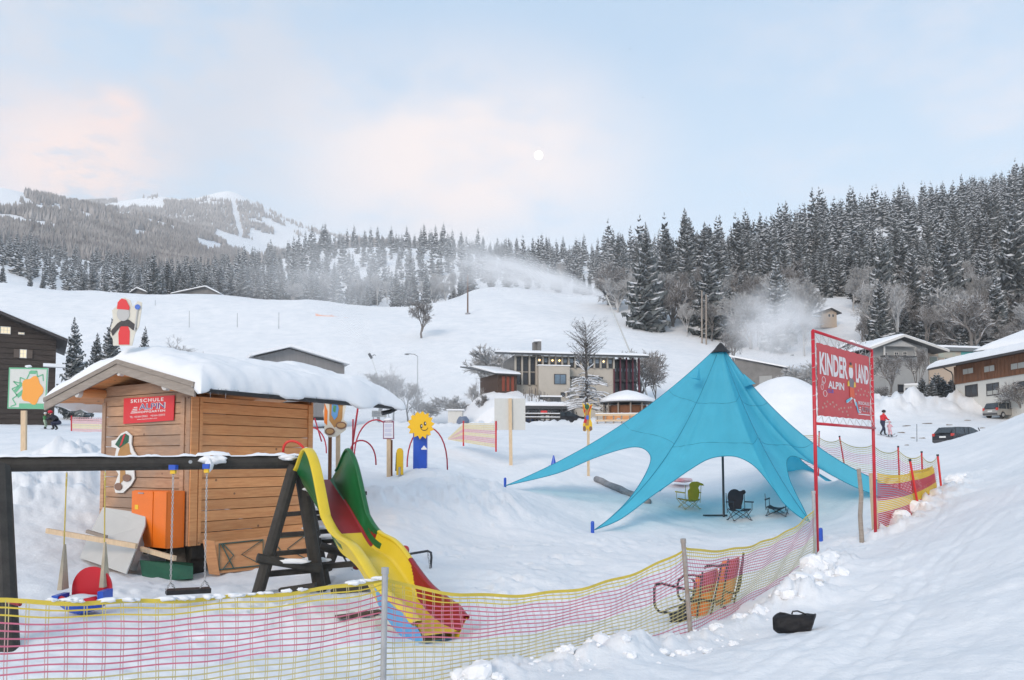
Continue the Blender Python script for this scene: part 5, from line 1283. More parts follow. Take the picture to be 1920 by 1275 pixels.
def back_nets():
    pts = [(1360, 862, 872, 36), (1452, 800, 858, 33), (1531, 815, 878, 28), (1574, 824, 887, 25), (1637, 834, 905, 23), (1684, 843, 916, 21.5), (1728, 853, 924, 20.6), (1757, 857, 930, 19.6)]
    T = [P(a, b, d) for a, b, c, d in pts[1:]]; B = [P(a, c, d) for a, b, c, d in pts[1:]]
    for b in B: b.z = min(max(b.z, hz(b.x, b.y) - .02), b.z + .3)
    net('safety_net', T, B, .085, .075, [(.03, NETP), (.18, NETP), (.5, NETRF), (.75, NETP), (1, NETRF)], .16, 'pale yellow and red mesh net sagging between red poles behind the tent', rw=.014, vw=.007, vpair=0, topcord=.03)
    for i, (a, b, c, d) in enumerate(pts[2:-1]):
        lab = ['just left of the sign post', 'leaning between the two sign posts', 'right behind the right sign post', 'first one right of the sign', 'second one right of the sign'][i]
        tp = P(a + (5 if i == 0 else 0), b - 6, d); bt = P(a + (14 if i == 1 else 3), c, d); bt.z = hz(bt.x, bt.y)
        netpost(tp, bt, .022, RED, 'thin red pole of the back net, ' + lab, capm=DARKPAINT, group='red poles of the back net')
    # bright double net returning to the sign
    pts = [(1645, 868, 1010, 15.3), (1707, 868, 975, 17.0), (1751, 858, 938, 19.0)]
    T = [P(a, b + 20, d) for a, b, c, d in pts]; B = [P(a + (14 if i == 1 else 10 if i == 2 else 0), c, d) for i, (a, b, c, d) in enumerate(pts)]
    net('safety_net', T, B, .06, .038, [(.14, NETO), (.42, NETC), (.62, NETO), (.85, NETC), (1, NETO)], .05, 'bright red and yellow net between the sign and the two leaning red poles', rw=.023, vw=.012, vpair=0)
    T2 = [p + Vector((.1, .25, .04)) for p in T[1:]]; B2 = [p + Vector((.1, .25, 0)) for p in B[1:]]
    net('safety_net', T2, B2, .05, .032, [(.2, NETO), (.4, NETC), (.68, NETO), (1, NETC)], .03, 'second layer of bright net bunched behind the two leaning red poles', rw=.024, vw=.014, vpair=0)
    netpost(P(1706, 862, 16.95), P(1728, 976, 17.0), .024, mat('bright_red_pole', (.62, .03, .03), .4), 'left of the two leaning red poles of the bright net', capm=DARKPAINT)
    netpost(P(1758, 853, 19.0), P(1768, 934, 19.0), .024, MATS['bright_red_pole'], 'right of the two leaning red poles of the bright net', capm=DARKPAINT)
back_nets()
def flatnet(pts, dd, lab, bands, cw=.16, chh=.12, rw=.05, vw=.03, sag=.05, poles=()):
    T = [P(a, b, d) for a, b, c, d in pts]; B = [P(a, c, d) for a, b, c, d in pts]
    t, S = net('slope_net', T, B, cw, chh, bands, sag, lab, rw=rw, vw=vw, vpair=0)
    for i in poles:
        m = MB(); m.tube([B[i] - Vector((0, 0, .2)), T[i] + Vector((0, 0, .12))], .04, 6); m.build('pole', RED, t)
    return t
PINKF = mat('net_pale_rose', (.62, .40, .42), .7, var=.1); CREAMF = mat('net_cream', (.66, .58, .38), .7, var=.1)
flatnet([(840, 822, 823, 38), (869, 794, 828, 36), (930, 795, 838, 33)], 0, 'pale yellow and rose net standing on the open field right of the sun post', [(.25, CREAMF), (.45, PINKF), (.65, CREAMF), (.85, PINKF), (1, CREAMF)], .11, .075, .062, .02, .0, (1, 2))
flatnet([(134, 783, 808, 50), (202, 784, 810, 50)], 0, 'pale rose and cream net on the field behind the hut', [(.45, PINKF), (.75, CREAMF), (1, PINKF)], .14, .10, .08, .03, .0, (0,))
flatnet([(592, 587, 597, 205), (622, 590, 601, 205), (651, 595, 604, 205)], 0, 'faded orange net high on the ski slope', [(1, mat('net_orange', (.75, .38, .26), .7))], .5, .28, .2, .08, .3)

# ---------------------------------------------------------------- big banner sign
def sign():
    bl, br = P(1533, 1054, 13.0), P(1642, 1018, 15.1); tl, tr = P(1524, 620, 13.0), P(1634, 656, 15.1)
    bl.z = min(bl.z, hz(bl.x, bl.y)) - .05; br.z = min(br.z, hz(br.x, br.y)) - .05
    t = thing('banner_frame', bl, 'tall red tube frame holding the big red children\'s area banner', 'sign frame')
    for a, b in ((bl, tl), (br, tr)):
        m = MB(); m.tube([a, b], .029, 12); m.build('post', REDT, t, smooth=True)
    m = MB(); m.tube([tl, tr], .024, 10); m.build('top_bar', REDT, t, smooth=True)
    l2, r2 = P(1529, 794, 13.0), P(1640, 803, 15.1); m = MB(); m.tube([l2, r2], .024, 10); m.build('bottom_bar', REDT, t, smooth=True)
    Q = [P(1534, 779, 13.05), P(1633, 788, 15.0), P(1629, 669, 15.0), P(1531, 642, 13.05)]
    b = thing('childrens_banner', Q[0], 'large red banner reading KINDER LAND laced into the red frame', 'banner')
    n = (Q[1] - Q[0]).cross(Q[3] - Q[0]).normalized()
    m = MB(); K = 24; vs = []; 
    for j in range(K + 1):
        for i in range(K + 1):
            u, v = i / K, j / K; e = .008 * math.sin(u * 14) * math.cos(v * 5)
            sc = .012 * (abs(math.sin(u * math.pi * 8)) - .5) * (1 if j in (0, K) else 0)
            vs.append(quadpt(Q, u, v, 0) + Vector((0, 0, sc)))
    m.add(vs + [v - n * .006 for v in vs], [(j * (K + 1) + i, j * (K + 1) + i + 1, (j + 1) * (K + 1) + i + 1, (j + 1) * (K + 1) + i) for j in range(K) for i in range(K)] + [((K + 1) ** 2 + j * (K + 1) + i, (K + 1) ** 2 + (j + 1) * (K + 1) + i, (K + 1) ** 2 + (j + 1) * (K + 1) + i + 1, (K + 1) ** 2 + j * (K + 1) + i + 1) for j in range(K) for i in range(K)])
    m.build('banner_sheet', mat('faded_banner_red', (.54, .045, .05), .5, var=.06, scale=2, bump=.15, bscale=4), b)
    m = MB()
    letters(m, 'KINDER', Q, .04, .545, .575, .885, .004, .035); letters(m, 'LAND', Q, .705, .975, .555, .845, .004, .035)
    letters(m, 'ALPIN', Q, .18, .47, .40, .505, .004, .03)
    letters(m, 'SKISCHULE', Q, .74, .975, .225, .275, .004, .02); letters(m, 'ALPIN', Q, .80, .975, .12, .20, .004, .03)
    for j in range(3): flat(m, Q, [(.74 + .01 * j, .10 + .035 * j), (.79, .10 + .035 * j), (.79, .118 + .035 * j), (.75 + .01 * j, .118 + .035 * j)], .004)
    flat(m, Q, [(.74, .07), (.975, .07), (.975, .085), (.74, .085)], .004)
    m.build('lettering', mat('banner_white', (.74, .70, .70), .5), b)
    m = MB(); letters(m, 'ALPIN', Q, .805, .97, .125, .195, .006, 0); m.build('letter_inlay', mat('dusky_ink', (.32, .12, .16), .5), b)
    # outlined flames, blue word and small cutlery-like marks
    m = MB()
    for (cx, cy, rx, ry) in ((.105, .50, .032, .05), (.075, .40, .022, .04), (.125, .315, .035, .045), (.09, .455, .02, .03)):
        o = arc(cx, cy, rx, ry, 0, 360, 14); i_ = arc(cx, cy, rx * .82, ry * .86, 0, 360, 14)
        for k in range(14): k2 = (k + 1) % 14; flat(m, Q, [o[k], o[k2], i_[k2], i_[k]], .004)
    m.build('flame_outline', mat('banner_white', (.74, .70, .70), .5), b)
    m = MB(); letters(m, 'CLUB', Q, .165, .27, .335, .385, .005, .02); m.build('small_word', mat('banner_blue', (.12, .10, .45), .5), b)
    rg = random.Random(4); m = MB()
    tracks = [(.07, .10), (.10, .16), (.13, .12), (.15, .19), (.20, .16), (.245, .19), (.27, .13), (.31, .16), (.355, .10), (.395, .12), (.42, .07), (.455, .13), (.50, .08), (.535, .14), (.52, .03), (.58, .15), (.59, .23), (.62, .30), (.69, .36), (.74, .42), (.78, .36), (.80, .45), (.85, .37), (.88, .43), (.92, .36), (.955, .42)]
    for (u, v) in tracks:
        for du in (0, .014): flat(m, Q, [(u + du, v), (u + du + .006, v + .004), (u + du + .004, v + .03), (u + du - .002, v + .026)], .004)
    m.build('track_marks', mat('banner_pale_marks', (.55, .42, .36), .6), b)
    # plain skiing child printed between the words
    sh = [('print', arc(.61, .69, .042, .10), mat('print_white', (.74, .72, .72), .5)), ('print', [(.575, .76), (.60, .83), (.63, .83), (.655, .76)], mat('print_orange', (.65, .22, .03), .5)), ('print', arc(.61, .815, .02, .025), DARKPAINT),
          ('print', [(.575, .47), (.655, .46), (.67, .56), (.64, .60), (.59, .60), (.565, .56)], mat('print_grey', (.16, .14, .16), .5)), ('print', [(.535, .47), (.575, .48), (.565, .56), (.54, .54)], YELP), ('print', [(.655, .47), (.695, .48), (.69, .55), (.665, .55)], YELP),
          ('print', [(.575, .32), (.665, .31), (.66, .46), (.575, .47)], mat('print_vermilion', (.70, .09, .02), .5)), ('print', [(.50, .26), (.56, .29), (.60, .32), (.63, .30), (.52, .22)], mat('print_white', (.74, .72, .72), .5)), ('print', [(.64, .30), (.67, .30), (.70, .20), (.675, .20)], mat('print_white', (.74, .72, .72), .5)),
          ('print', [(.50, .22), (.58, .27), (.585, .31), (.495, .26)], mat('print_cyan', (.10, .45, .62), .5)), ('print', [(.67, .26), (.70, .25), (.745, .10), (.725, .09)], mat('print_cyan', (.10, .45, .62), .5))]
    for k, (nm, pts, mt) in enumerate(sh): m = MB(); flat(m, Q, pts, .005 + k * .0006); m.build('printed_skier', mt, b)
    # lacing
    def lace(e0, e1, f0, f1, n):
        m = MB(); p = []
        for k in range(n + 1): f = k / n; p.append(e0.lerp(e1, f) if k % 2 == 0 else f0.lerp(f1, f))
        m.tube(p, .005, 4); m.build('lacing_cord', WHITE2, b, smooth=True)
    lace(l2, r2, Q[0], Q[1], 16); lace(tl, tr, Q[3], Q[2], 16); lace(l2, tl, Q[0], Q[3], 10); lace(r2, tr, Q[1], Q[2], 12)
    for k in range(6):
        f = (k + .5) / 6; m = MB(); 
        for a, c in ((bl, tl), (br, tr)):
            p = a.lerp(c, .62 + .36 * f); m.tube([p + Vector((.031 * math.cos(R(q)), .031 * math.sin(R(q)), .03 * q / 180)) for q in range(0, 361, 60)], .004, 4)
        m.build('cord_wrap', WHITE2, t)
REDT = mat('red_tube_paint', (.52, .018, .035), .35, var=.15, scale=6)
sign()
p = G(1617, 1020, 15.0); m = MB(); m.tube([p - Vector((0, 0, .2)), p + Vector((-.03, 0, .5)), p + Vector((.0, 0, .9)), p + Vector((-.04, 0, 1.38))], [.045, .042, .04, .036], 9); m.build('wooden_stake', WOODGREY, label='weathered grey stake standing in the snow between the sign posts', cat='stake', loc=p)
p = G(1644, 1020, 15.25); m = MB(); m.beam(p - Vector((.02, 0, .2)), p + Vector((-.06, 0, 1.08)), .085, .085); m.build('wooden_stake', WOODPALE, label='square pale wooden stake lashed to the right sign post', cat='stake', loc=p)

# ---------------------------------------------------------------- chairlift seats
SEATR = mat('faded_red_orange_shell', (.80, .04, .03), .45, scale=1.3, col2=(.85, .30, .02)); SEATB = mat('dark_grey_shell_back', (.42, .05, .06), .6, var=.2)
def panel(mb, q, th, curve=.03, K=8, mi=0):
    vs = []
    for j in range(K + 1):
        for i in range(K + 1):
            u, v = i / K, j / K; cu = curve * (1 - (2 * u - 1) ** 2) - curve * .5
            ed = .5 - .5 * (1 - (2 * v - 1) ** 8) ; uu = .5 + (u - .5) * (1 - .22 * abs(2 * v - 1) ** 6)
            vs.append(quadpt(q, uu, v, cu + .04 * math.sin(v * 3.1) * 0))
    bl, br, tr, tl = q; n = (br - bl).cross(tl - bl).normalized() * th; k = (K + 1) ** 2
    mb.add(vs + [v - n for v in vs], [(j * (K + 1) + i, j * (K + 1) + i + 1, (j + 1) * (K + 1) + i + 1, (j + 1) * (K + 1) + i) for j in range(K) for i in range(K)] + [(k + j * (K + 1) + i, k + (j + 1) * (K + 1) + i, k + (j + 1) * (K + 1) + i + 1, k + j * (K + 1) + i + 1) for j in range(K) for i in range(K)], mi)
    rim = [j for j in range(K + 1)] + [(j + 1) * (K + 1) - 1 for j in range(1, K + 1)] + [K * (K + 1) + K - j for j in range(1, K + 1)] + [(K - j) * (K + 1) for j in range(1, K)]
    o = len(mb.v) - 2 * k
    for a, c in zip(rim, rim[1:] + rim[:1]): mb.f.append((o + a, o + a + k, o + c + k, o + c)); mb.m.append(mi)
def lift_seat():
    d = 9.35; t = thing('chairlift_seat', G(1290, 1190, 9.3), 'discarded double chairlift seat, red shells and black bars, behind the net', 'chairlift seat')
    for q in (([P(1297, 1172, 9.3), P(1333, 1150, 9.5), P(1353, 1064, 9.75), P(1308, 1078, 9.55)], 1), ([P(1345, 1136, 9.6), P(1376, 1128, 9.8), P(1393, 1043, 10.05), P(1357, 1052, 9.85)], 2)):
        m = MB(); panel(m, q[0], .03, .05); s = m.build('shell', SEATR, t, smooth=True)
        u = q[0]; m = MB(); m.tube([quadpt(u, .12, -.05, .03), quadpt(u, .12, .5, .035), quadpt(u, .12, 1.03, .03)], .012, 6); m.tube([quadpt(u, .9, -.02, .03), quadpt(u, .9, .5, .035), quadpt(u, .9, 1.03, .03)], .012, 6); m.build('shell_rib', DKSTEEL, s)
        m = MB(); panel(m, [quadpt(u, .1, .55, .02), quadpt(u, .9, .55, .02), quadpt(u, .85, 1.0, .02), quadpt(u, .15, 1.0, .02)], .012, .05); m.build('back_pad', SEATB, s, smooth=True)
    T = lambda pts, r=.014, nm='bar': (lambda m: (m.tube([P(a, b, dd) for a, b, dd in pts], r, 8), m.build(nm, DKSTEEL, t, smooth=True)))(MB())
    T([(1300, 1108, 9.3), (1278, 1103, 9.2), (1240, 1094, 9.05), (1230, 1096, 9.0), (1227, 1103, 9.0), (1227, 1130, 9.0), (1229, 1139, 9.0), (1236, 1147, 9.02), (1262, 1150, 9.1), (1290, 1153, 9.2)], .015, 'restraint_bar')
    T([(1316, 1082, 9.4), (1300, 1078, 9.35), (1282, 1079, 9.3), (1273, 1087, 9.3), (1270, 1098, 9.3), (1271, 1115, 9.3), (1276, 1124, 9.3), (1286, 1127, 9.3), (1297, 1122, 9.35), (1303, 1110, 9.4), (1304, 1094, 9.4), (1298, 1086, 9.35)], .014, 'arm_loop')
    T([(1394, 1036, 10.05), (1392, 1060, 10.05), (1388, 1095, 9.9), (1384, 1109, 9.85), (1376, 1112, 9.8), (1362, 1110, 9.7)], .014, 'arm_loop')
    T([(1320, 1066, 9.5), (1326, 1061, 9.5), (1346, 1061, 9.6), (1360, 1059, 9.7)], .016, 'back_bar')
    T([(1285, 1128, 9.2), (1320, 1125, 9.45), (1345, 1128, 9.6), (1375, 1122, 9.8)], .016, 'cross_bar')
    T([(1248, 1144, 9.1), (1272, 1136, 9.2), (1290, 1130, 9.25)], .012, 'strut'); T([(1358, 1138, 9.7), (1359, 1152, 9.6)], .02, 'stub')
    m = MB(); m.tube([P(1288, 1160, 9.25), P(1270, 1160, 9.2), P(1259, 1170, 9.1), P(1249, 1188, 9.05), P(1242, 1208, 9.0)], [.03, .034, .036, .034, .028], 8); m.build('hanger_arm', DKSTEEL, t, smooth=True)
    m = MB(); m.quadbox(P(1270, 1155, 9.15), (.08, 0, .02), (0, .04, 0), (-.01, 0, .05)); m.quadbox(P(1281, 1140, 9.2), (.05, 0, .01), (0, .03, 0), (0, 0, .04)); m.build('clamp', DKSTEEL, t)
lift_seat()
def lift_seat2():
    t = thing('chairlift_seat', G(700, 1080, 12.4), 'dark maroon chairlift seat lying behind the yellow slide with a hanging chain', 'chairlift seat')
    mar = mat('maroon_shell', (.14, .015, .02), .5, var=.2)
    m = MB(); panel(m, [P(663, 1080, 12.0), P(735, 1085, 12.0), P(735, 1045, 12.3), P(660, 1040, 12.3)], .03, .04); m.build('shell', mar, t, smooth=True)
    m = MB(); panel(m, [P(668, 1035, 12.4), P(765, 1038, 12.4), P(768, 1024, 12.6), P(668, 1005, 12.6)], .03, .04); m.build('shell', mar, t, smooth=True)
    m = MB(); panel(m, [P(755, 1032, 12.3), P(765, 1033, 12.3), P(767, 1025, 12.4), P(756, 1022, 12.4)], .02, .01); m.build('red_edge', RED, t)
    T = lambda pts, r=.016, nm='bar': (lambda m: (m.tube([P(a, b, 12.1) for a, b in pts], r, 8), m.build(nm, DKSTEEL, t, smooth=True)))(MB())
    T([(735, 1046), (766, 1039), (802, 1033), (808, 1036), (809, 1045), (807, 1068), (804, 1076), (798, 1080), (789, 1079), (786, 1075), (788, 1071)], .018, 'restraint_bar')
    T([(648, 996), (644, 1010), (645, 1045), (650, 1054), (658, 1054), (660, 1040), (660, 1010), (658, 996)], .015, 'arm_loop'); T([(660, 1068), (658, 1078), (660, 1086), (666, 1094)], .02, 'leg')
    m = MB(); chain(m, P(802, 1036, 12.05), P(809, 1082, 12.05), .05, .006, .014); m.build('chain', GALV, t, kind='stuff')
lift_seat2()
m = MB(); m.beam(P(633, 1157, 8.6), P(714, 1146, 9.0), .10, .03); m.build('loose_plank', mat('dark_plank', (.10, .075, .06), .8, var=.3), label='dark narrow plank lying in the snow left of the slide foot', cat='plank', loc=P(670, 1150, 8.8))
m = MB(); m.blob(G(670, 1140, 9.2, -.05), .45, .35, .13, 3, 3, .15); m.build('snow_hump', ROOFSNOW, smooth=True, label='smooth snow hump left of the slide behind the dark plank', cat='snow heap', loc=G(670, 1140, 9.2))

# red leg stub of the swing behind the net, black bag
m = MB(); p = P(18, 1130, 7.4); m.tube([P(16, 1128, 7.35), P(38, 1133, 7.3)], .02, 8); m.build('swing_bolt', DKRED, label='dark red bolt sleeve at the left swing post', cat='bolt', loc=p)
def bag():
    g = G(1487, 1188, 7.25); t = thing('black_bag', g, 'small black cloth bag with an open mouth lying in the snow in front', 'bag')
    m = MB(); n = 22; k = 28; ax = Vector((1, -.38, .04)).normalized(); up = Vector((0, 0, 1)); sd = ax.cross(up).normalized(); up = sd.cross(ax)
    c0 = g + Vector((-.005, 0, .075)); L_ = .33; rows = []
    for i in range(n):
        f = i / (n - 1); x = (f - .5) * L_; s_ = (1 - max(0, .16 - f) ** 1.6 * 7) * (1 + .05 * math.sin(f * 9))
        r_ = []
        for a in range(k):
            t_ = R(360 * a / k); cx, cy = math.cos(t_), math.sin(t_); q = (abs(cx) ** 3 + abs(cy) ** 3) ** (-1 / 3)
            h = .082 * (1.08 if cy > 0 else .95); w = 1 + .06 * math.sin(3 * t_ + f * 8) + .04 * math.sin(7 * t_ - f * 15)
            r_.append(c0 + ax * (x + (.035 * cy if i == n - 1 else .0)) + sd * cx * q * .085 * s_ * w + up * cy * q * h * s_ * w)
        rows.append(r_)
    cin = c0 + ax * L_ * .5
    for q, w in ((.96, -.004), (.86, .01), (.78, .10), (.70, .20)): rows.append([cin + (p - cin) * q - ax * w for p in rows[n - 1]])
    m.add([p for r_ in rows for p in r_], [(i * k + j, (i + 1) * k + j, (i + 1) * k + (j + 1) % k, i * k + (j + 1) % k) for i in range(len(rows) - 1) for j in range(k)] + [tuple(range(k)), tuple((len(rows) - 1) * k + j for j in range(k))[::-1]])
    m.build('bag_body', mat('black_nylon', (.004, .004, .006), .7, var=.4, bump=.6, bscale=14), t, smooth=True)
    m = MB(); m.tube([rows[n - 1][k * (j_) // 24] for j_ in range(24)], .006, 5, closed=True); m.build('rim_piping', mat('worn_black_webbing', (.03, .03, .034), .6), t)
    for pts in ([(.0, .09), (.01, .115), (.05, .12), (.10, .10), (.125, .088)], [(-.12, .08), (-.10, .10), (-.06, .095), (-.05, .083)]):
        q = [c0 + ax * a + up * b for a, b in pts]; m = MB(); m.tube(q, .007, 6); m.build('strap', BLACK, t, smooth=True)
bag()

# ---------------------------------------------------------------- mid-field playthings
def lath(px0, y0, y1, d, w=.07, dx=0, mt=None, lab='', nm='lath_post', cat='post', parent=None):
    p = P(px0, y1, d); g = hz(p.x, p.y); a = Vector((p.x, p.y, g - .1)); b = P(px0 + dx, y0, d); m = MB(); m.beam(a, b, w, w * .6, up=(0, 1, 0))
    return m.build(nm, mt or WOODPALE, parent, label=lab if parent is None else None, cat=cat if parent is None else None, loc=a if parent is None else None)
def sunpost():
    d = 22; c = G(788, 878, d); t = thing('sun_post', c, 'blue play column topped by a yellow smiling sun', 'play post'); s = d / FOC
    top = P(788, 812, d).z
    m = MB(); m.tube([Vector((c.x, c.y, c.z - .1)), Vector((c.x, c.y, top))], 13.5 * s * 1.08, 6); m.build('column', BLUE, t)
    q = [P(764, 824, d - .35), P(814, 824, d - .35), P(814, 770, d - .35), P(764, 770, d - .35)]
    pts = []
    for k in range(28):
        a = R(k * 360 / 28 + 6); r = .5 if k % 2 == 0 else .385
        pts.append((.52 + r * math.cos(a), .5 + r * math.sin(a)))
    m = MB(); flat(m, q, pts, 0, th=.05); m.build('sun_board', mat('sun_yellow', (.85, .50, .01), .4), t)
    q2 = [p + Vector((-.05, .5, 0)) for p in q]; 
    m = MB(); flat(m, q2, [(a - .06, b) for a, b in pts], 0, th=.05); m.build('sun_board', mat('sun_yellow', (.85, .50, .01), .4), t)
    m = MB()
    for (cx, cy) in ((.52, .46), (.66, .55)): flat(m, q, arc(cx, cy, .045, .075), .006)
    sm = arc(.63, .44, .15, .14, 190, 350, 10); sm2 = arc(.63, .44, .135, .115, 350, 190, 10); flat(m, q, sm + sm2, .006); m.build('smile', BLACK, t)
    m = MB()
    for (cx, cy) in ((.535, .47), (.675, .56)): flat(m, q, arc(cx, cy, .018, .03), .009)
    m.build('eye_glint', WHITE, t)
    m = MB(); flat(m, [P(790, 843, d - .33), P(800, 843, d - .33), P(800, 835, d - .33), P(790, 835, d - .33)], [(0, 0), (1, 0), (1, .3), (.8, .5), (.6, .9), (.4, .9), (.2, .5), (0, .3)], 0, th=.01); m.build('emblem', WHITE, t)
sunpost()
ARCHM = mat('red_arch_tube', (.42, .015, .04), .4, var=.2)
def tubeobj(nm, pts, r, m_, lab, cat, base=None, group=None):
    m = MB(); p = [P(*q) for q in pts]; m.tube(p, r, 8); return m.build(nm, m_, smooth=True, label=lab, cat=cat, loc=base or p[0], group=group)
def archpts(x0, x1, yb, yt, d, yb2=None, n=16):
    out = []
    for i in range(n + 1):
        a = math.pi * i / n; cx = (x0 + x1) / 2; rx = (x1 - x0) / 2
        y = (yb + (((yb2 or yb) - yb) * i / n)) - (yb - yt) * math.sin(a) ** .8; out.append((cx - rx * math.cos(a), y, d))
    return out
tubeobj('hoop', archpts(763, 839, 884, 801, 23.5), .021, ARCHM, 'dark red hoop arching behind the blue sun column', 'hoop')
tubeobj('hoop', archpts(664, 733, 866, 803, 23, 836), .021, ARCHM, 'red hoop ending behind the framed notice board', 'hoop')
tubeobj('hoop', archpts(655, 705, 860, 820, 21, 872) , .02, ARCHM, 'low red hoop right behind the green slide hump', 'hoop')
tubeobj('hoop', archpts(531, 577, 848, 816, 12.0, 872), .02, mat('bright_red_hose', (.66, .03, .02), .35), 'bright red hoop standing between the hut and the slide top', 'hoop')
tubeobj('hoop', archpts(560, 612, 830, 791, 24, 850), .02, ARCHM, 'red hoop half hidden by the hut corner', 'hoop')
tubeobj('slalom_pole', [(672, 758, 20), (659, 848, 20)], .024, REDT, 'tall red pole leaning above the green slide hump', 'pole')
tubeobj('slalom_pole', [(662, 786, 20.5), (661, 848, 20.5)], .021, ARCHM, 'shorter upright red pole beside the tall leaning one', 'pole')
tubeobj('slalom_pole', [(590, 784, 24), (603, 828, 24)], .022, ARCHM, 'thin dark red pole by the hoop at the hut corner', 'pole')
def notice():
    d = 22; t = thing('notice_board', G(728, 898, d), 'framed notice sheet on a raw wooden post beside the yellow bollard', 'notice board')
    lath(729, 815, 898, d, .11, 0, parent=t, nm='post'); lath(733, 825, 866, d + .05, .09, 0, mt=WOODBROWN, parent=t, nm='brace')
    q = [P(718, 823, d - .06), P(739, 823, d - .06), P(738.5, 789, d - .06), P(718.5, 789, d - .06)]
    m = MB(); flat(m, q, [(0, 0), (1, 0), (1, 1), (0, 1)], 0, th=.03); m.build('frame', mat('violet_frame', (.22, .06, .12), .5), t)
    m = MB(); flat(m, q, [(.08, .05), (.92, .05), (.92, .90), (.08, .90)], .006); m.build('sheet', mat('notice_white', (.70, .72, .78), .5), t)
    m = MB(); letters(m, 'SPIELREGELN', q, .2, .8, .92, .98, .008, .02); m.build('heading', WHITE, t)
    m = MB(); rg = random.Random(5)
    for k in range(13):
        if k in (4, 9): continue
        flat(m, q, [(.14, .80 - k * .052), (rg.uniform(.7, .88), .80 - k * .052), (rg.uniform(.7, .88), .818 - k * .052), (.14, .818 - k * .052)], .008)
    m.build('text_lines', mat('notice_ink', (.30, .34, .55), .6), t)
    m = MB(); m.blob(P(728, 787, d), .12, .06, .05, 2, 2); m.build('snow_cap', ROOFSNOW, t, smooth=True)
notice()
def bollard():
    d = 21.5; g = G(749, 898, d); t = thing('play_bollard', g, 'short yellow padded board on a steel foot left of the sun column', 'bollard')
    q = [P(743, 891, d), P(755.5, 890, d), P(755.5, 840, d), P(743.5, 840, d)]
    m = MB(); flat(m, q, [(0, 0), (1, .0), (1, .88), (.8, .98), (.5, 1), (.2, .98), (0, .9)], 0, th=.09); m.build('panel', YELP, t)
    m = MB(); flat(m, [p + Vector((-.03, .12, 0)) for p in q], [(-.1, .16), (.3, .12), (.3, .84), (.0, .84)], 0, th=.03); m.build('back_panel', BLACK, t)
    m = MB(); m.tube([g - Vector((0, 0, .1)), g + Vector((0, 0, .25))], .03, 8); m.build('foot', GALV, t)
bollard()
# cut-out character boards replaced by plain skiing-child boards
def fieldcut():
    d = 19.5; t = thing('field_cutout', G(634, 872, d), 'brown and blue painted cutout board on wooden legs right of the hut', 'cutout')
    for (x, y1, w) in ((619, 850, .08), (634, 870, .10)): lath(x, 812, y1, d, w, parent=t, nm='leg', mt=WOODPALE if x > 625 else WOODBROWN)
    q = [P(606, 820, d - .08), P(652, 820, d - .08), P(652, 750, d - .08), P(606, 750, d - .08)]
    sh = [('board', [(.05, .35), (.04, .12), (.25, .0), (.55, .02), (.92, .20), (.98, .38), (.82, .48), (.90, .75), (.96, .98), (.1, .98), (.0, .7)], CREAM), ('figure', [(.25, .45), (.45, .26), (.68, .32), (.78, .52), (.80, .84), (.88, .90), (.26, .94)], TAN), ('sleeve', [(.04, .40), (.16, .32), (.18, .70), (.06, .92)], ORANGE),
          ('shirt', [(.34, .60), (.46, .46), (.58, .56), (.64, .78), (.56, .96), (.36, .92)], mat('sky_blue_paint', (.10, .30, .60), .5)), ('shirt_patch', [(.40, .7), (.50, .66), (.54, .84), (.42, .86)], mat('leaf_green_paint', (.06, .25, .10), .5)), ('boot', arc(.28, .16, .20, .10), mat('brown_paint', (.22, .12, .08), .5)), ('boot', arc(.74, .32, .22, .10), mat('brown_paint', (.22, .12, .08), .5)), ('boot_face', arc(.28, .16, .15, .065), mat('light_tan_paint', (.48, .30, .14), .5)), ('boot_face', arc(.74, .32, .17, .065), mat('light_tan_paint', (.48, .30, .14), .5)), ('scarf', [(.2, .9), (.84, .86), (.86, .95), (.2, .98)], mat('rose_paint', (.6, .12, .15), .5))]
    for k, (nm, pts, mt) in enumerate(sh):
        m = MB(); flat(m, q, pts, .004 * k, th=.02 if k == 0 else .004); m.build(nm, mt, t)
fieldcut()
def fieldcut2():
    d = 31; t = thing('field_cutout', G(1102, 850, d), 'small red and yellow painted cutout figure on a post left of the tent', 'cutout')
    p = P(1102, 850, d); lath(1103, 795, 852, d, .10, parent=t, nm='post')
    q = [P(1091, 809, d - .08), P(1112, 809, d - .08), P(1112, 754, d - .08), P(1091, 754, d - .08)]
    sh = [('board', [(.1, .02), (.35, .0), (.5, .1), (.7, .0), (.95, .06), (.9, .3), (.75, .45), (.8, .66), (.95, .94), (.7, .9), (.5, .98), (.3, .88), (.05, .98), (.1, .7), (.3, .5), (.1, .25)], YELP), ('figure', [(.3, .2), (.6, .2), (.7, .5), (.6, .75), (.3, .75), (.3, .5)], TAN), ('coat', [(.12, .3), (.4, .28), (.5, .48), (.3, .5)], RED), ('coat', [(.55, .55), (.9, .9), (.75, .88), (.6, .7)], RED), ('coat', [(.08, .92), (.2, .6), (.3, .7)], RED), ('shirt', [(.35, .42), (.6, .4), (.6, .54), (.4, .55)], BLUEP), ('boot', arc(.22, .1, .13, .09), mat('brown_paint', (.22, .12, .08), .5)), ('boot', arc(.78, .1, .13, .08), mat('brown_paint', (.22, .12, .08), .5)), ('hat', arc(.45, .84, .2, .09), DGREEN)]
    for k, (nm, pts, mt) in enumerate(sh):
        m = MB(); flat(m, q, pts, .004 * k, th=.02 if k == 0 else .004); m.build(nm, mt, t)
fieldcut2()
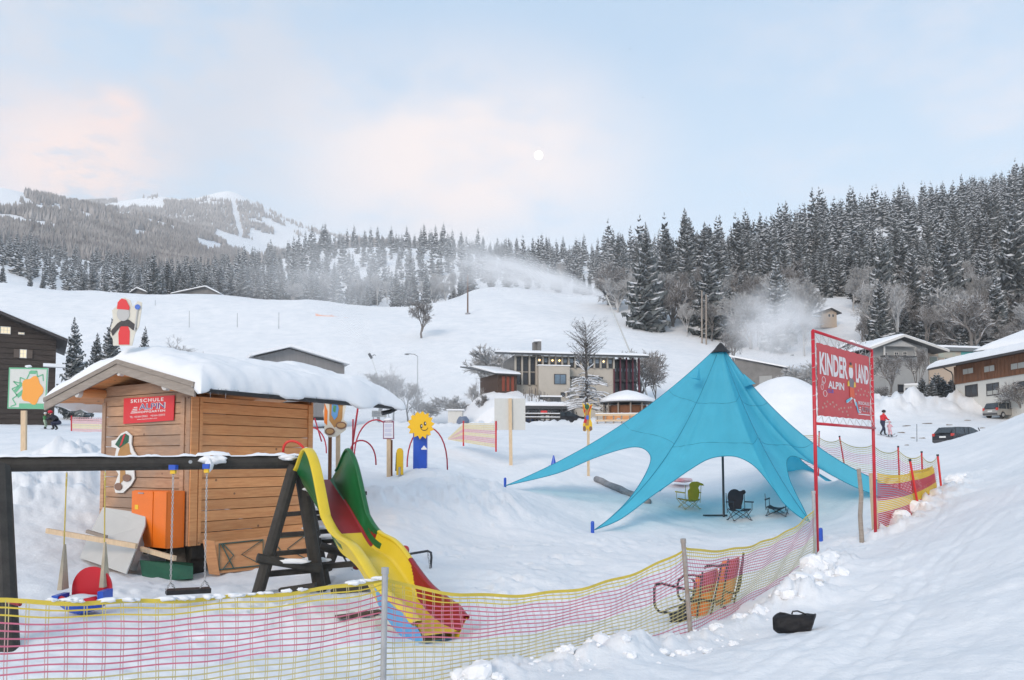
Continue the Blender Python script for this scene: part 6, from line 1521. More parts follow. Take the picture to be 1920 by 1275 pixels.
def whiteboard():
    d = 33; t = thing('blank_signboard', G(957, 868, d), 'blank pale square board on a tall raw wooden lath seen from behind', 'signboard')
    q = [P(927, 806, d), P(985, 806, d), P(985, 747, d), P(927, 747, d)]
    m = MB(); flat(m, q, [(0, 0), (1, 0), (1, 1), (0, 1)], 0, th=.02); m.build('panel', mat('pale_board_back', (.58, .58, .55), .6, var=.04), t)
    lath(958, 747, 868, d - .06, .14, -1.5, parent=t, nm='lath')
whiteboard()
def leftsign():
    d = 23; t = thing('green_signboard', G(45, 842, d), 'white signboard with green zigzags on a wooden post at the left edge', 'signboard')
    q = [P(14, 766, d), P(86, 767, d), P(90, 690, d), P(17, 689, d)]
    m = MB(); flat(m, q, [(0, 0), (1, 0), (1, 1), (0, 1)], 0, th=.04); m.build('panel', mat('board_offwhite', (.58, .60, .57), .5, var=.04), t)
    lath(45, 770, 842, d + .05, .14, 0, parent=t, nm='post')
    g = mat('mint_green_paint', (.12, .42, .24), .5); m = MB()
    for a in (((0, 0), (1, 0), (1, .035), (0, .035)), ((0, .965), (1, .965), (1, 1), (0, 1)), ((0, .035), (.03, .035), (.03, .965), (0, .965)), ((.97, .035), (1, .035), (1, .965), (.97, .965))): flat(m, q, a, .004)
    m.build('border', g, t)
    def zig(pts, w):
        m = MB()
        for (a, b) in zip(pts, pts[1:]):
            dx, dy = b[0] - a[0], b[1] - a[1]; l = math.hypot(dx, dy); nx, ny = -dy / l * w, dx / l * w
            flat(m, q, [(a[0] - nx, a[1] - ny), (b[0] - nx, b[1] - ny), (b[0] + nx, b[1] + ny), (a[0] + nx, a[1] + ny)], .006)
        return m
    zig([(.08, .05), (.22, .10), (.12, .24), (.24, .32), (.10, .48), (.26, .55), (.13, .66), (.30, .62), (.30, .76), (.46, .70), (.56, .92), (.72, .92), (.74, .78), (.88, .84), (.90, .68)], .014).build('zigzag_line', g, t)
    zig([(.24, .30), (.42, .44)], .05).build('stroke', g, t); zig([(.18, .42), (.36, .62)], .04).build('stroke', g, t); zig([(.3, .08), (.94, .08)], .05).build('stroke', g, t); zig([(.52, .88), (.7, .88)], .03).build('stroke', g, t)
    m = MB(); flat(m, q, [(.62 + .27 * math.cos(R(a)) * (1 + .12 * math.cos(R(a * 5))), .45 + .33 * math.sin(R(a)) * (1 + .12 * math.cos(R(a * 5)))) for a in range(0, 360, 12)], .010, th=.004); m.build('orange_shape', mat('soft_orange_paint', (.80, .33, .05), .5), t)
    m = MB(); m.blob(P(53, 687, d), .09, .06, .04, 2, 2); m.build('snow_cap', ROOFSNOW, t, smooth=True)
leftsign()
# blue cone, padded barrier
def cone():
    d = 33; g = G(1038, 866, d); t = thing('training_cone', g, 'small blue training cone on the snow left of the tent', 'cone')
    m = MB(); m.tube([g, g + Vector((0, 0, .44))], [.13, .025], 14); m.build('cone_body', BLUE, t); m = MB(); m.quadbox(g + Vector((0, 0, .012)), (.2, 0, 0), (0, .2, 0), (0, 0, .014)); m.build('foot_plate', BLUE, t)
cone()
a = P(1118, 861, 30); b = P(1215, 893, 25.5); a.z = hz(a.x, a.y) + .10; b.z = hz(b.x, b.y) + .07; m = MB(); m.tube([a + (b - a) * k / 8 + Vector((0, 0, .02 * math.sin(k * 2.1))) for k in range(9)], .12, 10); m.build('padded_roll', mat('grey_foam', (.26, .26, .27), .8, var=.3, scale=3), smooth=True, label='long grey padded roll lying on the snow behind the left tent arm', cat='roll', loc=a)
# snow chunks thrown up along the net
def chunks():
    m = MB(); rg = random.Random(31)
    def hull(g, r, flatk=.8):
        bm = bmesh.new()
        for k in range(22):
            v = Vector((rg.gauss(0, 1), rg.gauss(0, 1), rg.gauss(0, 1))).normalized() * rg.uniform(.75, 1.1); bm.verts.new((v.x * r * 1.1, v.y * r, v.z * r * flatk))
        h = bmesh.ops.convex_hull(bm, input=bm.verts); bmesh.ops.delete(bm, geom=[v for v in h['geom_interior'] if isinstance(v, bmesh.types.BMVert)], context='VERTS')
        bmesh.ops.triangulate(bm, faces=bm.faces[:]); bmesh.ops.subdivide_edges(bm, edges=bm.edges[:], cuts=1, smooth=.6, use_grid_fill=True)
        bmesh.ops.triangulate(bm, faces=bm.faces[:]); bm.verts.index_update()
        vs = []
        for v in bm.verts:
            c = v.co; k = 1 + .16 * math.sin(c.x * 9 / r + r * 50) * math.cos(c.y * 8 / r) + .08 * math.sin(c.z * 17 / r + c.x * 13 / r)
            vs.append(g + c * k)
        m.add(vs, [tuple(v.index for v in f.verts) for f in bm.faces]); bm.free()
    def c(px, py, d, r):
        g = G(px, py, d); g.z += r * .1; hull(g, r)
        for k in range(5):
            q = g + Vector((rg.uniform(-1.4, 1.4) * r, rg.uniform(-1.2, 1.2) * r, 0)); rr = r * rg.uniform(.25, .55); q.z = hz(q.x, q.y) + rr * .2; hull(q, rr)
    for (px, py, d, r) in ((1500, 1112, 9.7, .17), (1528, 1088, 10.6, .2), (1550, 1074, 11.2, .15), (1478, 1125, 9.2, .09), (1425, 1150, 8.9, .08), (1385, 1165, 8.7, .06), (1340, 1182, 8.4, .07), (1310, 1190, 8.3, .08), (1215, 1200, 7.7, .06), (1178, 1214, 7.4, .07), (1128, 1225, 7.1, .09), (1060, 1238, 6.8, .07), (1010, 1246, 6.6, .05), (900, 1268, 6.1, .12), (560, 1268, 5.7, .05), (1690, 1005, 15.9, .16), (1715, 985, 16.8, .18), (1790, 925, 19.6, .2)): c(px, py, d, r)
    for k in range(60):
        i = rg.random()
        p = Vector((lerp1(i, [(0, -.25), (.35, 1.2), (.62, 2.2), (1, 4.4)]), lerp1(i, [(0, 6.3), (.35, 7.2), (.62, 8.6), (1, 12.0)]), 0)) + Vector((rg.uniform(-.05, .45), rg.uniform(-.4, .05), 0))
        r = rg.choice((.012, .015, .02, .03, .045)); hull(Vector((p.x, p.y, hz(p.x, p.y) + r * .1)), r)
    m.build('snow_chunks', ROOFSNOW, smooth=False, label='loose snow lumps thrown up along the foot of the nets', cat='snow lumps', kind='stuff')
def lerp1(x, t):
    for (a, va), (b, vb) in zip(t, t[1:]):
        if x <= b: return va + (vb - va) * (x - a) / (b - a)
    return t[-1][1]
chunks()
# ---------------------------------------------------------------- buildings
PLGREY = mat('grey_render_wall', (.34, .345, .34), .8, var=.06, scale=1.5); PLBEIGE = mat('beige_render_wall', (.48, .44, .38), .8, var=.05, scale=1.2)
PLWARM = mat('warm_beige_wall', (.52, .42, .33), .8, var=.05); PLWHITE = mat('white_render_wall', (.66, .645, .60), .8, var=.05, scale=1)
CHALET = mat('almost_black_timber', (.052, .040, .034), .8, var=.3, scale=1.2, stretch=(1, 1, 6), obvar=.1); GREYTIM = mat('grey_timber', (.17, .165, .16), .8, var=.2, scale=1, obvar=.08)
DARKWIN = mat('dark_window_pane', (.035, .04, .048), .12, var=.5, scale=.4); SKYWIN = mat('painted_sky_pane', (.22, .27, .32), .15, var=.3, scale=.3)  # second pane material has the reflected sky painted into its base colour
FRW = mat('white_window_frame', (.62, .61, .58), .6); FRD = mat('dark_window_frame', (.05, .045, .045), .6); DKMETAL = mat('dark_fascia', (.06, .065, .07), .6, var=.1); MAROON = mat('maroon_column_paint', (.09, .012, .025), .5)
WARMLAMP = mat('warm_lamp_glow', (1, .7, .3), .5, emit=(1, .55, .18), estr=5)
CURTAIN = mat('pale_curtain', (.45, .45, .42), .8, var=.1, scale=3, stretch=(8, 8, 1))

def wallframe(p0, p1, base=None):
    """frame whose u runs along a wall from p0 to p1, v goes into the building"""
    a = Vector((p1.x - p0.x, p1.y - p0.y, 0)); F = Frame(Vector((p0.x, p0.y, 0)), 0); F.L = a.length; F.a = a.normalized(); F.b = Vector((-F.a.y, F.a.x, 0)); return F
def window(F, u0, u1, z0, z1, par, pane=DARKWIN, frame=FRW, v=-.03, mull=1, bars=0, depth=.14, fw=.07):
    m = MB()
    F.box(m, u0, u1, v - .03, v + depth, z0, z0 + fw); F.box(m, u0, u1, v - .03, v + depth, z1 - fw, z1); F.box(m, u0, u0 + fw, v - .028, v + depth, z0 + fw, z1 - fw); F.box(m, u1 - fw, u1, v - .028, v + depth, z0 + fw, z1 - fw)
    for k in range(1, mull + 1): x = u0 + (u1 - u0) * k / (mull + 1); F.box(m, x - fw * .4, x + fw * .4, v - .02, v + .03, z0 + fw, z1 - fw)
    for k in range(1, bars + 1): x = z0 + (z1 - z0) * k / (bars + 1); F.box(m, u0 + fw, u1 - fw, v - .016, v + .02, x - fw * .3, x + fw * .3)
    w = m.build('window', frame, par)
    m = MB(); F.box(m, u0 + fw, u1 - fw, v + .0, v + .02, z0 + fw, z1 - fw); m.build('pane', pane, w)
    return w
def gable_roof(F, u0, u1, v0, v1, ze, zr, par, mt, th=.18, snow=.35, axis='v', uc=None, snowname='roof_snow', amp=.04):
    """ridge along v (gable faces the viewer) or along u"""
    if axis == 'v':
        c = (u0 + u1) / 2 if uc is None else uc
        rz = lambda u, v: zr - (zr - ze) * math.sqrt((abs(u - c) / ((c - u0) if u < c else (u1 - c))) ** 2 + .0006)
        for (a, b) in ((u0, c), (c, u1)):
            m = MB(); vs = [F(u, v, rz(u, v) - dz) for dz in (th, 0) for (u, v) in ((a, v0), (b, v0), (b, v1), (a, v1))]
            m.add(vs, [(3, 2, 1, 0), (4, 5, 6, 7), (0, 1, 5, 4), (1, 2, 6, 5), (2, 3, 7, 6), (3, 0, 4, 7)]); m.build('roof', mt, par)
    else:
        c = (v0 + v1) / 2
        rz = lambda u, v: zr - (zr - ze) * math.sqrt((abs(v - c) / (c - v0)) ** 2 + .0006)
        for (a, b) in ((v0, c), (c, v1)):
            m = MB(); vs = [F(u, v, rz(u, v) - dz) for dz in (th, 0) for (u, v) in ((u0, a), (u1, a), (u1, b), (u0, b))]
            m.add(vs, [(3, 2, 1, 0), (4, 5, 6, 7), (0, 1, 5, 4), (1, 2, 6, 5), (2, 3, 7, 6), (3, 0, 4, 7)]); m.build('roof', mt, par)
    sn = snowslab(F, u0 - .05, u1 + .05, v0 - .06, v1 + .05, rz, snow, 40, 34, 14, int(abs(F.o.x)) % 50, amp)
    sn.build(snowname, ROOFSNOW, par, smooth=True)
    return rz
def gablewall(F, u0, u1, z0, rz, v, par, mt, th=.25, n=1):
    """pentagonal gable wall under the roof"""
    c = [k for k in np.linspace(u0, u1, 25)]; top = [F(u, v, rz(u, 0) - .15) for u in c[::-1]]
    m = MB(); m.prism([F(u0, v, z0), F(u1, v, z0)] + top, F.b, th); m.build('wall', mt, par)

def restaurant():
    d = 100.0; p0 = P(966, 745, d); p1 = P(1203, 745, 103); F = wallframe(p0, p1); L_ = F.L; s = L_ / 237.0
    U = lambda px: (px - 966) * s
    Z = lambda py: 1.8 + (862 - py) * (d + 1) / FOC
    zb = hz(p0.x, p0.y, False) - 1.5
    t = thing('restaurant', F(L_ / 2, 3, zb + 1.5), 'wide beige inn with tall window fins and a maroon glass corner at the slope foot', 'restaurant')
    m = MB(); F.box(m, 0, U(1151), 0, 8, zb, Z(667)); m.build('wall', PLBEIGE, t)
    m = MB(); F.box(m, -.15, .0, .1, 8, zb, Z(667)); m.build('end_wall', GREYTIM, t)
    # roof: shallow, rising to the back, deep snow running into the slope
    m = MB(); e = Z(664.5); vs = [F(u, v, e + k * (v + 1.2) * .14 - dz) for dz in (.28, 0) for (u, v, k) in ((-1.0, -1.2, 1), (L_ + .6, -1.2, 1), (L_ + .6, 10, 1), (-1.0, 10, 1))]
    m.add(vs, [(3, 2, 1, 0), (4, 5, 6, 7), (0, 1, 5, 4), (1, 2, 6, 5), (2, 3, 7, 6), (3, 0, 4, 7)]); m.build('roof', DKMETAL, t)
    snowslab(F, -1.05, L_ + .65, -1.25, 10, lambda u, v: e + (v + 1.2) * .14, .3, 60, 30, 16, 3, .06).build('roof_snow', ROOFSNOW, t, smooth=True)
    ch = MB(); F.box(ch, U(1009), U(1014.5), 3.0, 4.0, e, Z(632)); F.box(ch, U(1014.8), U(1021), 2.2, 3.3, e, Z(635)); c_ = ch.build('chimney', GREYTIM, t)
    m = MB(); F.box(m, U(1008), U(1022), 2.2, 4, Z(635) + .02, Z(631)); m.build('chimney_snow', ROOFSNOW, c_)
    # pale fins, glazed slots between
    xs = [966, 978, 991.5, 1004, 1016, 1028, 1040, 1052, 1064, 1076, 1088, 1100, 1112, 1124, 1137, 1149]
    for i, x in enumerate(xs):
        m = MB(); zlow = Z(723) if x < 1006 else Z(689); F.box(m, U(x) - .11, U(x) + .11, -.28, -.002, zlow, Z(667)); m.build('fin', mat('pale_concrete_fin', (.42, .385, .33), .7, var=.05), t)
        if i < len(xs) - 1:
            u0, u1 = U(x) + .13, U(xs[i + 1]) - .13
            if i < 3: window(F, u0, u1, Z(697), Z(670), t, DARKWIN, FRD, mull=0, bars=1, v=-.06); window(F, u0, u1, Z(722), Z(699), t, DARKWIN, FRD, mull=0, bars=0, v=-.06)
            else:
                w = window(F, u0, u1, Z(688), Z(670), t, DARKWIN, FRD, mull=0, v=-.06)
                m = MB(); F.box(m, u0 + .08, u1 - .08, -.072, -.062, Z(679), Z(671.5)); m.build('painted_sky_sheen', SKYWIN, w)  # paler slab over the upper pane, painted to look like reflected sky
    for x in (1010, 1034, 1047, 1130):
        m = MB(); m.blob(F(U(x), -.2, Z(675.5)), .10, .08, .10, 1, 1, 0); m.build('lamp', WARMLAMP, t)
    # bay with corner window
    m = MB(); F.box(m, U(1005), U(1062), -1.3, -.30, zb, Z(688)); bay = m.build('bay', PLBEIGE, t)
    m = MB(); F.box(m, U(1004), U(1063), -1.4, -.29, Z(688) + .01, Z(686)); m.build('bay_snow', ROOFSNOW, bay)
    window(F, U(1033), U(1055), Z(722), Z(703), t, mat('painted_blue_sheen_pane', (.13, .19, .25), .1, var=.4, scale=.5), FRD, v=-1.36, mull=1)  # blue reflection is painted into this pane's colour
    window(F, U(1045), U(1053), Z(745), Z(737), t, DARKWIN, FRD, v=-1.36, mull=0); window(F, U(1057), U(1061.5), Z(745), Z(737), t, DARKWIN, FRD, v=-1.36, mull=0)
    for x in (1084, 1122): window(F, U(x), U(x + 16), Z(752), Z(741), t, DARKWIN, FRD, v=-.05, mull=1)
    m = MB(); F.box(m, U(1066), U(1126), -.9, -.002, Z(709), Z(706)); m.build('balcony_slab', DKMETAL, t)
    # glazed corner with maroon columns
    m = MB(); F.box(m, U(1151) + .05, L_ - .1, 1.6, 7, zb, Z(667)); m.build('glass_core', DARKWIN, t)
    m = MB(); F.box(m, U(1151) + .05, L_ - .1, .0, 1.55, zb, Z(734)); m.build('plinth', GREYTIM, t)
    m = MB(); F.box(m, U(1151) + .05, L_ - .1, .4, 1.58, Z(712), Z(708)); m.build('floor_slab', DKMETAL, t)
    for x in (1150, 1162, 1174, 1186, 1198):
        m = MB(); F.box(m, U(x) - .08, U(x) + .08, -.2, .1, zb, Z(667)); m.build('column', MAROON, t)
    for x in (1152, 1164, 1176, 1188):
        m = MB(); F.box(m, U(x) + .15, U(x) + .62, 1.5, 1.57, Z(691), Z(685)); m.build('pane', SKYWIN, t)
    # low wing on the left
    q0 = P(934, 730, 97); q1 = P(969, 730, 98); W = wallframe(q0, q1); zz = 1.8 + (862 - 701) * 97.5 / FOC
    m = MB(); W.box(m, 0, W.L, 0, 6, zb, zz); wg = m.build('wing', mat('dark_brown_boards', (.075, .045, .032), .8, var=.3, scale=2, stretch=(6, 6, 1)), t)
    for k in range(3): m = MB(); W.box(m, .5 + k * .62, .85 + k * .62, -.06, -.002, zz - 2.1, zz - .3); m.build('red_door', mat('russet_door', (.24, .05, .025), .6), wg)
    m = MB(); vs = [W(u, v, zz + (v + .5) * .2 - dz) for dz in (.15, 0) for (u, v) in ((-.6, -.5), (W.L + .3, -.5), (W.L + .3, 7.5), (-2.2, 7.5))]; m.add(vs, [(3, 2, 1, 0), (4, 5, 6, 7), (0, 1, 5, 4), (1, 2, 6, 5), (2, 3, 7, 6), (3, 0, 4, 7)]); m.build('wing_roof', DKMETAL, t)
    snowslab(W, -.65, W.L + .35, -.55, 7.5, lambda u, v: zz + (v + .5) * .2, .25, 24, 24, 16, 4, .05).build('wing_snow', ROOFSNOW, t, smooth=True)
    # carport
    c0 = P(984, 788, 92); c1 = P(1084, 788, 93); C = wallframe(c0, c1); g = hz(c0.x, c0.y, False); zt = 1.8 + (862 - 767) * 92 / FOC
    t2 = thing('carport', C(C.L / 2, 3, g), 'low dark flat-roofed carport under snow in front of the inn', 'carport')
    m = MB(); C.box(m, 0, C.L - .6, 2.5, 6.5, g - 1, zt - .05); m.build('back_wall', mat('dark_garage_boards', (.04, .032, .03), .8, var=.3, scale=2, stretch=(8, 8, 1)), t2)
    m = MB(); C.box(m, -.4, C.L * .93, -.5, 6.9, zt, zt + .35); m.build('roof', DKMETAL, t2)
    snowslab(C, -.45, C.L * .96, -.55, 7.0, lambda u, v: zt + .36, .55, 40, 24, 10, 6, .08).build('roof_snow', ROOFSNOW, t2, smooth=True)
    for k in range(5): m = MB(); C.box(m, .2 + k * C.L * .21, .4 + k * C.L * .21, -.3, -.1, g - .5, zt); m.build('post', DKMETAL, t2)
    m = MB(); C.box(m, C.L * .42, C.L * .82, 4, 5.5, zt + .9, zt + 1.75); m.build('terrace_wall', DKMETAL, t2)
    m = MB(); C.box(m, C.L * .40, C.L * .84, 3.9, 5.6, zt + 1.76, zt + 1.95); m.build('terrace_snow', ROOFSNOW, t2)
    # red sign on a post and the vine sticks on the bank
    q = [P(1014, 774, 91), P(1026, 774, 91), P(1026, 770, 91), P(1014, 770, 91)]; t3 = thing('small_sign', G(1020, 790, 91), 'tiny red sign on a post in front of the carport', 'sign')
    m = MB(); flat(m, q, [(0, 0), (1, 0), (1, 1), (0, 1)], 0, th=.05); m.build('panel', BANNERRED, t3); m = MB(); m.tube([G(1020, 790, 91.1), P(1020, 772, 91.1)], .04, 6); m.build('post', DKMETAL, t3)
    m = MB(); rg = random.Random(5)
    for k in range(90):
        u = rg.uniform(U(972), U(1058)); v = rg.uniform(-7, -1.6); x = F(u, v, 0); f = (v + 7) / 5.4
        z = zt + .6 + f * 1.9 - max(0, (u - U(1000)) / (U(1058) - U(1000))) * 1.6; m.tube([(x.x, x.y, z - 1.2), (x.x + rg.uniform(-.1, .1), x.y, z + rg.uniform(.3, .75))], .035, 4)
    m.build('vine_stakes', TWIG, label='rows of short dark stakes poking out of the snow bank below the inn', cat='stakes', kind='stuff')
    sb = snowslab(F, U(966), U(1064), -7.6, -1.35, lambda u, v: zb + 0 * u, 1, 4, 4)
    m = MB(); K = 16; vs = []
    for j in range(K + 1):
        for i in range(K + 1):
            u = U(868) + (U(1066) - U(868)) * i / K; v = -8 + 6.8 * j / K; f = j / K
            z = zt + .3 + (.55 * f if u < U(975) else 0) + f * 2.0 - max(0, (u - U(1000)) / (U(1058) - U(1000))) * 1.7 * f ** .5 + .12 * math.sin(i * 1.7 + j); e_ = min(i / 6.0, (K - i) / 3.0)
            z = z - (0 if e_ > 1 else (1 - e_) ** 2 * 2.8); vs.append(F(u, v, z if j > 1 else z - 1.5))
    m.add(vs, [(j * (K + 1) + i, j * (K + 1) + i + 1, (j + 1) * (K + 1) + i + 1, (j + 1) * (K + 1) + i) for j in range(K) for i in range(K)]); m.build('snow_bank', ROOFSNOW, smooth=True, kind='structure')
restaurant()
def pavilion():
    c = G(1176, 783, 88); t = thing('pavilion', c, 'round wooden pavilion with a thick snow cap beside the inn', 'pavilion'); zt = P(1176, 757, 88).z; r = 3.0
    m = MB()
    for k in range(12): a = R(30 * k); m.tube([(c.x + r * .85 * math.cos(a), c.y + r * .85 * math.sin(a), c.z - .3), (c.x + r * .85 * math.cos(a), c.y + r * .85 * math.sin(a), zt)], .09, 6)
    m.build('posts', WOODGREY, t, kind='stuff')
    m = MB(); m.tube([(c.x, c.y, c.z - .3), (c.x, c.y, zt - .25)], r * .72, 12); m.build('core', WOODBROWN, t)
    m = MB(); m.tube([(c.x, c.y, c.z - .3), (c.x, c.y, c.z + .75)], r * .9, 12); m.build('parapet', WOODNEW, t)
    m = MB(); m.tube([(c.x, c.y, zt), (c.x, c.y, zt + .12)], r, 20); m.build('roof', DKMETAL, t)
    m = MB(); m.tube([(c.x, c.y, zt + .13), (c.x, c.y, zt + .45), (c.x, c.y, zt + .9), (c.x, c.y, zt + 1.3), (c.x, c.y, zt + 1.5)], [r * 1.02, r * 1.03, r * .72, r * .36, r * .06], 24); m.build('roof_snow', ROOFSNOW, t, smooth=True)
    # plank railing in front
    a = P(1120, 780, 84); b = P(1196, 772, 84); a.z = hz(a.x, a.y, False); b.z = hz(b.x, b.y, False); t = thing('wooden_fence', a, 'pale wooden rail fence in front of the round pavilion', 'fence')
    for k in range(6): q = a.lerp(b, k / 5); m = MB(); m.beam(q - Vector((0, 0, .3)), q + Vector((0, 0, 1.3)), .14, .14); m.build('post', WOODGREY, t)
    for z in (.45, 1.05): m = MB(); m.beam(a + Vector((-.2, -.09, z)), b + Vector((.2, -.09, z)), .06, .2); m.build('rail', WOODPALE, t)
    m = MB(); m.beam(a + Vector((-.2, -.06, 1.2)), b + Vector((.2, -.06, 1.2)), .16, .08); m.build('rail_snow', ROOFSNOW, t)
pavilion()

def chalets():
    # grey chalet right of the sign
    d = 120; p0 = P(1637, 742, d); p1 = P(1742, 742, d + 2); F = wallframe(p0, p1); s = F.L / 105; U = lambda px: (px - 1637) * s; Z = lambda py: 1.8 + (862 - py) * (d + .5) / FOC; zb = hz(p0.x, p0.y, False) - 1.5; D = 10
    t = thing('grey_chalet', F(F.L / 2, 3, zb + 1.5), 'grey gabled chalet with white framed windows behind the banner sign', 'house')
    rz = gable_roof(F, U(1621), U(1768), -1.6, D + 1, Z(655), Z(629), t, DKMETAL, .22, .38, 'v', U(1684))
    gablewall(F, 0, F.L, zb, rz, 0, t, PLGREY)
    m = MB(); F.box(m, 0, F.L, .26, D, zb, Z(660)); m.build('wall', PLGREY, t)
    m = MB(); m.prism([F(U(1652), -.9, Z(650)), F(U(1712), -.9, Z(649)), F(U(1684), -.9, Z(638))], F.b, .15); m.build('gable_panel', mat('pale_grey_boards', (.42, .42, .41), .8, var=.1, scale=2, stretch=(6, 6, 1)), t)
    m = MB(); F.box(m, U(1652), U(1712), -1.1, -.02, Z(668.5), Z(667)); m.build('balcony', DKMETAL, t)
    for x in (1652.5, 1711): m = MB(); F.box(m, U(x) - .1, U(x) + .1, -1.0, -.8, Z(667), Z(650)); m.build('balcony_post', FRW, t)
    for side, sgn in ((U(1621), 1), (U(1768), -1)):
        m = MB(); a = F(side, -1.68, Z(655) - .12); b = F(U(1684), -1.68, Z(629) - .10); m.beam(a, b, .08, .34); m.build('barge_board', FRW, t)
    for (x, y) in ((1661, 665), (1682, 664), (1698, 663)): window(F, U(x - 3.8), U(x + 3.8), Z(y + 5.5), Z(y - 5.5), t, DARKWIN, FRW, mull=1, bars=1)
    for (x, y) in ((1639.5, 700), (1661, 697), (1715, 697), (1663, 728)): window(F, U(x - 3.2), U(x + 3.2), Z(y + 4.5), Z(y - 4.5), t, DARKWIN, FRW, mull=1, bars=1)
    window(F, U(1683), U(1694), Z(735), Z(720), t, DARKWIN, FRD, mull=0)
    # long beige annex
    p0 = P(1743, 742, 124); p1 = P(1852, 740, 126); F = wallframe(p0, p1); s = F.L / 109; U = lambda px: (px - 1743) * s; Z = lambda py: 1.8 + (862 - py) * 125 / FOC
    t = thing('beige_annex', F(F.L / 2, 3, zb + 1.5), 'flat-roofed beige annex with a turquoise fascia right of the grey chalet', 'building')
    m = MB(); F.box(m, 0, F.L, 0, 8, zb, Z(658)); m.build('wall', PLWARM, t)
    m = MB(); F.box(m, -.3, U(1842), -.5, 8.4, Z(658), Z(651.5)); m.build('fascia', mat('slate_grey_fascia', (.20, .22, .23), .6), t)
    m = MB(); F.box(m, U(1803), U(1840), -.12, -.002, Z(668), Z(658.2)); m.build('turquoise_panel', mat('turquoise_panel', (.08, .34, .33), .5, var=.15), t)
    m = MB(); F.box(m, U(1760), U(1812), -.09, -.002, Z(671), Z(659)); m.build('fresco_panel', mat('peach_fresco', (.55, .42, .33), .7, col2=(.38, .45, .40), scale=.6), t)
    snowslab(F, -.35, U(1843), -.55, 8.5, lambda u, v: Z(651.5), .42, 40, 20, 14, 8, .04).build('roof_snow', ROOFSNOW, t, smooth=True)
    for (a, b, c, e) in ((1743.5, 1759, 669, 683), (1772, 1794, 669, 679)): window(F, U(a), U(b), Z(e), Z(c), t, mat('greenish_blind', (.22, .26, .23), .4), FRW, mull=0 if a < 1750 else 1)
    # brown boarded building with white ground floor
    p0 = P(1792, 748, 95); p1 = P(1990, 745, 78); F = wallframe(p0, p1)
    def FP(px, py, v=-.05):
        q = on(F, px, py, v); return (q - F.o).dot(F.a), q.z
    t = thing('brown_building', F(F.L / 2, 3, hz(p0.x, p0.y, False)), 'white building with brown boarded upper floor and heavy snow roof at right', 'house')
    zb = hz(p0.x, p0.y, False) - 2; z1 = FP(1792, 720)[1]; z2 = FP(1792, 689)[1]
    m = MB(); F.box(m, 0, F.L, 0, 9, zb, z1); m.build('wall', PLWHITE, t)
    n = 60
    for k in range(n): m = MB(); F.box(m, F.L * k / n + .01, F.L * (k + 1) / n - .01, -.14 - .02 * (k % 2), .1, z1 - .05, z2 + .1); m.build('weatherboard', WOODBROWN, t, loc=F(F.L * k / n, 0, z1))
    m = MB(); F.box(m, 0, F.L, .12, 9, z1, z2 + .3); m.build('upper_wall', WOODBROWN, t)
    m = MB(); vs = [F(u, v, z2 + .15 + (v + 2) * .17 - dz) for dz in (.25, 0) for (u, v) in ((-2.3, -2.0), (F.L + 1, -2.0), (F.L + 1, 9), (-2.3, 9))]; m.add(vs, [(3, 2, 1, 0), (4, 5, 6, 7), (0, 1, 5, 4), (1, 2, 6, 5), (2, 3, 7, 6), (3, 0, 4, 7)]); m.build('roof', FRD, t)
    snowslab(F, -2.4, F.L + 1, -2.1, 9, lambda u, v: z2 + .15 + (v + 2) * .17, .75, 70, 30, 12, 9, .10, over=.08, lumps=1.2).build('roof_snow', ROOFSNOW, t, smooth=True)
    for (a, b, c, e) in ((1807, 1828, 692, 700), (1847, 1868, 687, 696), (1897, 1925, 682, 690)):
        u0, zt = FP(a, c); u1, zz = FP(b, e); window(F, u0, u1, zz, zt, t, CURTAIN, WOODBROWN, v=-.2, mull=1, fw=.06)
    for (a, b, c, e) in ((1809, 1833, 723, 743), (1849, 1873, 720, 740), (1900, 1925, 717, 729)):
        u0, zt = FP(a, c); u1, zz = FP(b, e); window(F, u0, u1, zz, zt, t, DARKWIN, FRD, v=-.03, mull=1, fw=.1)
        if a == 1849: m = MB(); F.box(m, u0 + .12, u1 - .12, -.036, -.033, zz + .1, zz + .55); m.build('curtain', CURTAIN, t)
    m = MB(); m.tube([F(-.3, -1.2, z2), F(-.25, -.3, z2 - .5), F(-.2, -.15, z2 - .9), F(-.2, -.15, zb)], .07, 6); m.build('downpipe', FRD, t)
    # big barn roof behind
    p0 = P(1849, 700, 112); p1 = P(1990, 700, 104); F = wallframe(p0, p1); zz = 1.8 + (862 - 657) * 112 / FOC
    t = thing('barn', F(F.L / 2, 4, zz - 6), 'dark barn with a huge smooth snow roof at the right edge behind the brown building', 'barn')
    m = MB(); F.box(m, 0, F.L, .5, 12, zz - 12, zz - .1); m.build('wall', CHALET, t)
    m = MB(); vs = [F(u, v, zz + (v + 1) * .42 - dz) for dz in (.3, 0) for (u, v) in ((-1, -1), (F.L, -1), (F.L, 11), (5.5, 11))]; m.add(vs, [(3, 2, 1, 0), (4, 5, 6, 7), (0, 1, 5, 4), (1, 2, 6, 5), (2, 3, 7, 6), (3, 0, 4, 7)]); m.build('roof', FRD, t)
    m = MB(); K = 20; vs = []
    for dz in (1, 0):
        for j in range(K + 1):
            for i in range(K + 1):
                v = -1.1 + 12.2 * j / K; ul = -1.1 + 6.6 * (j / K) ** .8; u = ul + (F.L - ul) * i / K
                e_ = min(1, min(i, j) / 2.0 + .02) ** .5; vs.append(F(u, v, zz + (v + 1) * .42 + .02 + dz * .7 * e_))
    k2 = (K + 1) ** 2; fs = [(j * (K + 1) + i, j * (K + 1) + i + 1, (j + 1) * (K + 1) + i + 1, (j + 1) * (K + 1) + i) for j in range(K) for i in range(K)]; fs += [tuple(q + k2 for q in f[::-1]) for f in fs]
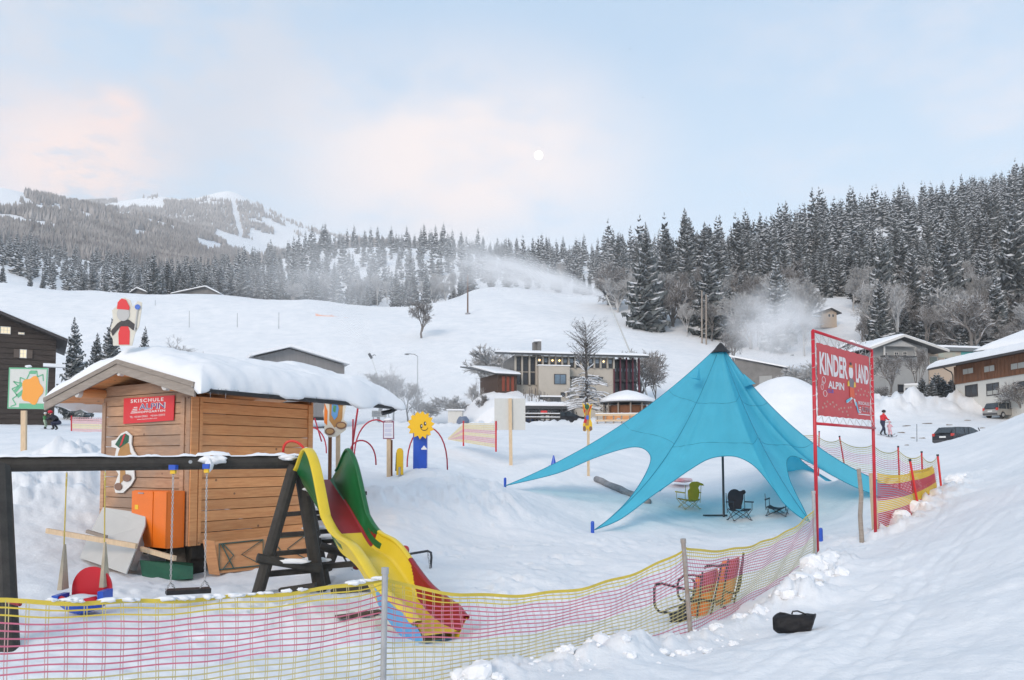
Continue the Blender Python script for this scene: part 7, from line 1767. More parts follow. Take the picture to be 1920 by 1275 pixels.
    for i in range(K): fs.append((i, i + k2, i + 1 + k2, i + 1)); fs.append(((i + 1) * (K + 1), (i + 1) * (K + 1) + k2, i * (K + 1) + k2, i * (K + 1)))
    m.add(vs, fs); m.build('roof_snow', ROOFSNOW, t, smooth=True)
    # hillside hut among the trees
    p0 = P(1541, 605, 205); p1 = P(1569, 605, 206); F = wallframe(p0, p1); Z = lambda py: 1.8 + (862 - py) * 205 / FOC
    t = thing('hillside_hut', F(F.L / 2, 2, Z(605)), 'small beige gabled hut up on the hillside among the trees', 'hut')
    rz = gable_roof(F, -1.0, F.L + 1.0, -.8, 8, Z(584), Z(575), t, DKMETAL, .2, .4, 'v', F.L * .55)
    gablewall(F, 0, F.L, Z(612), rz, 0, t, PLWARM)
    m = MB(); F.box(m, 0, F.L, .27, 7, Z(612), Z(584)); m.build('wall', PLWARM, t)
    window(F, F.L * .42, F.L * .58, Z(592), Z(586), t, DARKWIN, FRW, mull=0); window(F, F.L * .68, F.L * .82, Z(592), Z(586), t, DARKWIN, FRW, mull=0)
    m = MB(); F.box(m, -2.8, -.1, .5, 5, Z(612), Z(593)); m.build('lean_to', PLBEIGE, t); snowslab(F, -6.2, -.2, -.2, 6, lambda u, v: Z(592) + (v * .12), .4, 20, 16, 12, 2).build('lean_to_snow', ROOFSNOW, t, smooth=True)
    # snow-roofed house half behind the banner frame
    p0 = P(1578, 672, 150); p1 = P(1618, 672, 148); F = wallframe(p0, p1); Z = lambda py: 1.8 + (862 - py) * 149 / FOC
    t = thing('low_house', F(F.L / 2, 2, Z(675)), 'low house roof under snow seen above the banner frame', 'house')
    rz = gable_roof(F, -.8, F.L + .8, -.6, 8, Z(654), Z(640), t, DKMETAL, .2, .5, 'v'); gablewall(F, 0, F.L, Z(680), rz, 0, t, PLGREY)
    m = MB(); F.box(m, 0, F.L, .27, 7, Z(680), Z(655)); m.build('wall', PLGREY, t)
    # grey shed behind the tent
    p0 = P(1378, 725, 122); p1 = P(1472, 722, 118); F = wallframe(p0, p1); Z = lambda py: 1.8 + (862 - py) * 120 / FOC
    t = thing('grey_shed', F(F.L / 2, 2, Z(725)), 'long grey shed with a slanting roof right behind the tent top', 'shed')
    m = MB(); m.prism([F(0, 0, Z(735)), F(F.L, 0, Z(735)), F(F.L, 0, Z(694)), F(0, 0, Z(666))], F.b, 6); m.build('wall', GREYTIM, t)
    m = MB(); m.add([F(u, v, z) for z0_, z1_ in ((0, 0),) for (u, v, z) in ((-.8, -.6, Z(664)), (F.L + .6, -.6, Z(693)), (F.L + .6, 6.6, Z(693)), (-.8, 6.6, Z(664)), (-.8, -.6, Z(661)), (F.L + .6, -.6, Z(690.5)), (F.L + .6, 6.6, Z(690.5)), (-.8, 6.6, Z(661)))], [(3, 2, 1, 0), (4, 5, 6, 7), (0, 1, 5, 4), (1, 2, 6, 5), (2, 3, 7, 6), (3, 0, 4, 7)]); m.build('roof_snow', ROOFSNOW, t)
    m = MB(); F.box(m, F.L * .5, F.L * .75, -.06, -.002, Z(722), Z(705)); m.build('door', PLGREY, t)
    # dark chalet at the left edge
    p0 = P(-145, 775, 61.5); p1 = P(104, 770, 66); F = wallframe(p0, p1); fz = lambda px, py: on(F, px, py, 0)
    def FU(px, py): q = on(F, px, py, 0); return (q - F.o).dot(F.a), q.z
    ur, _ = FU(104, 700); zb = hz(p1.x, p1.y, False) - 1
    ue, ze = FU(126, 640); ua, za = FU(-60, 562)
    t = thing('dark_chalet', F(F.L - 3, 2, zb + 1), 'nearly black timber chalet with lit windows at the left edge', 'house')
    rz = gable_roof(F, 2 * ua - ue, ue, -1.5, 9, ze, za, t, FRD, .2, .2, 'v', ua, amp=.03)
    gablewall(F, 2 * ua - ur, ur, zb, rz, 0, t, CHALET)
    m = MB(); F.box(m, 2 * ua - ur, ur, .27, 8, zb, ze - .3); m.build('wall', CHALET, t)
    zc = zb + .6; k = 0
    while zc < za - .6:
        f = max(0, (za - zc - .3) / (za - ze)) * (ue - ua); u0 = max(ua - f, 2 * ua - ur); u1 = min(ua + f - .1, ur)
        if u1 > u0: m = MB(); F.box(m, max(u0, ua - 3), u1, -.05 - .015 * (k % 2), -.002, zc, zc + .40); m.build('log_course', CHALET, t, loc=F(u1, 0, zc))
        zc += .44; k += 1
    for (a, b, c, e, sh) in ((1, 20, 612, 627, 0), (34, 46, 623, 628, 0), (37, 50, 655, 672, 1)):
        u0, zt = FU(a, c); u1, zz = FU(b, e); w = window(F, u0, u1, zz, zt, t, GLASSLIT, FRW, v=-.10, mull=2 if a < 20 else 1, bars=1 if not a == 34 else 0, fw=.05)
        if sh:
            for (x0, x1) in ((26, 36.5), (51, 61)): a_, _ = FU(x0, 660); b_, _ = FU(x1, 660); m = MB(); F.box(m, a_, b_, -.16, -.07, zz, zt); m.build('shutter', mat('brown_shutter', (.11, .085, .07), .7), t)
    u0, zt = FU(58, 692); u1, _ = FU(112, 692); m = MB(); F.box(m, u1 - 1.2, u1 + .4, -.9, -.08, zt + .2, zt + .45); m.build('ledge_snow', ROOFSNOW, t)
    # grey gable peeping over the hut roof
    p0 = P(474, 740, 80); p1 = P(652, 740, 84); F = wallframe(p0, p1)
    def FU(px, py): q = on(F, px, py, 0); return (q - F.o).dot(F.a), q.z
    (ul, zl), (uc, zc), (ur, zr_) = FU(476, 668), FU(543, 652), FU(646, 683); ze = min(zl, zr_)
    t = thing('grey_barn', F(F.L / 2, 3, zc - 6), 'plain grey barn gable rising behind the hut roof', 'barn')
    m = MB(); m.prism([F(ul, 0, zc - 7), F(ur, 0, zc - 7), F(ur, 0, zr_ - .1), F(uc, 0, zc - .1), F(ul, 0, zl - .1)], F.b, 8); m.build('wall', mat('flat_grey_boards', (.22, .215, .215), .8, var=.12, scale=.8, stretch=(5, 5, .4)), t)
    for (a, za_, b, zb_) in ((ul - .4, zl - .08, uc, zc), (uc, zc, ur + .4, zr_ - .1)):
        m = MB(); m.add([F(u, v, z) for (u, v, z) in ((a, -.8, za_ + .02), (b, -.8, zb_ + .02), (b, 8.6, zb_ + .02), (a, 8.6, za_ + .02), (a, -.8, za_ + .32), (b, -.8, zb_ + .32), (b, 8.6, zb_ + .32), (a, 8.6, za_ + .32))], [(3, 2, 1, 0), (4, 5, 6, 7), (0, 1, 5, 4), (1, 2, 6, 5), (2, 3, 7, 6), (3, 0, 4, 7)]); m.build('roof_snow', ROOFSNOW, t)
    # two far roofs just behind the crest
    for (xl, xc, xr, yc, ye, lab) in ((322, 386, 414, 535, 549, 'far low chalet roof just behind the crest of the ski slope'), (245, 258, 280, 538, 547, 'smaller far roof left of the spruce behind the crest')):
        p0 = P(xl + 4, 556, 262); p1 = P(xr - 3, 556, 262); F = wallframe(p0, p1); s = F.L / (xr - xl - 7); Z = lambda py: 1.8 + (862 - py) * 262 / FOC
        t = thing('far_chalet', F(F.L / 2, 2, Z(556)), lab, 'house')
        rz = gable_roof(F, -4 * s, F.L + 3 * s, -1, 8, Z(ye), Z(yc), t, DKMETAL, .3, .45, 'v', (xc - xl - 4) * s); gablewall(F, 0, F.L, Z(562), rz, 0, t, GREYTIM)
chalets()
m = MB(); p = P(840, 793, 90); g = hz(p.x, p.y, False); m.box(p.x, p.x + 1.6, p.y, p.y + 2, g - .3, P(0, 770, 90).z); m.box(p.x - .15, p.x + 1.8, p.y - .2, p.y + 2.1, P(0, 770, 90).z + .01, P(0, 767, 90).z, 1); m.build('pump_house', [PLWHITE, ROOFSNOW], label='tiny white shed under snow left of the bare trees', cat='shed', loc=(p.x, p.y, g))
m = MB(); g = G(868, 792, 88); m.blob(g + Vector((0, 0, .4)), .65, .8, .75, 3, 3, .12); m.build('covered_machine', mat('blue_grey_tarpaulin', (.16, .20, .28), .7, var=.1), smooth=True, label='blue-grey covered machine beside the tiny white shed', cat='machine', loc=g)
# ---------------------------------------------------------------- cars, caravan
def car(px, py, d, heading, length, paint, lab, van=False, z=None, lights=True):
    g = G(px, py, d) if z is None else Vector((P(px, py, d).x, d, z)); F = Frame((g.x, g.y, g.z), R(heading)); t = thing('parked_car', g, lab, 'car'); W = .86; Lh = length / 2; hh = 1.62 if van else 1.46
    # side profile: hood, windscreen, roof, tailgate (u forward)
    if van: prof = [(-Lh, .35), (-Lh, .85), (-Lh + .08, 1.0), (-Lh + .32, hh - .06), (-Lh + .6, hh), (Lh - 2.1, hh), (Lh - 1.5, hh - .12), (Lh - .75, 1.0), (Lh - .2, .88), (Lh, .62), (Lh, .32)]
    else: prof = [(-Lh, .35), (-Lh, .82), (-Lh + .10, .98), (-Lh + .42, hh - .08), (-Lh + .75, hh), (Lh - 2.3, hh), (Lh - 1.9, hh - .10), (Lh - 1.1, .98), (Lh - .25, .84), (Lh, .60), (Lh, .32)]
    belt = .96
    m = MB(); lo = [(u, min(z_, belt)) for u, z_ in prof]
    arch = []
    for cx in (Lh - .85, -Lh + .85): arch.append([(cx + .36 * math.cos(R(a)), .32 + .36 * math.sin(R(a))) for a in range(0, 181, 30)])
    low = [prof[-1]] + [(Lh - .2, .25)] + arch[0] + arch[1] + [(-Lh + .2, .25)]
    outl = lo[:] + low[1:]
    ws = [(1.0, 0)]; n = len(outl)
    left = [F(u, W * (1 if .3 < z_ < .9 else .95), z_) for u, z_ in outl]; right = [F(u, -W * (1 if .3 < z_ < .9 else .95), z_) for u, z_ in outl]
    from mathutils.geometry import tessellate_polygon
    tr = tessellate_polygon([[Vector((u, z_, 0)) for u, z_ in outl]])
    m.add(left + right, [tuple(f) for f in tr] + [tuple(i + n for i in f[::-1]) for f in tr] + [(i, (i + 1) % n, n + (i + 1) % n, n + i) for i in range(n)])
    body = m.build('body', paint, t)
    gh = [(u, z_) for u, z_ in prof if z_ >= belt]; gh = [(gh[0][0] - .03, belt)] + gh + [(gh[-1][0] + .05, belt)]
    m = MB(); n = len(gh); wt = lambda z_: W * (.95 - .22 * (z_ - belt) / (hh - belt))
    m.add([F(u, wt(z_), z_) for u, z_ in gh] + [F(u, -wt(z_), z_) for u, z_ in gh], [tuple(range(n))[::-1], tuple(range(n, 2 * n))] + [(i, (i + 1) % n, n + (i + 1) % n, n + i) for i in range(n)])
    m.build('cabin_glass', GLASS, t)
    m = MB(); top = [(u, z_) for u, z_ in prof if z_ > hh - .13]; 
    for (u0, z0_), (u1, z1_) in zip(top, top[1:]): m.add([F(u0, -wt(z0_) - .01, z0_ + .012), F(u1, -wt(z1_) - .01, z1_ + .012), F(u1, wt(z1_) + .01, z1_ + .012), F(u0, wt(z0_) + .01, z0_ + .012)], [(0, 1, 2, 3)])
    m.build('roof_panel', paint, t)
    for u in ((-Lh + .28, -Lh + 1.45, Lh - 2.55, Lh - 1.35) if van else (-Lh + .35, -Lh + 1.35, Lh - 2.7, Lh - 1.6)):
        m = MB()
        for s_ in (-1, 1):
            m.tube([F(u + (.0 if u < Lh - 2 else .25), s_ * (W * .955), belt), F(u + .18, s_ * (W * .75), hh - .02)], .035, 5)
        m.build('pillar', paint, t)
    for cx in (Lh - .85, -Lh + .85):
        for s_ in (-1, 1):
            m = MB(); m.tube([F(cx, s_ * (W - .2), .31), F(cx, s_ * (W + .01), .31)], .31, 18); w = m.build('wheel', BLACK, t)
            m = MB(); m.tube([F(cx, s_ * (W + .012), .31), F(cx, s_ * (W + .022), .31)], .19, 14); m.build('rim', GALV, w)
    if lights:
        for s_ in (-1, 1): m = MB(); m.quadbox(F(-Lh + .06, s_ * (W - .10), .93 if van else .88), F.a * .07, F.b * .10, (0, 0, .14 if van else .10)); m.build('tail_light', mat('tail_light_red', (.55, .05, .04), .2), t)
        m = MB(); m.quadbox(F(-Lh - .005, 0, .72), F.a * .012, F.b * .26, (0, 0, .06)); m.build('number_plate', WHITE, t)
        m = MB(); m.quadbox(F(-Lh - .01, 0, .42), F.a * .05, F.b * W * .95, (0, 0, .09)); m.build('bumper', mat('dark_bumper', (.06, .06, .065), .6), t)
        m = MB(); m.add([F(-Lh + .05, -W * .72, 1.02), F(-Lh + .05, W * .72, 1.02), F(-Lh + .30, W * .62, hh - .14), F(-Lh + .30, -W * .62, hh - .14)], [(0, 3, 2, 1)]); m.v = [tuple(Vector(v) - F.a * .035) for v in m.v]; m.build('rear_window', GLASS, t)
    return t
SILVER = mat('silver_car_paint', (.36, .35, .33), .35, metal=.3, var=.05); DARKPAINTC = mat('anthracite_car_paint', (.022, .024, .03), .25, var=.2)
car(1884, 783, 86, 22, 4.5, SILVER, 'silver people carrier parked in the upper car park at right', van=True)
car(1806, 836, 60, 25, 4.5, DARKPAINTC, 'dark estate car half hidden behind the snow ridge at right', z=P(1806, 838, 60).z)
car(1068, 789, 93, 8, 4.2, DARKPAINTC, 'dark hatchback parked by the carport of the inn', lights=False)
car(1002, 787, 93.5, 60, 4.2, mat('dark_blue_car_paint', (.02, .03, .06), .25), 'dark car standing in the shade of the carport', lights=False)
def caravan():
    p0 = P(1695, 745, 113); p1 = P(1722, 745, 112); F = wallframe(p0, p1); g = hz(p0.x, p0.y, False); Z = lambda py: 1.8 + (862 - py) * 113 / FOC
    t = thing('caravan', F(F.L / 2, 1, g), 'small white caravan with a dark window in front of the grey chalet', 'caravan')
    m = MB(); pts = [(0, Z(743)), (F.L, Z(743)), (F.L, Z(724)), (F.L * .9, Z(722)), (F.L * .1, Z(722.5)), (0, Z(726))]; m.prism([F(u, 0, z) for u, z in pts], F.b, 4); m.build('body', mat('caravan_white', (.52, .54, .54), .5), t)
    window(F, F.L * .12, F.L * .74, Z(738), Z(727.5), t, mat('painted_blue_sheen_pane', (.13, .19, .25), .1, var=.4, scale=.5), FRD, v=-.04, mull=0, fw=.05)  # pane colour includes the painted blue reflection
    m = MB(); F.box(m, .05, F.L - .05, .1, 3.9, Z(722), Z(719)); m.build('roof_snow', ROOFSNOW, t)
    for u in (.5, F.L - .5): m = MB(); m.tube([F(u, .1, Z(744)), F(u, .3, Z(744))], .3, 12); m.build('wheel', BLACK, t)
caravan()
def railfence(px0, px1, py, d, lab, n=6):
    a = P(px0, py, d); b = P(px1, py, d - 1); a.z = hz(a.x, a.y, False) + .5; b.z = hz(b.x, b.y, False) + .5; t = thing('wooden_fence', a, lab, 'fence')
    for k in range(n): q = a.lerp(b, k / (n - 1)); m = MB(); m.beam(q - Vector((0, 0, .6)), q + Vector((0, 0, .9)), .14, .14); m.build('post', WOODDARK, t)
    for z in (.3, .7): m = MB(); m.beam(a + Vector((0, -.08, z)), b + Vector((0, -.08, z)), .06, .16); m.build('rail', WOODDARK, t); m = MB(); m.beam(a + Vector((0, -.08, z + .13)), b + Vector((0, -.08, z + .13)), .12, .08); m.build('rail_snow', ROOFSNOW, t)
railfence(1636, 1694, 752, 108, 'dark rail fence with snow on its bars before the grey chalet')
railfence(985, 1050, 793, 89, 'low dark rail fence in front of the carport', 8)

# ---------------------------------------------------------------- people
def person(nm, base, face, height, joints, clothes, lab, extra=None):
    """one skinned body from joints (x right, y forward, z up, in body units where the height is 1), coloured by region"""
    F = Frame((base.x, base.y, base.z), R(face)); s = height
    J = joints; names = list(J); idx = {n: i for i, n in enumerate(names)}
    E = [('pelvis', 'chest'), ('chest', 'neck'), ('neck', 'head'), ('chest', 'shL'), ('shL', 'elL'), ('elL', 'haL'), ('chest', 'shR'), ('shR', 'elR'), ('elR', 'haR'), ('pelvis', 'hiL'), ('hiL', 'knL'), ('knL', 'anL'), ('anL', 'toL'), ('pelvis', 'hiR'), ('hiR', 'knR'), ('knR', 'anR'), ('anR', 'toR')]
    rad = dict(pelvis=.085, chest=.10, neck=.038, head=.062, shL=.052, shR=.052, elL=.038, elR=.038, haL=.026, haR=.026, hiL=.062, hiR=.062, knL=.045, knR=.045, anL=.034, anR=.034, toL=.028, toR=.028)
    me = bpy.data.meshes.new('tmp'); me.from_pydata([tuple(Vector(J[n]) * s) for n in names], [(idx[a], idx[b]) for a, b in E], [])
    o = bpy.data.objects.new('tmp', me); COL.objects.link(o); md = o.modifiers.new('s', 'SKIN'); md.use_smooth_shade = True; sb = o.modifiers.new('b', 'SUBSURF'); sb.levels = 1; sb.render_levels = 1
    for i, n in enumerate(names): r = rad[n] * s; me.skin_vertices[0].data[i].radius = (r * (1.15 if n in ('chest', 'pelvis') else 1), r); me.skin_vertices[0].data[i].use_root = n == 'pelvis'
    dg = bpy.context.evaluated_depsgraph_get(); dg.update(); m2 = bpy.data.meshes.new_from_object(o.evaluated_get(dg)); bpy.data.objects.remove(o)
    t = thing(nm, base, lab, 'person')
    cl = list(clothes); mats = [clothes[k] for k in cl]
    jp = {n: Vector(J[n]) * s for n in names}
    def region(c):
        best = min(names, key=lambda n: (c - jp[n]).length / (1.35 if n in ('pelvis', 'chest') else 1))
        if best in ('head',): return 'skin'
        if best in ('haL', 'haR'): return 'gloves'
        if best in ('hiL', 'hiR', 'knL', 'knR', 'pelvis'): return 'trousers'
        if best in ('anL', 'anR', 'toL', 'toR'): return 'boots'
        return 'jacket'
    for mm in mats: m2.materials.append(mm)
    for p in m2.polygons: p.material_index = cl.index(region(p.center)); p.use_smooth = True
    for v in m2.vertices: v.co = F(v.co.x, v.co.y, v.co.z)
    m2.name = 'body'; link('body', m2, t)
    h = jp['head']; m = MB(); c = F(h.x, h.y, h.z); r = .075 * s
    m.blob((c.x, c.y, c.z + .055 * s), r * 1.08, r * 1.08, r * .85, 1, 2, .03); m.build('hat', clothes['hat'] if 'hat' in clothes else extra['hat'], t, smooth=True)
    m = MB(); q = F(h.x, h.y + .062 * s, h.z - .005 * s); m.blob(q, .012 * s, .014 * s, .018 * s, 1, 1, 0); m.build('nose', clothes['skin'], t)
    m = MB(); 
    for e in (-.022, .022): m.blob(F(h.x + e * s, h.y + .060 * s, h.z + .012 * s), .007 * s, .006 * s, .006 * s, 1, 1, 0)
    m.build('eyes', BLACK, t)
    if extra and 'skis' in extra:
        for (x, y, z, a) in extra['skis']:
            m = MB(); q = F(x * s, y * s, z * s); dv = F.a * math.sin(R(a)) + F.b * math.cos(R(a)); L_ = extra['skilen']
            pts = [q - dv * L_ * .45, q + dv * L_ * .4, q + dv * L_ * .5 + Vector((0, 0, .04)), q + dv * L_ * .55 + Vector((0, 0, .10))]
            sd = Vector((-dv.y, dv.x, 0)) * .045; m.v = []; vs = []
            for p in pts: vs += [p - sd, p + sd, p + sd + Vector((0, 0, .02)), p - sd + Vector((0, 0, .02))]
            m.add(vs, [(4 * i + j, 4 * i + (j + 1) % 4, 4 * i + 4 + (j + 1) % 4, 4 * i + 4 + j) for i in range(3) for j in range(4)] + [(3, 2, 1, 0), (12, 13, 14, 15)]); m.build('ski', extra['skimat'], t)
    if extra and 'stripe' in extra:
        c = F(jp['chest'].x, jp['chest'].y, jp['chest'].z); m = MB(); m.tube([F(jp['elL'].x, jp['elL'].y, jp['elL'].z + .03 * s), F(jp['elL'].x, jp['elL'].y, jp['elL'].z + .055 * s)], .045 * s, 8); m.build('sleeve_band', WHITE, t)
    return t
SK = mat('skin', (.62, .38, .27), .6); JR = mat('red_ski_jacket', (.60, .02, .03), .7, var=.1); JN = mat('navy_ski_trousers', (.02, .025, .055), .8, var=.2); JP = mat('pink_ski_suit', (.62, .28, .34), .8, col2=(.66, .5, .52), scale=9); JG = mat('green_ski_suit', (.10, .36, .12), .8, col2=(.02, .05, .03), scale=6)
GL = mat('black_gloves', (.02, .02, .02), .7); HB = mat('dark_beanie', (.03, .02, .025), .9)
walk = dict(pelvis=(0, 0, .50), chest=(0, .03, .70), neck=(0, .045, .82), head=(0, .065, .90), shL=(-.11, .03, .77), elL=(-.13, .10, .64), haL=(-.08, .24, .60), shR=(.11, .03, .77), elR=(.13, .10, .64), haR=(.08, .25, .61), hiL=(-.055, 0, .48), knL=(-.06, .13, .28), anL=(-.065, .15, .06), toL=(-.065, .23, .03), hiR=(.055, 0, .48), knR=(.06, -.02, .27), anR=(.065, -.17, .07), toR=(.065, -.10, .03))
g = G(1656, 840, 56)
person('person', g, -75, 1.78, walk, {'skin': SK, 'gloves': GL, 'trousers': JN, 'boots': GL, 'jacket': JR}, 'adult in a red jacket and dark trousers walking on skis, holding a child', dict(hat=HB, skis=[(-.065, .16, .015, 0), (.065, -.12, .015, 0)], skilen=1.5, skimat=mat('grey_ski', (.25, .25, .27), .4), stripe=1))
stand = dict(pelvis=(0, 0, .47), chest=(0, -.02, .66), neck=(0, -.02, .79), head=(0, 0, .89), shL=(-.12, -.02, .74), elL=(-.17, .03, .62), haL=(-.12, .12, .66), shR=(.12, -.02, .74), elR=(.17, .03, .62), haR=(.14, .12, .66), hiL=(-.065, 0, .44), knL=(-.08, .06, .25), anL=(-.09, .0, .06), toL=(-.095, .1, .03), hiR=(.065, 0, .44), knR=(.08, .06, .25), anR=(.09, 0, .06), toR=(.095, .1, .03))
g = G(1669, 840, 55.8)
person('person', g, -60, 1.12, stand, {'skin': SK, 'gloves': JP, 'trousers': JP, 'boots': GL, 'jacket': JP}, 'small child in a pink patterned snowsuit held by the adult in red', dict(hat=JP, skis=[(-.09, .05, .015, -8), (.09, .05, .015, 8)], skilen=.9, skimat=mat('grey_ski', (.25, .25, .27), .4)))
crouch = dict(pelvis=(0, -.16, .27), chest=(0, .0, .44), neck=(0, .10, .54), head=(0, .16, .61), shL=(-.11, .03, .50), elL=(-.13, .16, .40), haL=(-.07, .29, .38), shR=(.11, .03, .50), elR=(.13, .16, .42), haR=(.07, .29, .42), hiL=(-.06, -.16, .26), knL=(-.09, .08, .28), anL=(-.08, -.03, .06), toL=(-.08, .07, .03), hiR=(.06, -.16, .26), knR=(.09, .06, .22), anR=(.08, -.08, .06), toR=(.08, .02, .03))
g = G(102, 805, 50); hr = mat('red_headband', (.6, .02, .04), .7)
person('person', g, 95, 1.72, crouch, {'skin': SK, 'gloves': GL, 'trousers': JN, 'boots': GL, 'jacket': mat('black_ski_jacket', (.015, .016, .028), .8)}, 'adult in dark clothes and a red hat crouching beside a child at left', dict(hat=hr))
g = G(84, 804, 50)
person('person', g, -80, 1.08, stand, {'skin': SK, 'gloves': JG, 'trousers': mat('pale_green_trousers', (.35, .45, .34), .8), 'boots': GL, 'jacket': JG}, 'small child in a green snowsuit and pale helmet facing the crouching adult', dict(hat=mat('pale_helmet', (.6, .62, .6), .4), skis=[(-.09, .05, .015, -10), (.09, .05, .015, 10)], skilen=.85, skimat=mat('grey_ski', (.25, .25, .27), .4)))

# ---------------------------------------------------------------- single trees and bushes
def baretree(px, pyb, pyt, d, lab, kind=0, frost=False, w=1.0, nm='bare_tree', cat='tree', rot=None, grp=None):
    p = P(px, pyb, d); z = p.z if False else hz(p.x, p.y, False); h = P(px, pyt, d).z - z
    return bare(p.x, p.y, max(h, 1), lab, grp, kind, frost, nm, w, cat, z=z, rot=rot)
BIG = bare_arrays(501, depth=6, spread=.62, up=.30, trunk=.10, r0=.016, kids=4, snowf=.7)
# tall ornamental tree before the inn: straight leader with tiers of arching snow-laden boughs
def tiertree(h=1.0, seed=3):
    rg = random.Random(seed); mb = MB(); sn = MB()
    mb.tube([(0, 0, -.02), (.004, 0, .4), (0, .004, .75), (0, 0, .97)], [.022, .015, .007, .001], 6)
    for k in range(170):
        f = rg.uniform(.14, .98) ; a = rg.uniform(0, 6.283); L_ = (.20 if f < .42 else .17 * math.sqrt(max(.01, 1 - ((f - .66) / .34) ** 2)) + .03) * rg.uniform(.6, 1.1); el = (.25 if f < .5 else .9) * rg.uniform(.7, 1.2); dr = .16 if f < .5 else .04
        d = Vector((math.cos(a), math.sin(a), 0)); pts = []
        for j in range(6): s_ = j / 5; pts.append(Vector((0, 0, f * .96)) + d * L_ * s_ + Vector((0, 0, L_ * (el * s_ - dr * 1.9 * s_ * s_))) + Vector((rg.uniform(-1, 1), rg.uniform(-1, 1), rg.uniform(-1, 1))) * .006)
        r = .006 * (1.1 - f) + .0012; mb.tube(pts, [r * (1 - .15 * j) for j in range(6)], 3, cap=False)
        if f < .55:
            for q in range(5):
                i0 = len(sn.v); a_, b_ = pts[q], pts[q + 1]; sd = Vector((-d.y, d.x, 0)) * r * 1.0; up = Vector((0, 0, r * 1.2)); sn.add([a_ - sd, a_ + up * 1.6, a_ + sd, b_ - sd, b_ + up * 1.6, b_ + sd], [(0, 1, 4, 3), (1, 2, 5, 4)])
        for q in range(14):
            j = rg.randrange(1, 6); st = pts[j]; v = (d * rg.uniform(.1, 1) + Vector((rg.uniform(-1, 1), rg.uniform(-1, 1), rg.uniform(-.3, 1)))).normalized() * L_ * rg.uniform(.15, .38); sd = v.orthogonal().normalized() * .0016
            mb.add([st - sd, st + sd, st + v], [(0, 1, 2)])
            if rg.random() < .5: u = Vector((0, 0, .0018)); sn.add([st - sd + u, st + sd + u, st + v + u], [(0, 1, 2)])
    return mb, sn
mb, sn = tiertree(); g = G(1099, 772, 88); h = P(1099, 600, 88).z - g.z; t = thing('inn_tree', g, 'tall snow-laden tree with arching boughs standing before the inn', 'tree'); t.scale = (h, h, h)
for nm, mm, mt in (('branches', mb, mat('dark_twigs', (.085, .075, .068), .9)), ('branch_snow', sn, TREESNOW)):
    c = bpy.data.objects.new(nm, tofixed(mm, mt, nm)); COL.objects.link(c); c.parent = t
baretree(791, 630, 563, 180, 'gnarled leafless tree alone on the open ski slope', 1, w=1.15)
baretree(1228, 712, 652, 110, 'small round-crowned bare tree right of the inn', 0, w=.9)
baretree(1200, 700, 648, 118, 'bare bush-like tree rising behind the maroon corner of the inn', 3, w=1.1)
baretree(888, 782, 700, 98, 'thin frosted tree left of the inn wing', 0, frost=True, w=.8)
baretree(903, 772, 735, 95, 'small bare tree in front of the frosted one left of the inn', 2, w=1.0)
baretree(925, 680, 640, 118, 'pale frosted bush above the roof of the inn wing', 3, frost=True, w=1.3, nm='frosted_bush', cat='bush')
baretree(738, 790, 678, 96, 'large round frosted tree right of the hut eave', 0, frost=True, w=1.15)
baretree(712, 792, 695, 93, 'dense frosted tree close behind the hut roof end', 1, frost=True, w=1.25)
baretree(765, 792, 712, 100, 'frosted tree left of the lamp post behind the sun', 2, frost=True, w=1.4)
baretree(800, 793, 745, 98, 'low frosted shrub right of the sun post', 3, frost=True, w=1.5, nm='frosted_bush', cat='bush')
baretree(850, 780, 738, 98, 'frosted shrub above the tiny white shed', 3, frost=True, w=1.5, nm='frosted_bush', cat='bush')
baretree(352, 662, 624, 120, 'twiggy bare bush rising behind the hut roof', 0, frost=True, w=1.9, nm='bare_bush', cat='bush')
baretree(1672, 742, 660, 112, 'bare branching tree in front of the grey chalet', 1, w=1.0)
baretree(1720, 742, 645, 113, 'tall snow-clotted tree between grey chalet and annex', 2, w=.8)
baretree(1590, 700, 640, 128, 'bare shrubby tree behind the banner frame', 3, w=1.4)
baretree(1500, 740, 680, 112, 'frosted shrub right of the snow heap', 3, frost=True, w=1.5, nm='frosted_bush', cat='bush')
baretree(1540, 748, 672, 110, 'second frosted shrub beside the banner frame', 1, frost=True, w=1.4, nm='frosted_bush', cat='bush')
baretree(1375, 668, 618, 150, 'bare trees behind the tent peak', 1, w=1.3)
baretree(1915, 748, 712, 84, 'snowy bare bush at the wall of the brown building', 3, w=1.3, nm='bare_bush', cat='bush')
baretree(1652, 748, 722, 108, 'rounded snowy bush at the fence before the grey chalet', 3, w=1.3, nm='bare_bush', cat='bush')
for (px, pb, pt, d, lab) in ((143, 690, 590, 95, 'slim snowy spruce right of the dark chalet'), (205, 655, 588, 130, 'small spruce rising behind the hut roof, left of the ridge cutout'), (181, 655, 620, 130, 'smallest spruce left of the ridge cutout'), (270, 650, 608, 130, 'small spruce right of the ridge cutout'),
        (290, 552, 468, 262, 'heavily snow-laden spruce between the two far chalet roofs'), (3, 530, 492, 300, 'little dark spruce on the crest at the left edge'), (57, 531, 510, 300, 'tiny spruce on the crest, left one of a pair'), (80, 533, 512, 300, 'tiny spruce on the crest, right one of a pair')):
    p = P(px, pb, d); z = hz(p.x, p.y, False); spruce(p.x, p.y, max(P(px, pt, d).z - z, 2), lab, None, name='lone_spruce', sc=1.15, z=z)
rg = random.Random(6)
for k in range(9):
    px = 1730 + k * 7.5; p = P(px, 745, 101 + rg.uniform(-2, 2)); z = hz(p.x, p.y, False)
    spruce(p.x, p.y, rg.uniform(2.6, 4.6) * (1.15 if k in (3, 4) else 1), 'stocky snow-covered conifer in the dark hedge left of the brown building', 'hedge conifers left of the brown building', kind=2, name='hedge_conifer', sc=1.9, z=z)

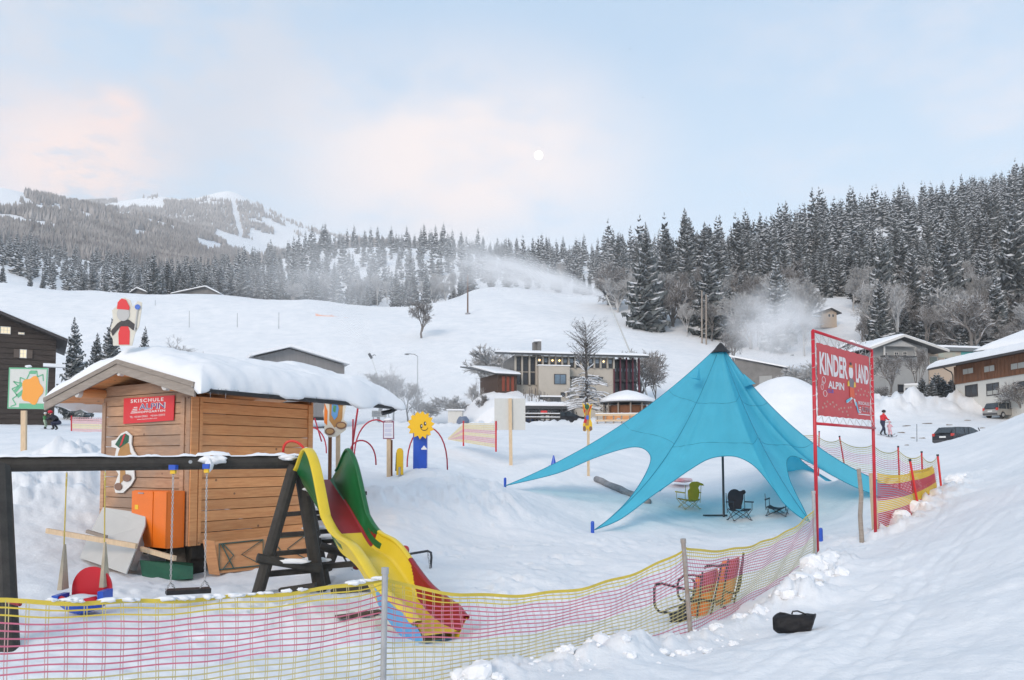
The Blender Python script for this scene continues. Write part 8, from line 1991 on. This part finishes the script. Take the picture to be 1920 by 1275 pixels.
# ---------------------------------------------------------------- poles, lances, small marks
def lance(pb, pt, db, dt, lab, r=.15):
    a = P(*pb, db); b = P(*pt, dt); a.z = min(a.z, hz(a.x, a.y, False)) ; t = thing('snow_lance', a, lab, 'snow lance'); m = MB(); n = 8; ms = [a.lerp(b, k / n) + Vector((.12 * math.sin(math.pi * k / n), 0, 0)) for k in range(n + 1)]; m.tube(ms, [r * (1 - .45 * k / n) for k in range(n + 1)], 8); m.build('mast', mat('pale_mast_paint', (.50, .51, .50), .5), t, smooth=True)
    m = MB(); d = (b - a).normalized(); m.tube([b, b + d * .5 + Vector((-.2, 0, .1))], .16, 8); m.tube([b + Vector((0, 0, .25)), b + Vector((.3, 0, .45)), b + Vector((.5, 0, .35))], .04, 5); m.build('nozzle_head', DKSTEEL, t); return t
lance((1226, 745), (1136, 553), 108, 108, 'long slanting snow-making lance right of the inn, blowing a plume')
lance((733, 778), (697, 672), 95, 95, 'thin snow-making lance right of the hut roof end', .05)
def pole(px, pb, pt, d, r, lab, nm='pole', m_=None, cat='pole', pad=False, lamp=False):
    a = P(px, pb, d); a.z = min(a.z, hz(a.x, a.y)); t = thing(nm, a, lab, cat); m = MB(); b = P(px, pt, d); m.tube([a, b], [r, r * .8], 8); m.build('shaft', m_ or WOODGREY, t)
    if pad: m = MB(); m.tube([a, a + Vector((0, 0, 1.6))], r * 3.2, 10); m.build('pad', mat('grey_pad', (.3, .3, .31), .8), t)
    if lamp: m = MB(); m.tube([b, b + Vector((-.4, 0, .25)), b + Vector((-1.1, 0, .3))], r * .6, 6); m.blob(b + Vector((-1.3, 0, .25)), .3, .15, .1, 1, 2, 0); m.build('lamp_head', DKSTEEL, t)
pole(877, 598, 515, 215, .22, 'floodlight pole with a padded foot on the ski slope', 'light_pole', mat('rust_brown_pole', (.14, .08, .055), .7), pad=True, lamp=True)
pole(783, 794, 668, 96, .07, 'slim grey lamp post behind the sun board', 'lamp_post', GALV, 'lamp post', lamp=True)
pole(1316, 628, 545, 185, .2, 'left of two bare timber masts at the forest foot', 'timber_mast'); pole(1324, 628, 552, 184, .2, 'right of two bare timber masts at the forest foot', 'timber_mast')
for px, pt, pb, d in ((355, 583, 601, 190), (445, 587, 601, 190), (523, 586, 601, 190), (291, 563, 575, 215)): pole(px, pb, pt, d, .05, 'thin marker rod on the ski slope above the hut, one of a row' , 'marker_rod', DKSTEEL); bpy.data.objects[-1]
for o in [o for o in COL.objects if o.name.startswith('marker_rod') and o.parent is None]: o['group'] = 'marker rods on the ski slope'
pole(1719, 820, 795, 62, .025, 'thin rod stuck in the car park snow right of the red skier', 'marker_stick', DKSTEEL)
q = [P(697, 782, 92), P(725, 782, 92), P(725, 770, 92), P(697, 770, 92)]; t = thing('field_sign', G(711, 795, 92), 'pale rectangular sign with faint lines below the hut eave', 'sign')
m = MB(); flat(m, q, [(0, 0), (1, 0), (1, 1), (0, 1)], 0, th=.06); m.build('panel', mat('pale_sign', (.60, .58, .54), .6), t); m = MB(); [m.tube([G(x, 795, 92.1), P(x, 775, 92.1)], .05, 6) for x in (700, 722)]; m.build('legs', GALV, t)
m = MB(); [flat(m, q, [(.12, v), (.88, v), (.88, v + .08), (.12, v + .08)], .02) for v in (.25, .5, .72)]; m.build('text_lines', mat('sign_grey_print', (.3, .3, .32), .6), t)
p = P(1336, 606, 193); m = MB(); m.box(p.x - 1.6, p.x + 1.6, p.y, p.y + 3, p.z - 3, p.z + .3, 0); m.box(p.x - 1.2, p.x + 1.4, p.y - .1, p.y - .02, p.z - .35, p.z + .05, 1); m.box(p.x - 1.8, p.x + 1.8, p.y - .2, p.y + 3.2, p.z + .31, p.z + .55, 2); m.build('forest_shed', [GREYTIM, RED, ROOFSNOW], label='small grey shed with a red strip among the bare trees', cat='shed', loc=(p.x, p.y, p.z - 4))
# red-white barrier line far left, a dirty road edge
for (px, py, d, r) in ((1700, 806, 80, .5), (1740, 803, 82, .6), (1780, 806, 80, .45), (1690, 814, 74, .35), (1730, 818, 70, .3), (1665, 800, 84, .4), (1815, 800, 84, .35), (1842, 806, 76, .3), (1700, 848, 52, .18), (1712, 818, 70, .3)):
    g = G(px, py, d); m = MB(); m.blob(g + Vector((0, 0, .02)), r * .9, r * .5, .06, px, 2, .4); m.build('slush_clod', mat('brown_slush', (.26, .23, .20), .9, var=.4), smooth=True, label='dark clod of dirty slush on the car park snow', cat='slush', group='slush clods on the car park', loc=g)
m = MB(); p = P(0, 0, 0) if 0 else (P(1010, 291, 5600)); m.blob(p, 30, 30, 30, 1, 4, 0); mo = m.build('moon', mat('moon', (.9, .85, .75), 1, emit=(1.0, .93, .82), estr=1.7), smooth=True, label='pale full moon in the pink cloud above the slope', cat='moon', loc=p)
for (px, py, s_) in ((1181, 92, 1.0), (1205, 183, .7)):
    c = P(px, py, 160); m = MB(); m.tube([c + Vector((-.18, 0, 0)), c, c + Vector((.2, 0, 0))], [.01, .05, .02], 6); m.add([c + Vector((-.03, 0, .02)), c + Vector((.06, 0, .02)), c + Vector((.1 * s_, .2, .25)), c + Vector((0, -.02, .0)), c + Vector((.06, 0, 0)), c + Vector((-.1, -.4, .08))], [(0, 1, 2), (3, 4, 5)]); m.build('bird', BLACK, label='tiny dark bird flying high, ' + ('upper and larger of two' if s_ == 1 else 'lower and smaller of two'), cat='bird', loc=c)
# ---------------------------------------------------------------- air: thin haze, blown snow
def volmat(name, dens, shape, col=(.995, .995, 1.0), nscale=3.0, lo=.35, hi=.7, aniso=.0, detail=4, thr=0):
    m = bpy.data.materials.new(name); m.use_nodes = True; nt = m.node_tree; N = nt.nodes; L = nt.links
    for n in list(N): N.remove(n)
    out = N.new('ShaderNodeOutputMaterial'); pv = N.new('ShaderNodeVolumePrincipled'); pv.inputs['Color'].default_value = (*col, 1); pv.inputs['Anisotropy'].default_value = aniso
    L.new(pv.outputs[0], out.inputs['Volume'])
    if shape is None: pv.inputs['Density'].default_value = dens; return m
    tc = N.new('ShaderNodeTexCoord'); sep = N.new('ShaderNodeSeparateXYZ'); L.new(tc.outputs['Object'], sep.inputs[0])
    def M(op, a, b=None, c=False):
        n = N.new('ShaderNodeMath'); n.operation = op; n.use_clamp = c
        for i, q in enumerate((a, b)):
            if q is None: continue
            if isinstance(q, (int, float)): n.inputs[i].default_value = q
            else: L.new(q, n.inputs[i])
        return n.outputs[0]
    x, y, z = sep.outputs
    if shape == 'cone':     # x 0..1 along the plume, radius grows with x
        r = M('SQRT', M('ADD', M('MULTIPLY', y, y), M('MULTIPLY', z, z)))
        rr = M('DIVIDE', r, M('ADD', M('MULTIPLY', M('POWER', M('MAXIMUM', x, .0001), .8), .92), .03))
        fall = M('POWER', M('SUBTRACT', 1.0, M('MINIMUM', rr, 1.0), True), 1.3)
        along = M('MULTIPLY', M('DIVIDE', 1.0, M('ADD', M('MULTIPLY', x, 4.5), .18)), M('SUBTRACT', 1.0, M('POWER', M('MAXIMUM', x, .0001), 2.0), True))
        f = M('MULTIPLY', fall, along)
    else:
        r = M('SQRT', M('ADD', M('ADD', M('MULTIPLY', x, x), M('MULTIPLY', y, y)), M('MULTIPLY', z, z)))
        f = M('POWER', M('SUBTRACT', 1.0, M('MINIMUM', r, 1.0), True), 1.4)
    nz = N.new('ShaderNodeTexNoise'); nz.inputs['Scale'].default_value = nscale; nz.inputs['Detail'].default_value = detail; nz.inputs['Roughness'].default_value = .6
    L.new(tc.outputs['Object'], nz.inputs['Vector'])
    mr = N.new('ShaderNodeMapRange'); mr.interpolation_type = 'SMOOTHSTEP'; mr.inputs['From Min'].default_value = lo; mr.inputs['From Max'].default_value = hi; mr.inputs['To Min'].default_value = .12
    L.new(nz.outputs[0], mr.inputs['Value'])
    L.new(M('MULTIPLY', M('MULTIPLY', f, mr.outputs[0]), dens), pv.inputs['Density']); return m
def volobj(name, m, kind_, loc, scale, lab, axis=None):
    mb = MB()
    if kind_ == 'cone': mb.tube([(0, 0, 0), (.1, 0, 0), (.3, 0, 0), (.6, 0, 0), (1, 0, 0)], [.04, .2, .42, .68, 1.0], 16)
    elif kind_ == 'ball': mb.blob((0, 0, 0), 1, 1, 1, 1, 3, 0)
    o = mb.build(name, m, label=lab, cat='mist', kind='stuff')
    o.location = loc; o.scale = scale
    if axis is not None: o.rotation_euler = Vector(axis).to_track_quat('X', 'Z').to_euler()
    return o
a = P(1131, 552, 108); b = P(835, 478, 150)
volobj('snow_plume', volmat('blown_snow', 1.3, 'cone', nscale=4.5, lo=.34, hi=.66), 'cone', a, ((b - a).length, 8.0, 8.0), 'plume of blown artificial snow drifting left from the tall lance', b - a)
volobj('snow_mist', volmat('mist_puff', .62, 'ball', nscale=2.4, lo=.38, hi=.66, detail=7), 'ball', P(1455, 612, 139), (10.5, 8, 8.5), 'white puff of blown snow in front of the forest foot right of the tent')
volobj('snow_mist', volmat('mist_bank', .055, 'ball', nscale=1.8, lo=.30, hi=.62), 'ball', P(650, 512, 245), (52, 18, 17), 'long bank of grey mist veiling the wood beyond the slope')
volobj('snow_mist', volmat('mist_low', .15, 'ball', nscale=1.4, lo=.25, hi=.6), 'ball', P(740, 715, 89), (11, 4.5, 6.5), 'low mist of blown snow around the frosted trees right of the hut')
a = P(696, 668, 95); b = P(610, 540, 118)
volobj('snow_plume', volmat('thin_blown_snow', .25, 'cone', nscale=3.5, lo=.3, hi=.65), 'cone', a, ((b - a).length, 7, 7), 'thin plume of blown snow rising from the lance behind the hut', b - a)
volobj('snow_mist', volmat('mist_slope', .012, 'ball', nscale=2.0, lo=.30, hi=.62), 'ball', P(1050, 500, 200), (45, 12, 14), 'faint mist hanging in front of the wood right of the floodlight pole')
mb = MB(); mb.box(-4900, 4900, -4900, 4900, -12, 1240); hzb = mb.build('haze', volmat('thin_haze', 1.7e-4, None, col=(.995, .995, 1.0), aniso=.0), kind='stuff')
hzb['label'] = 'thin cold haze filling the whole valley'; hzb['category'] = 'haze'
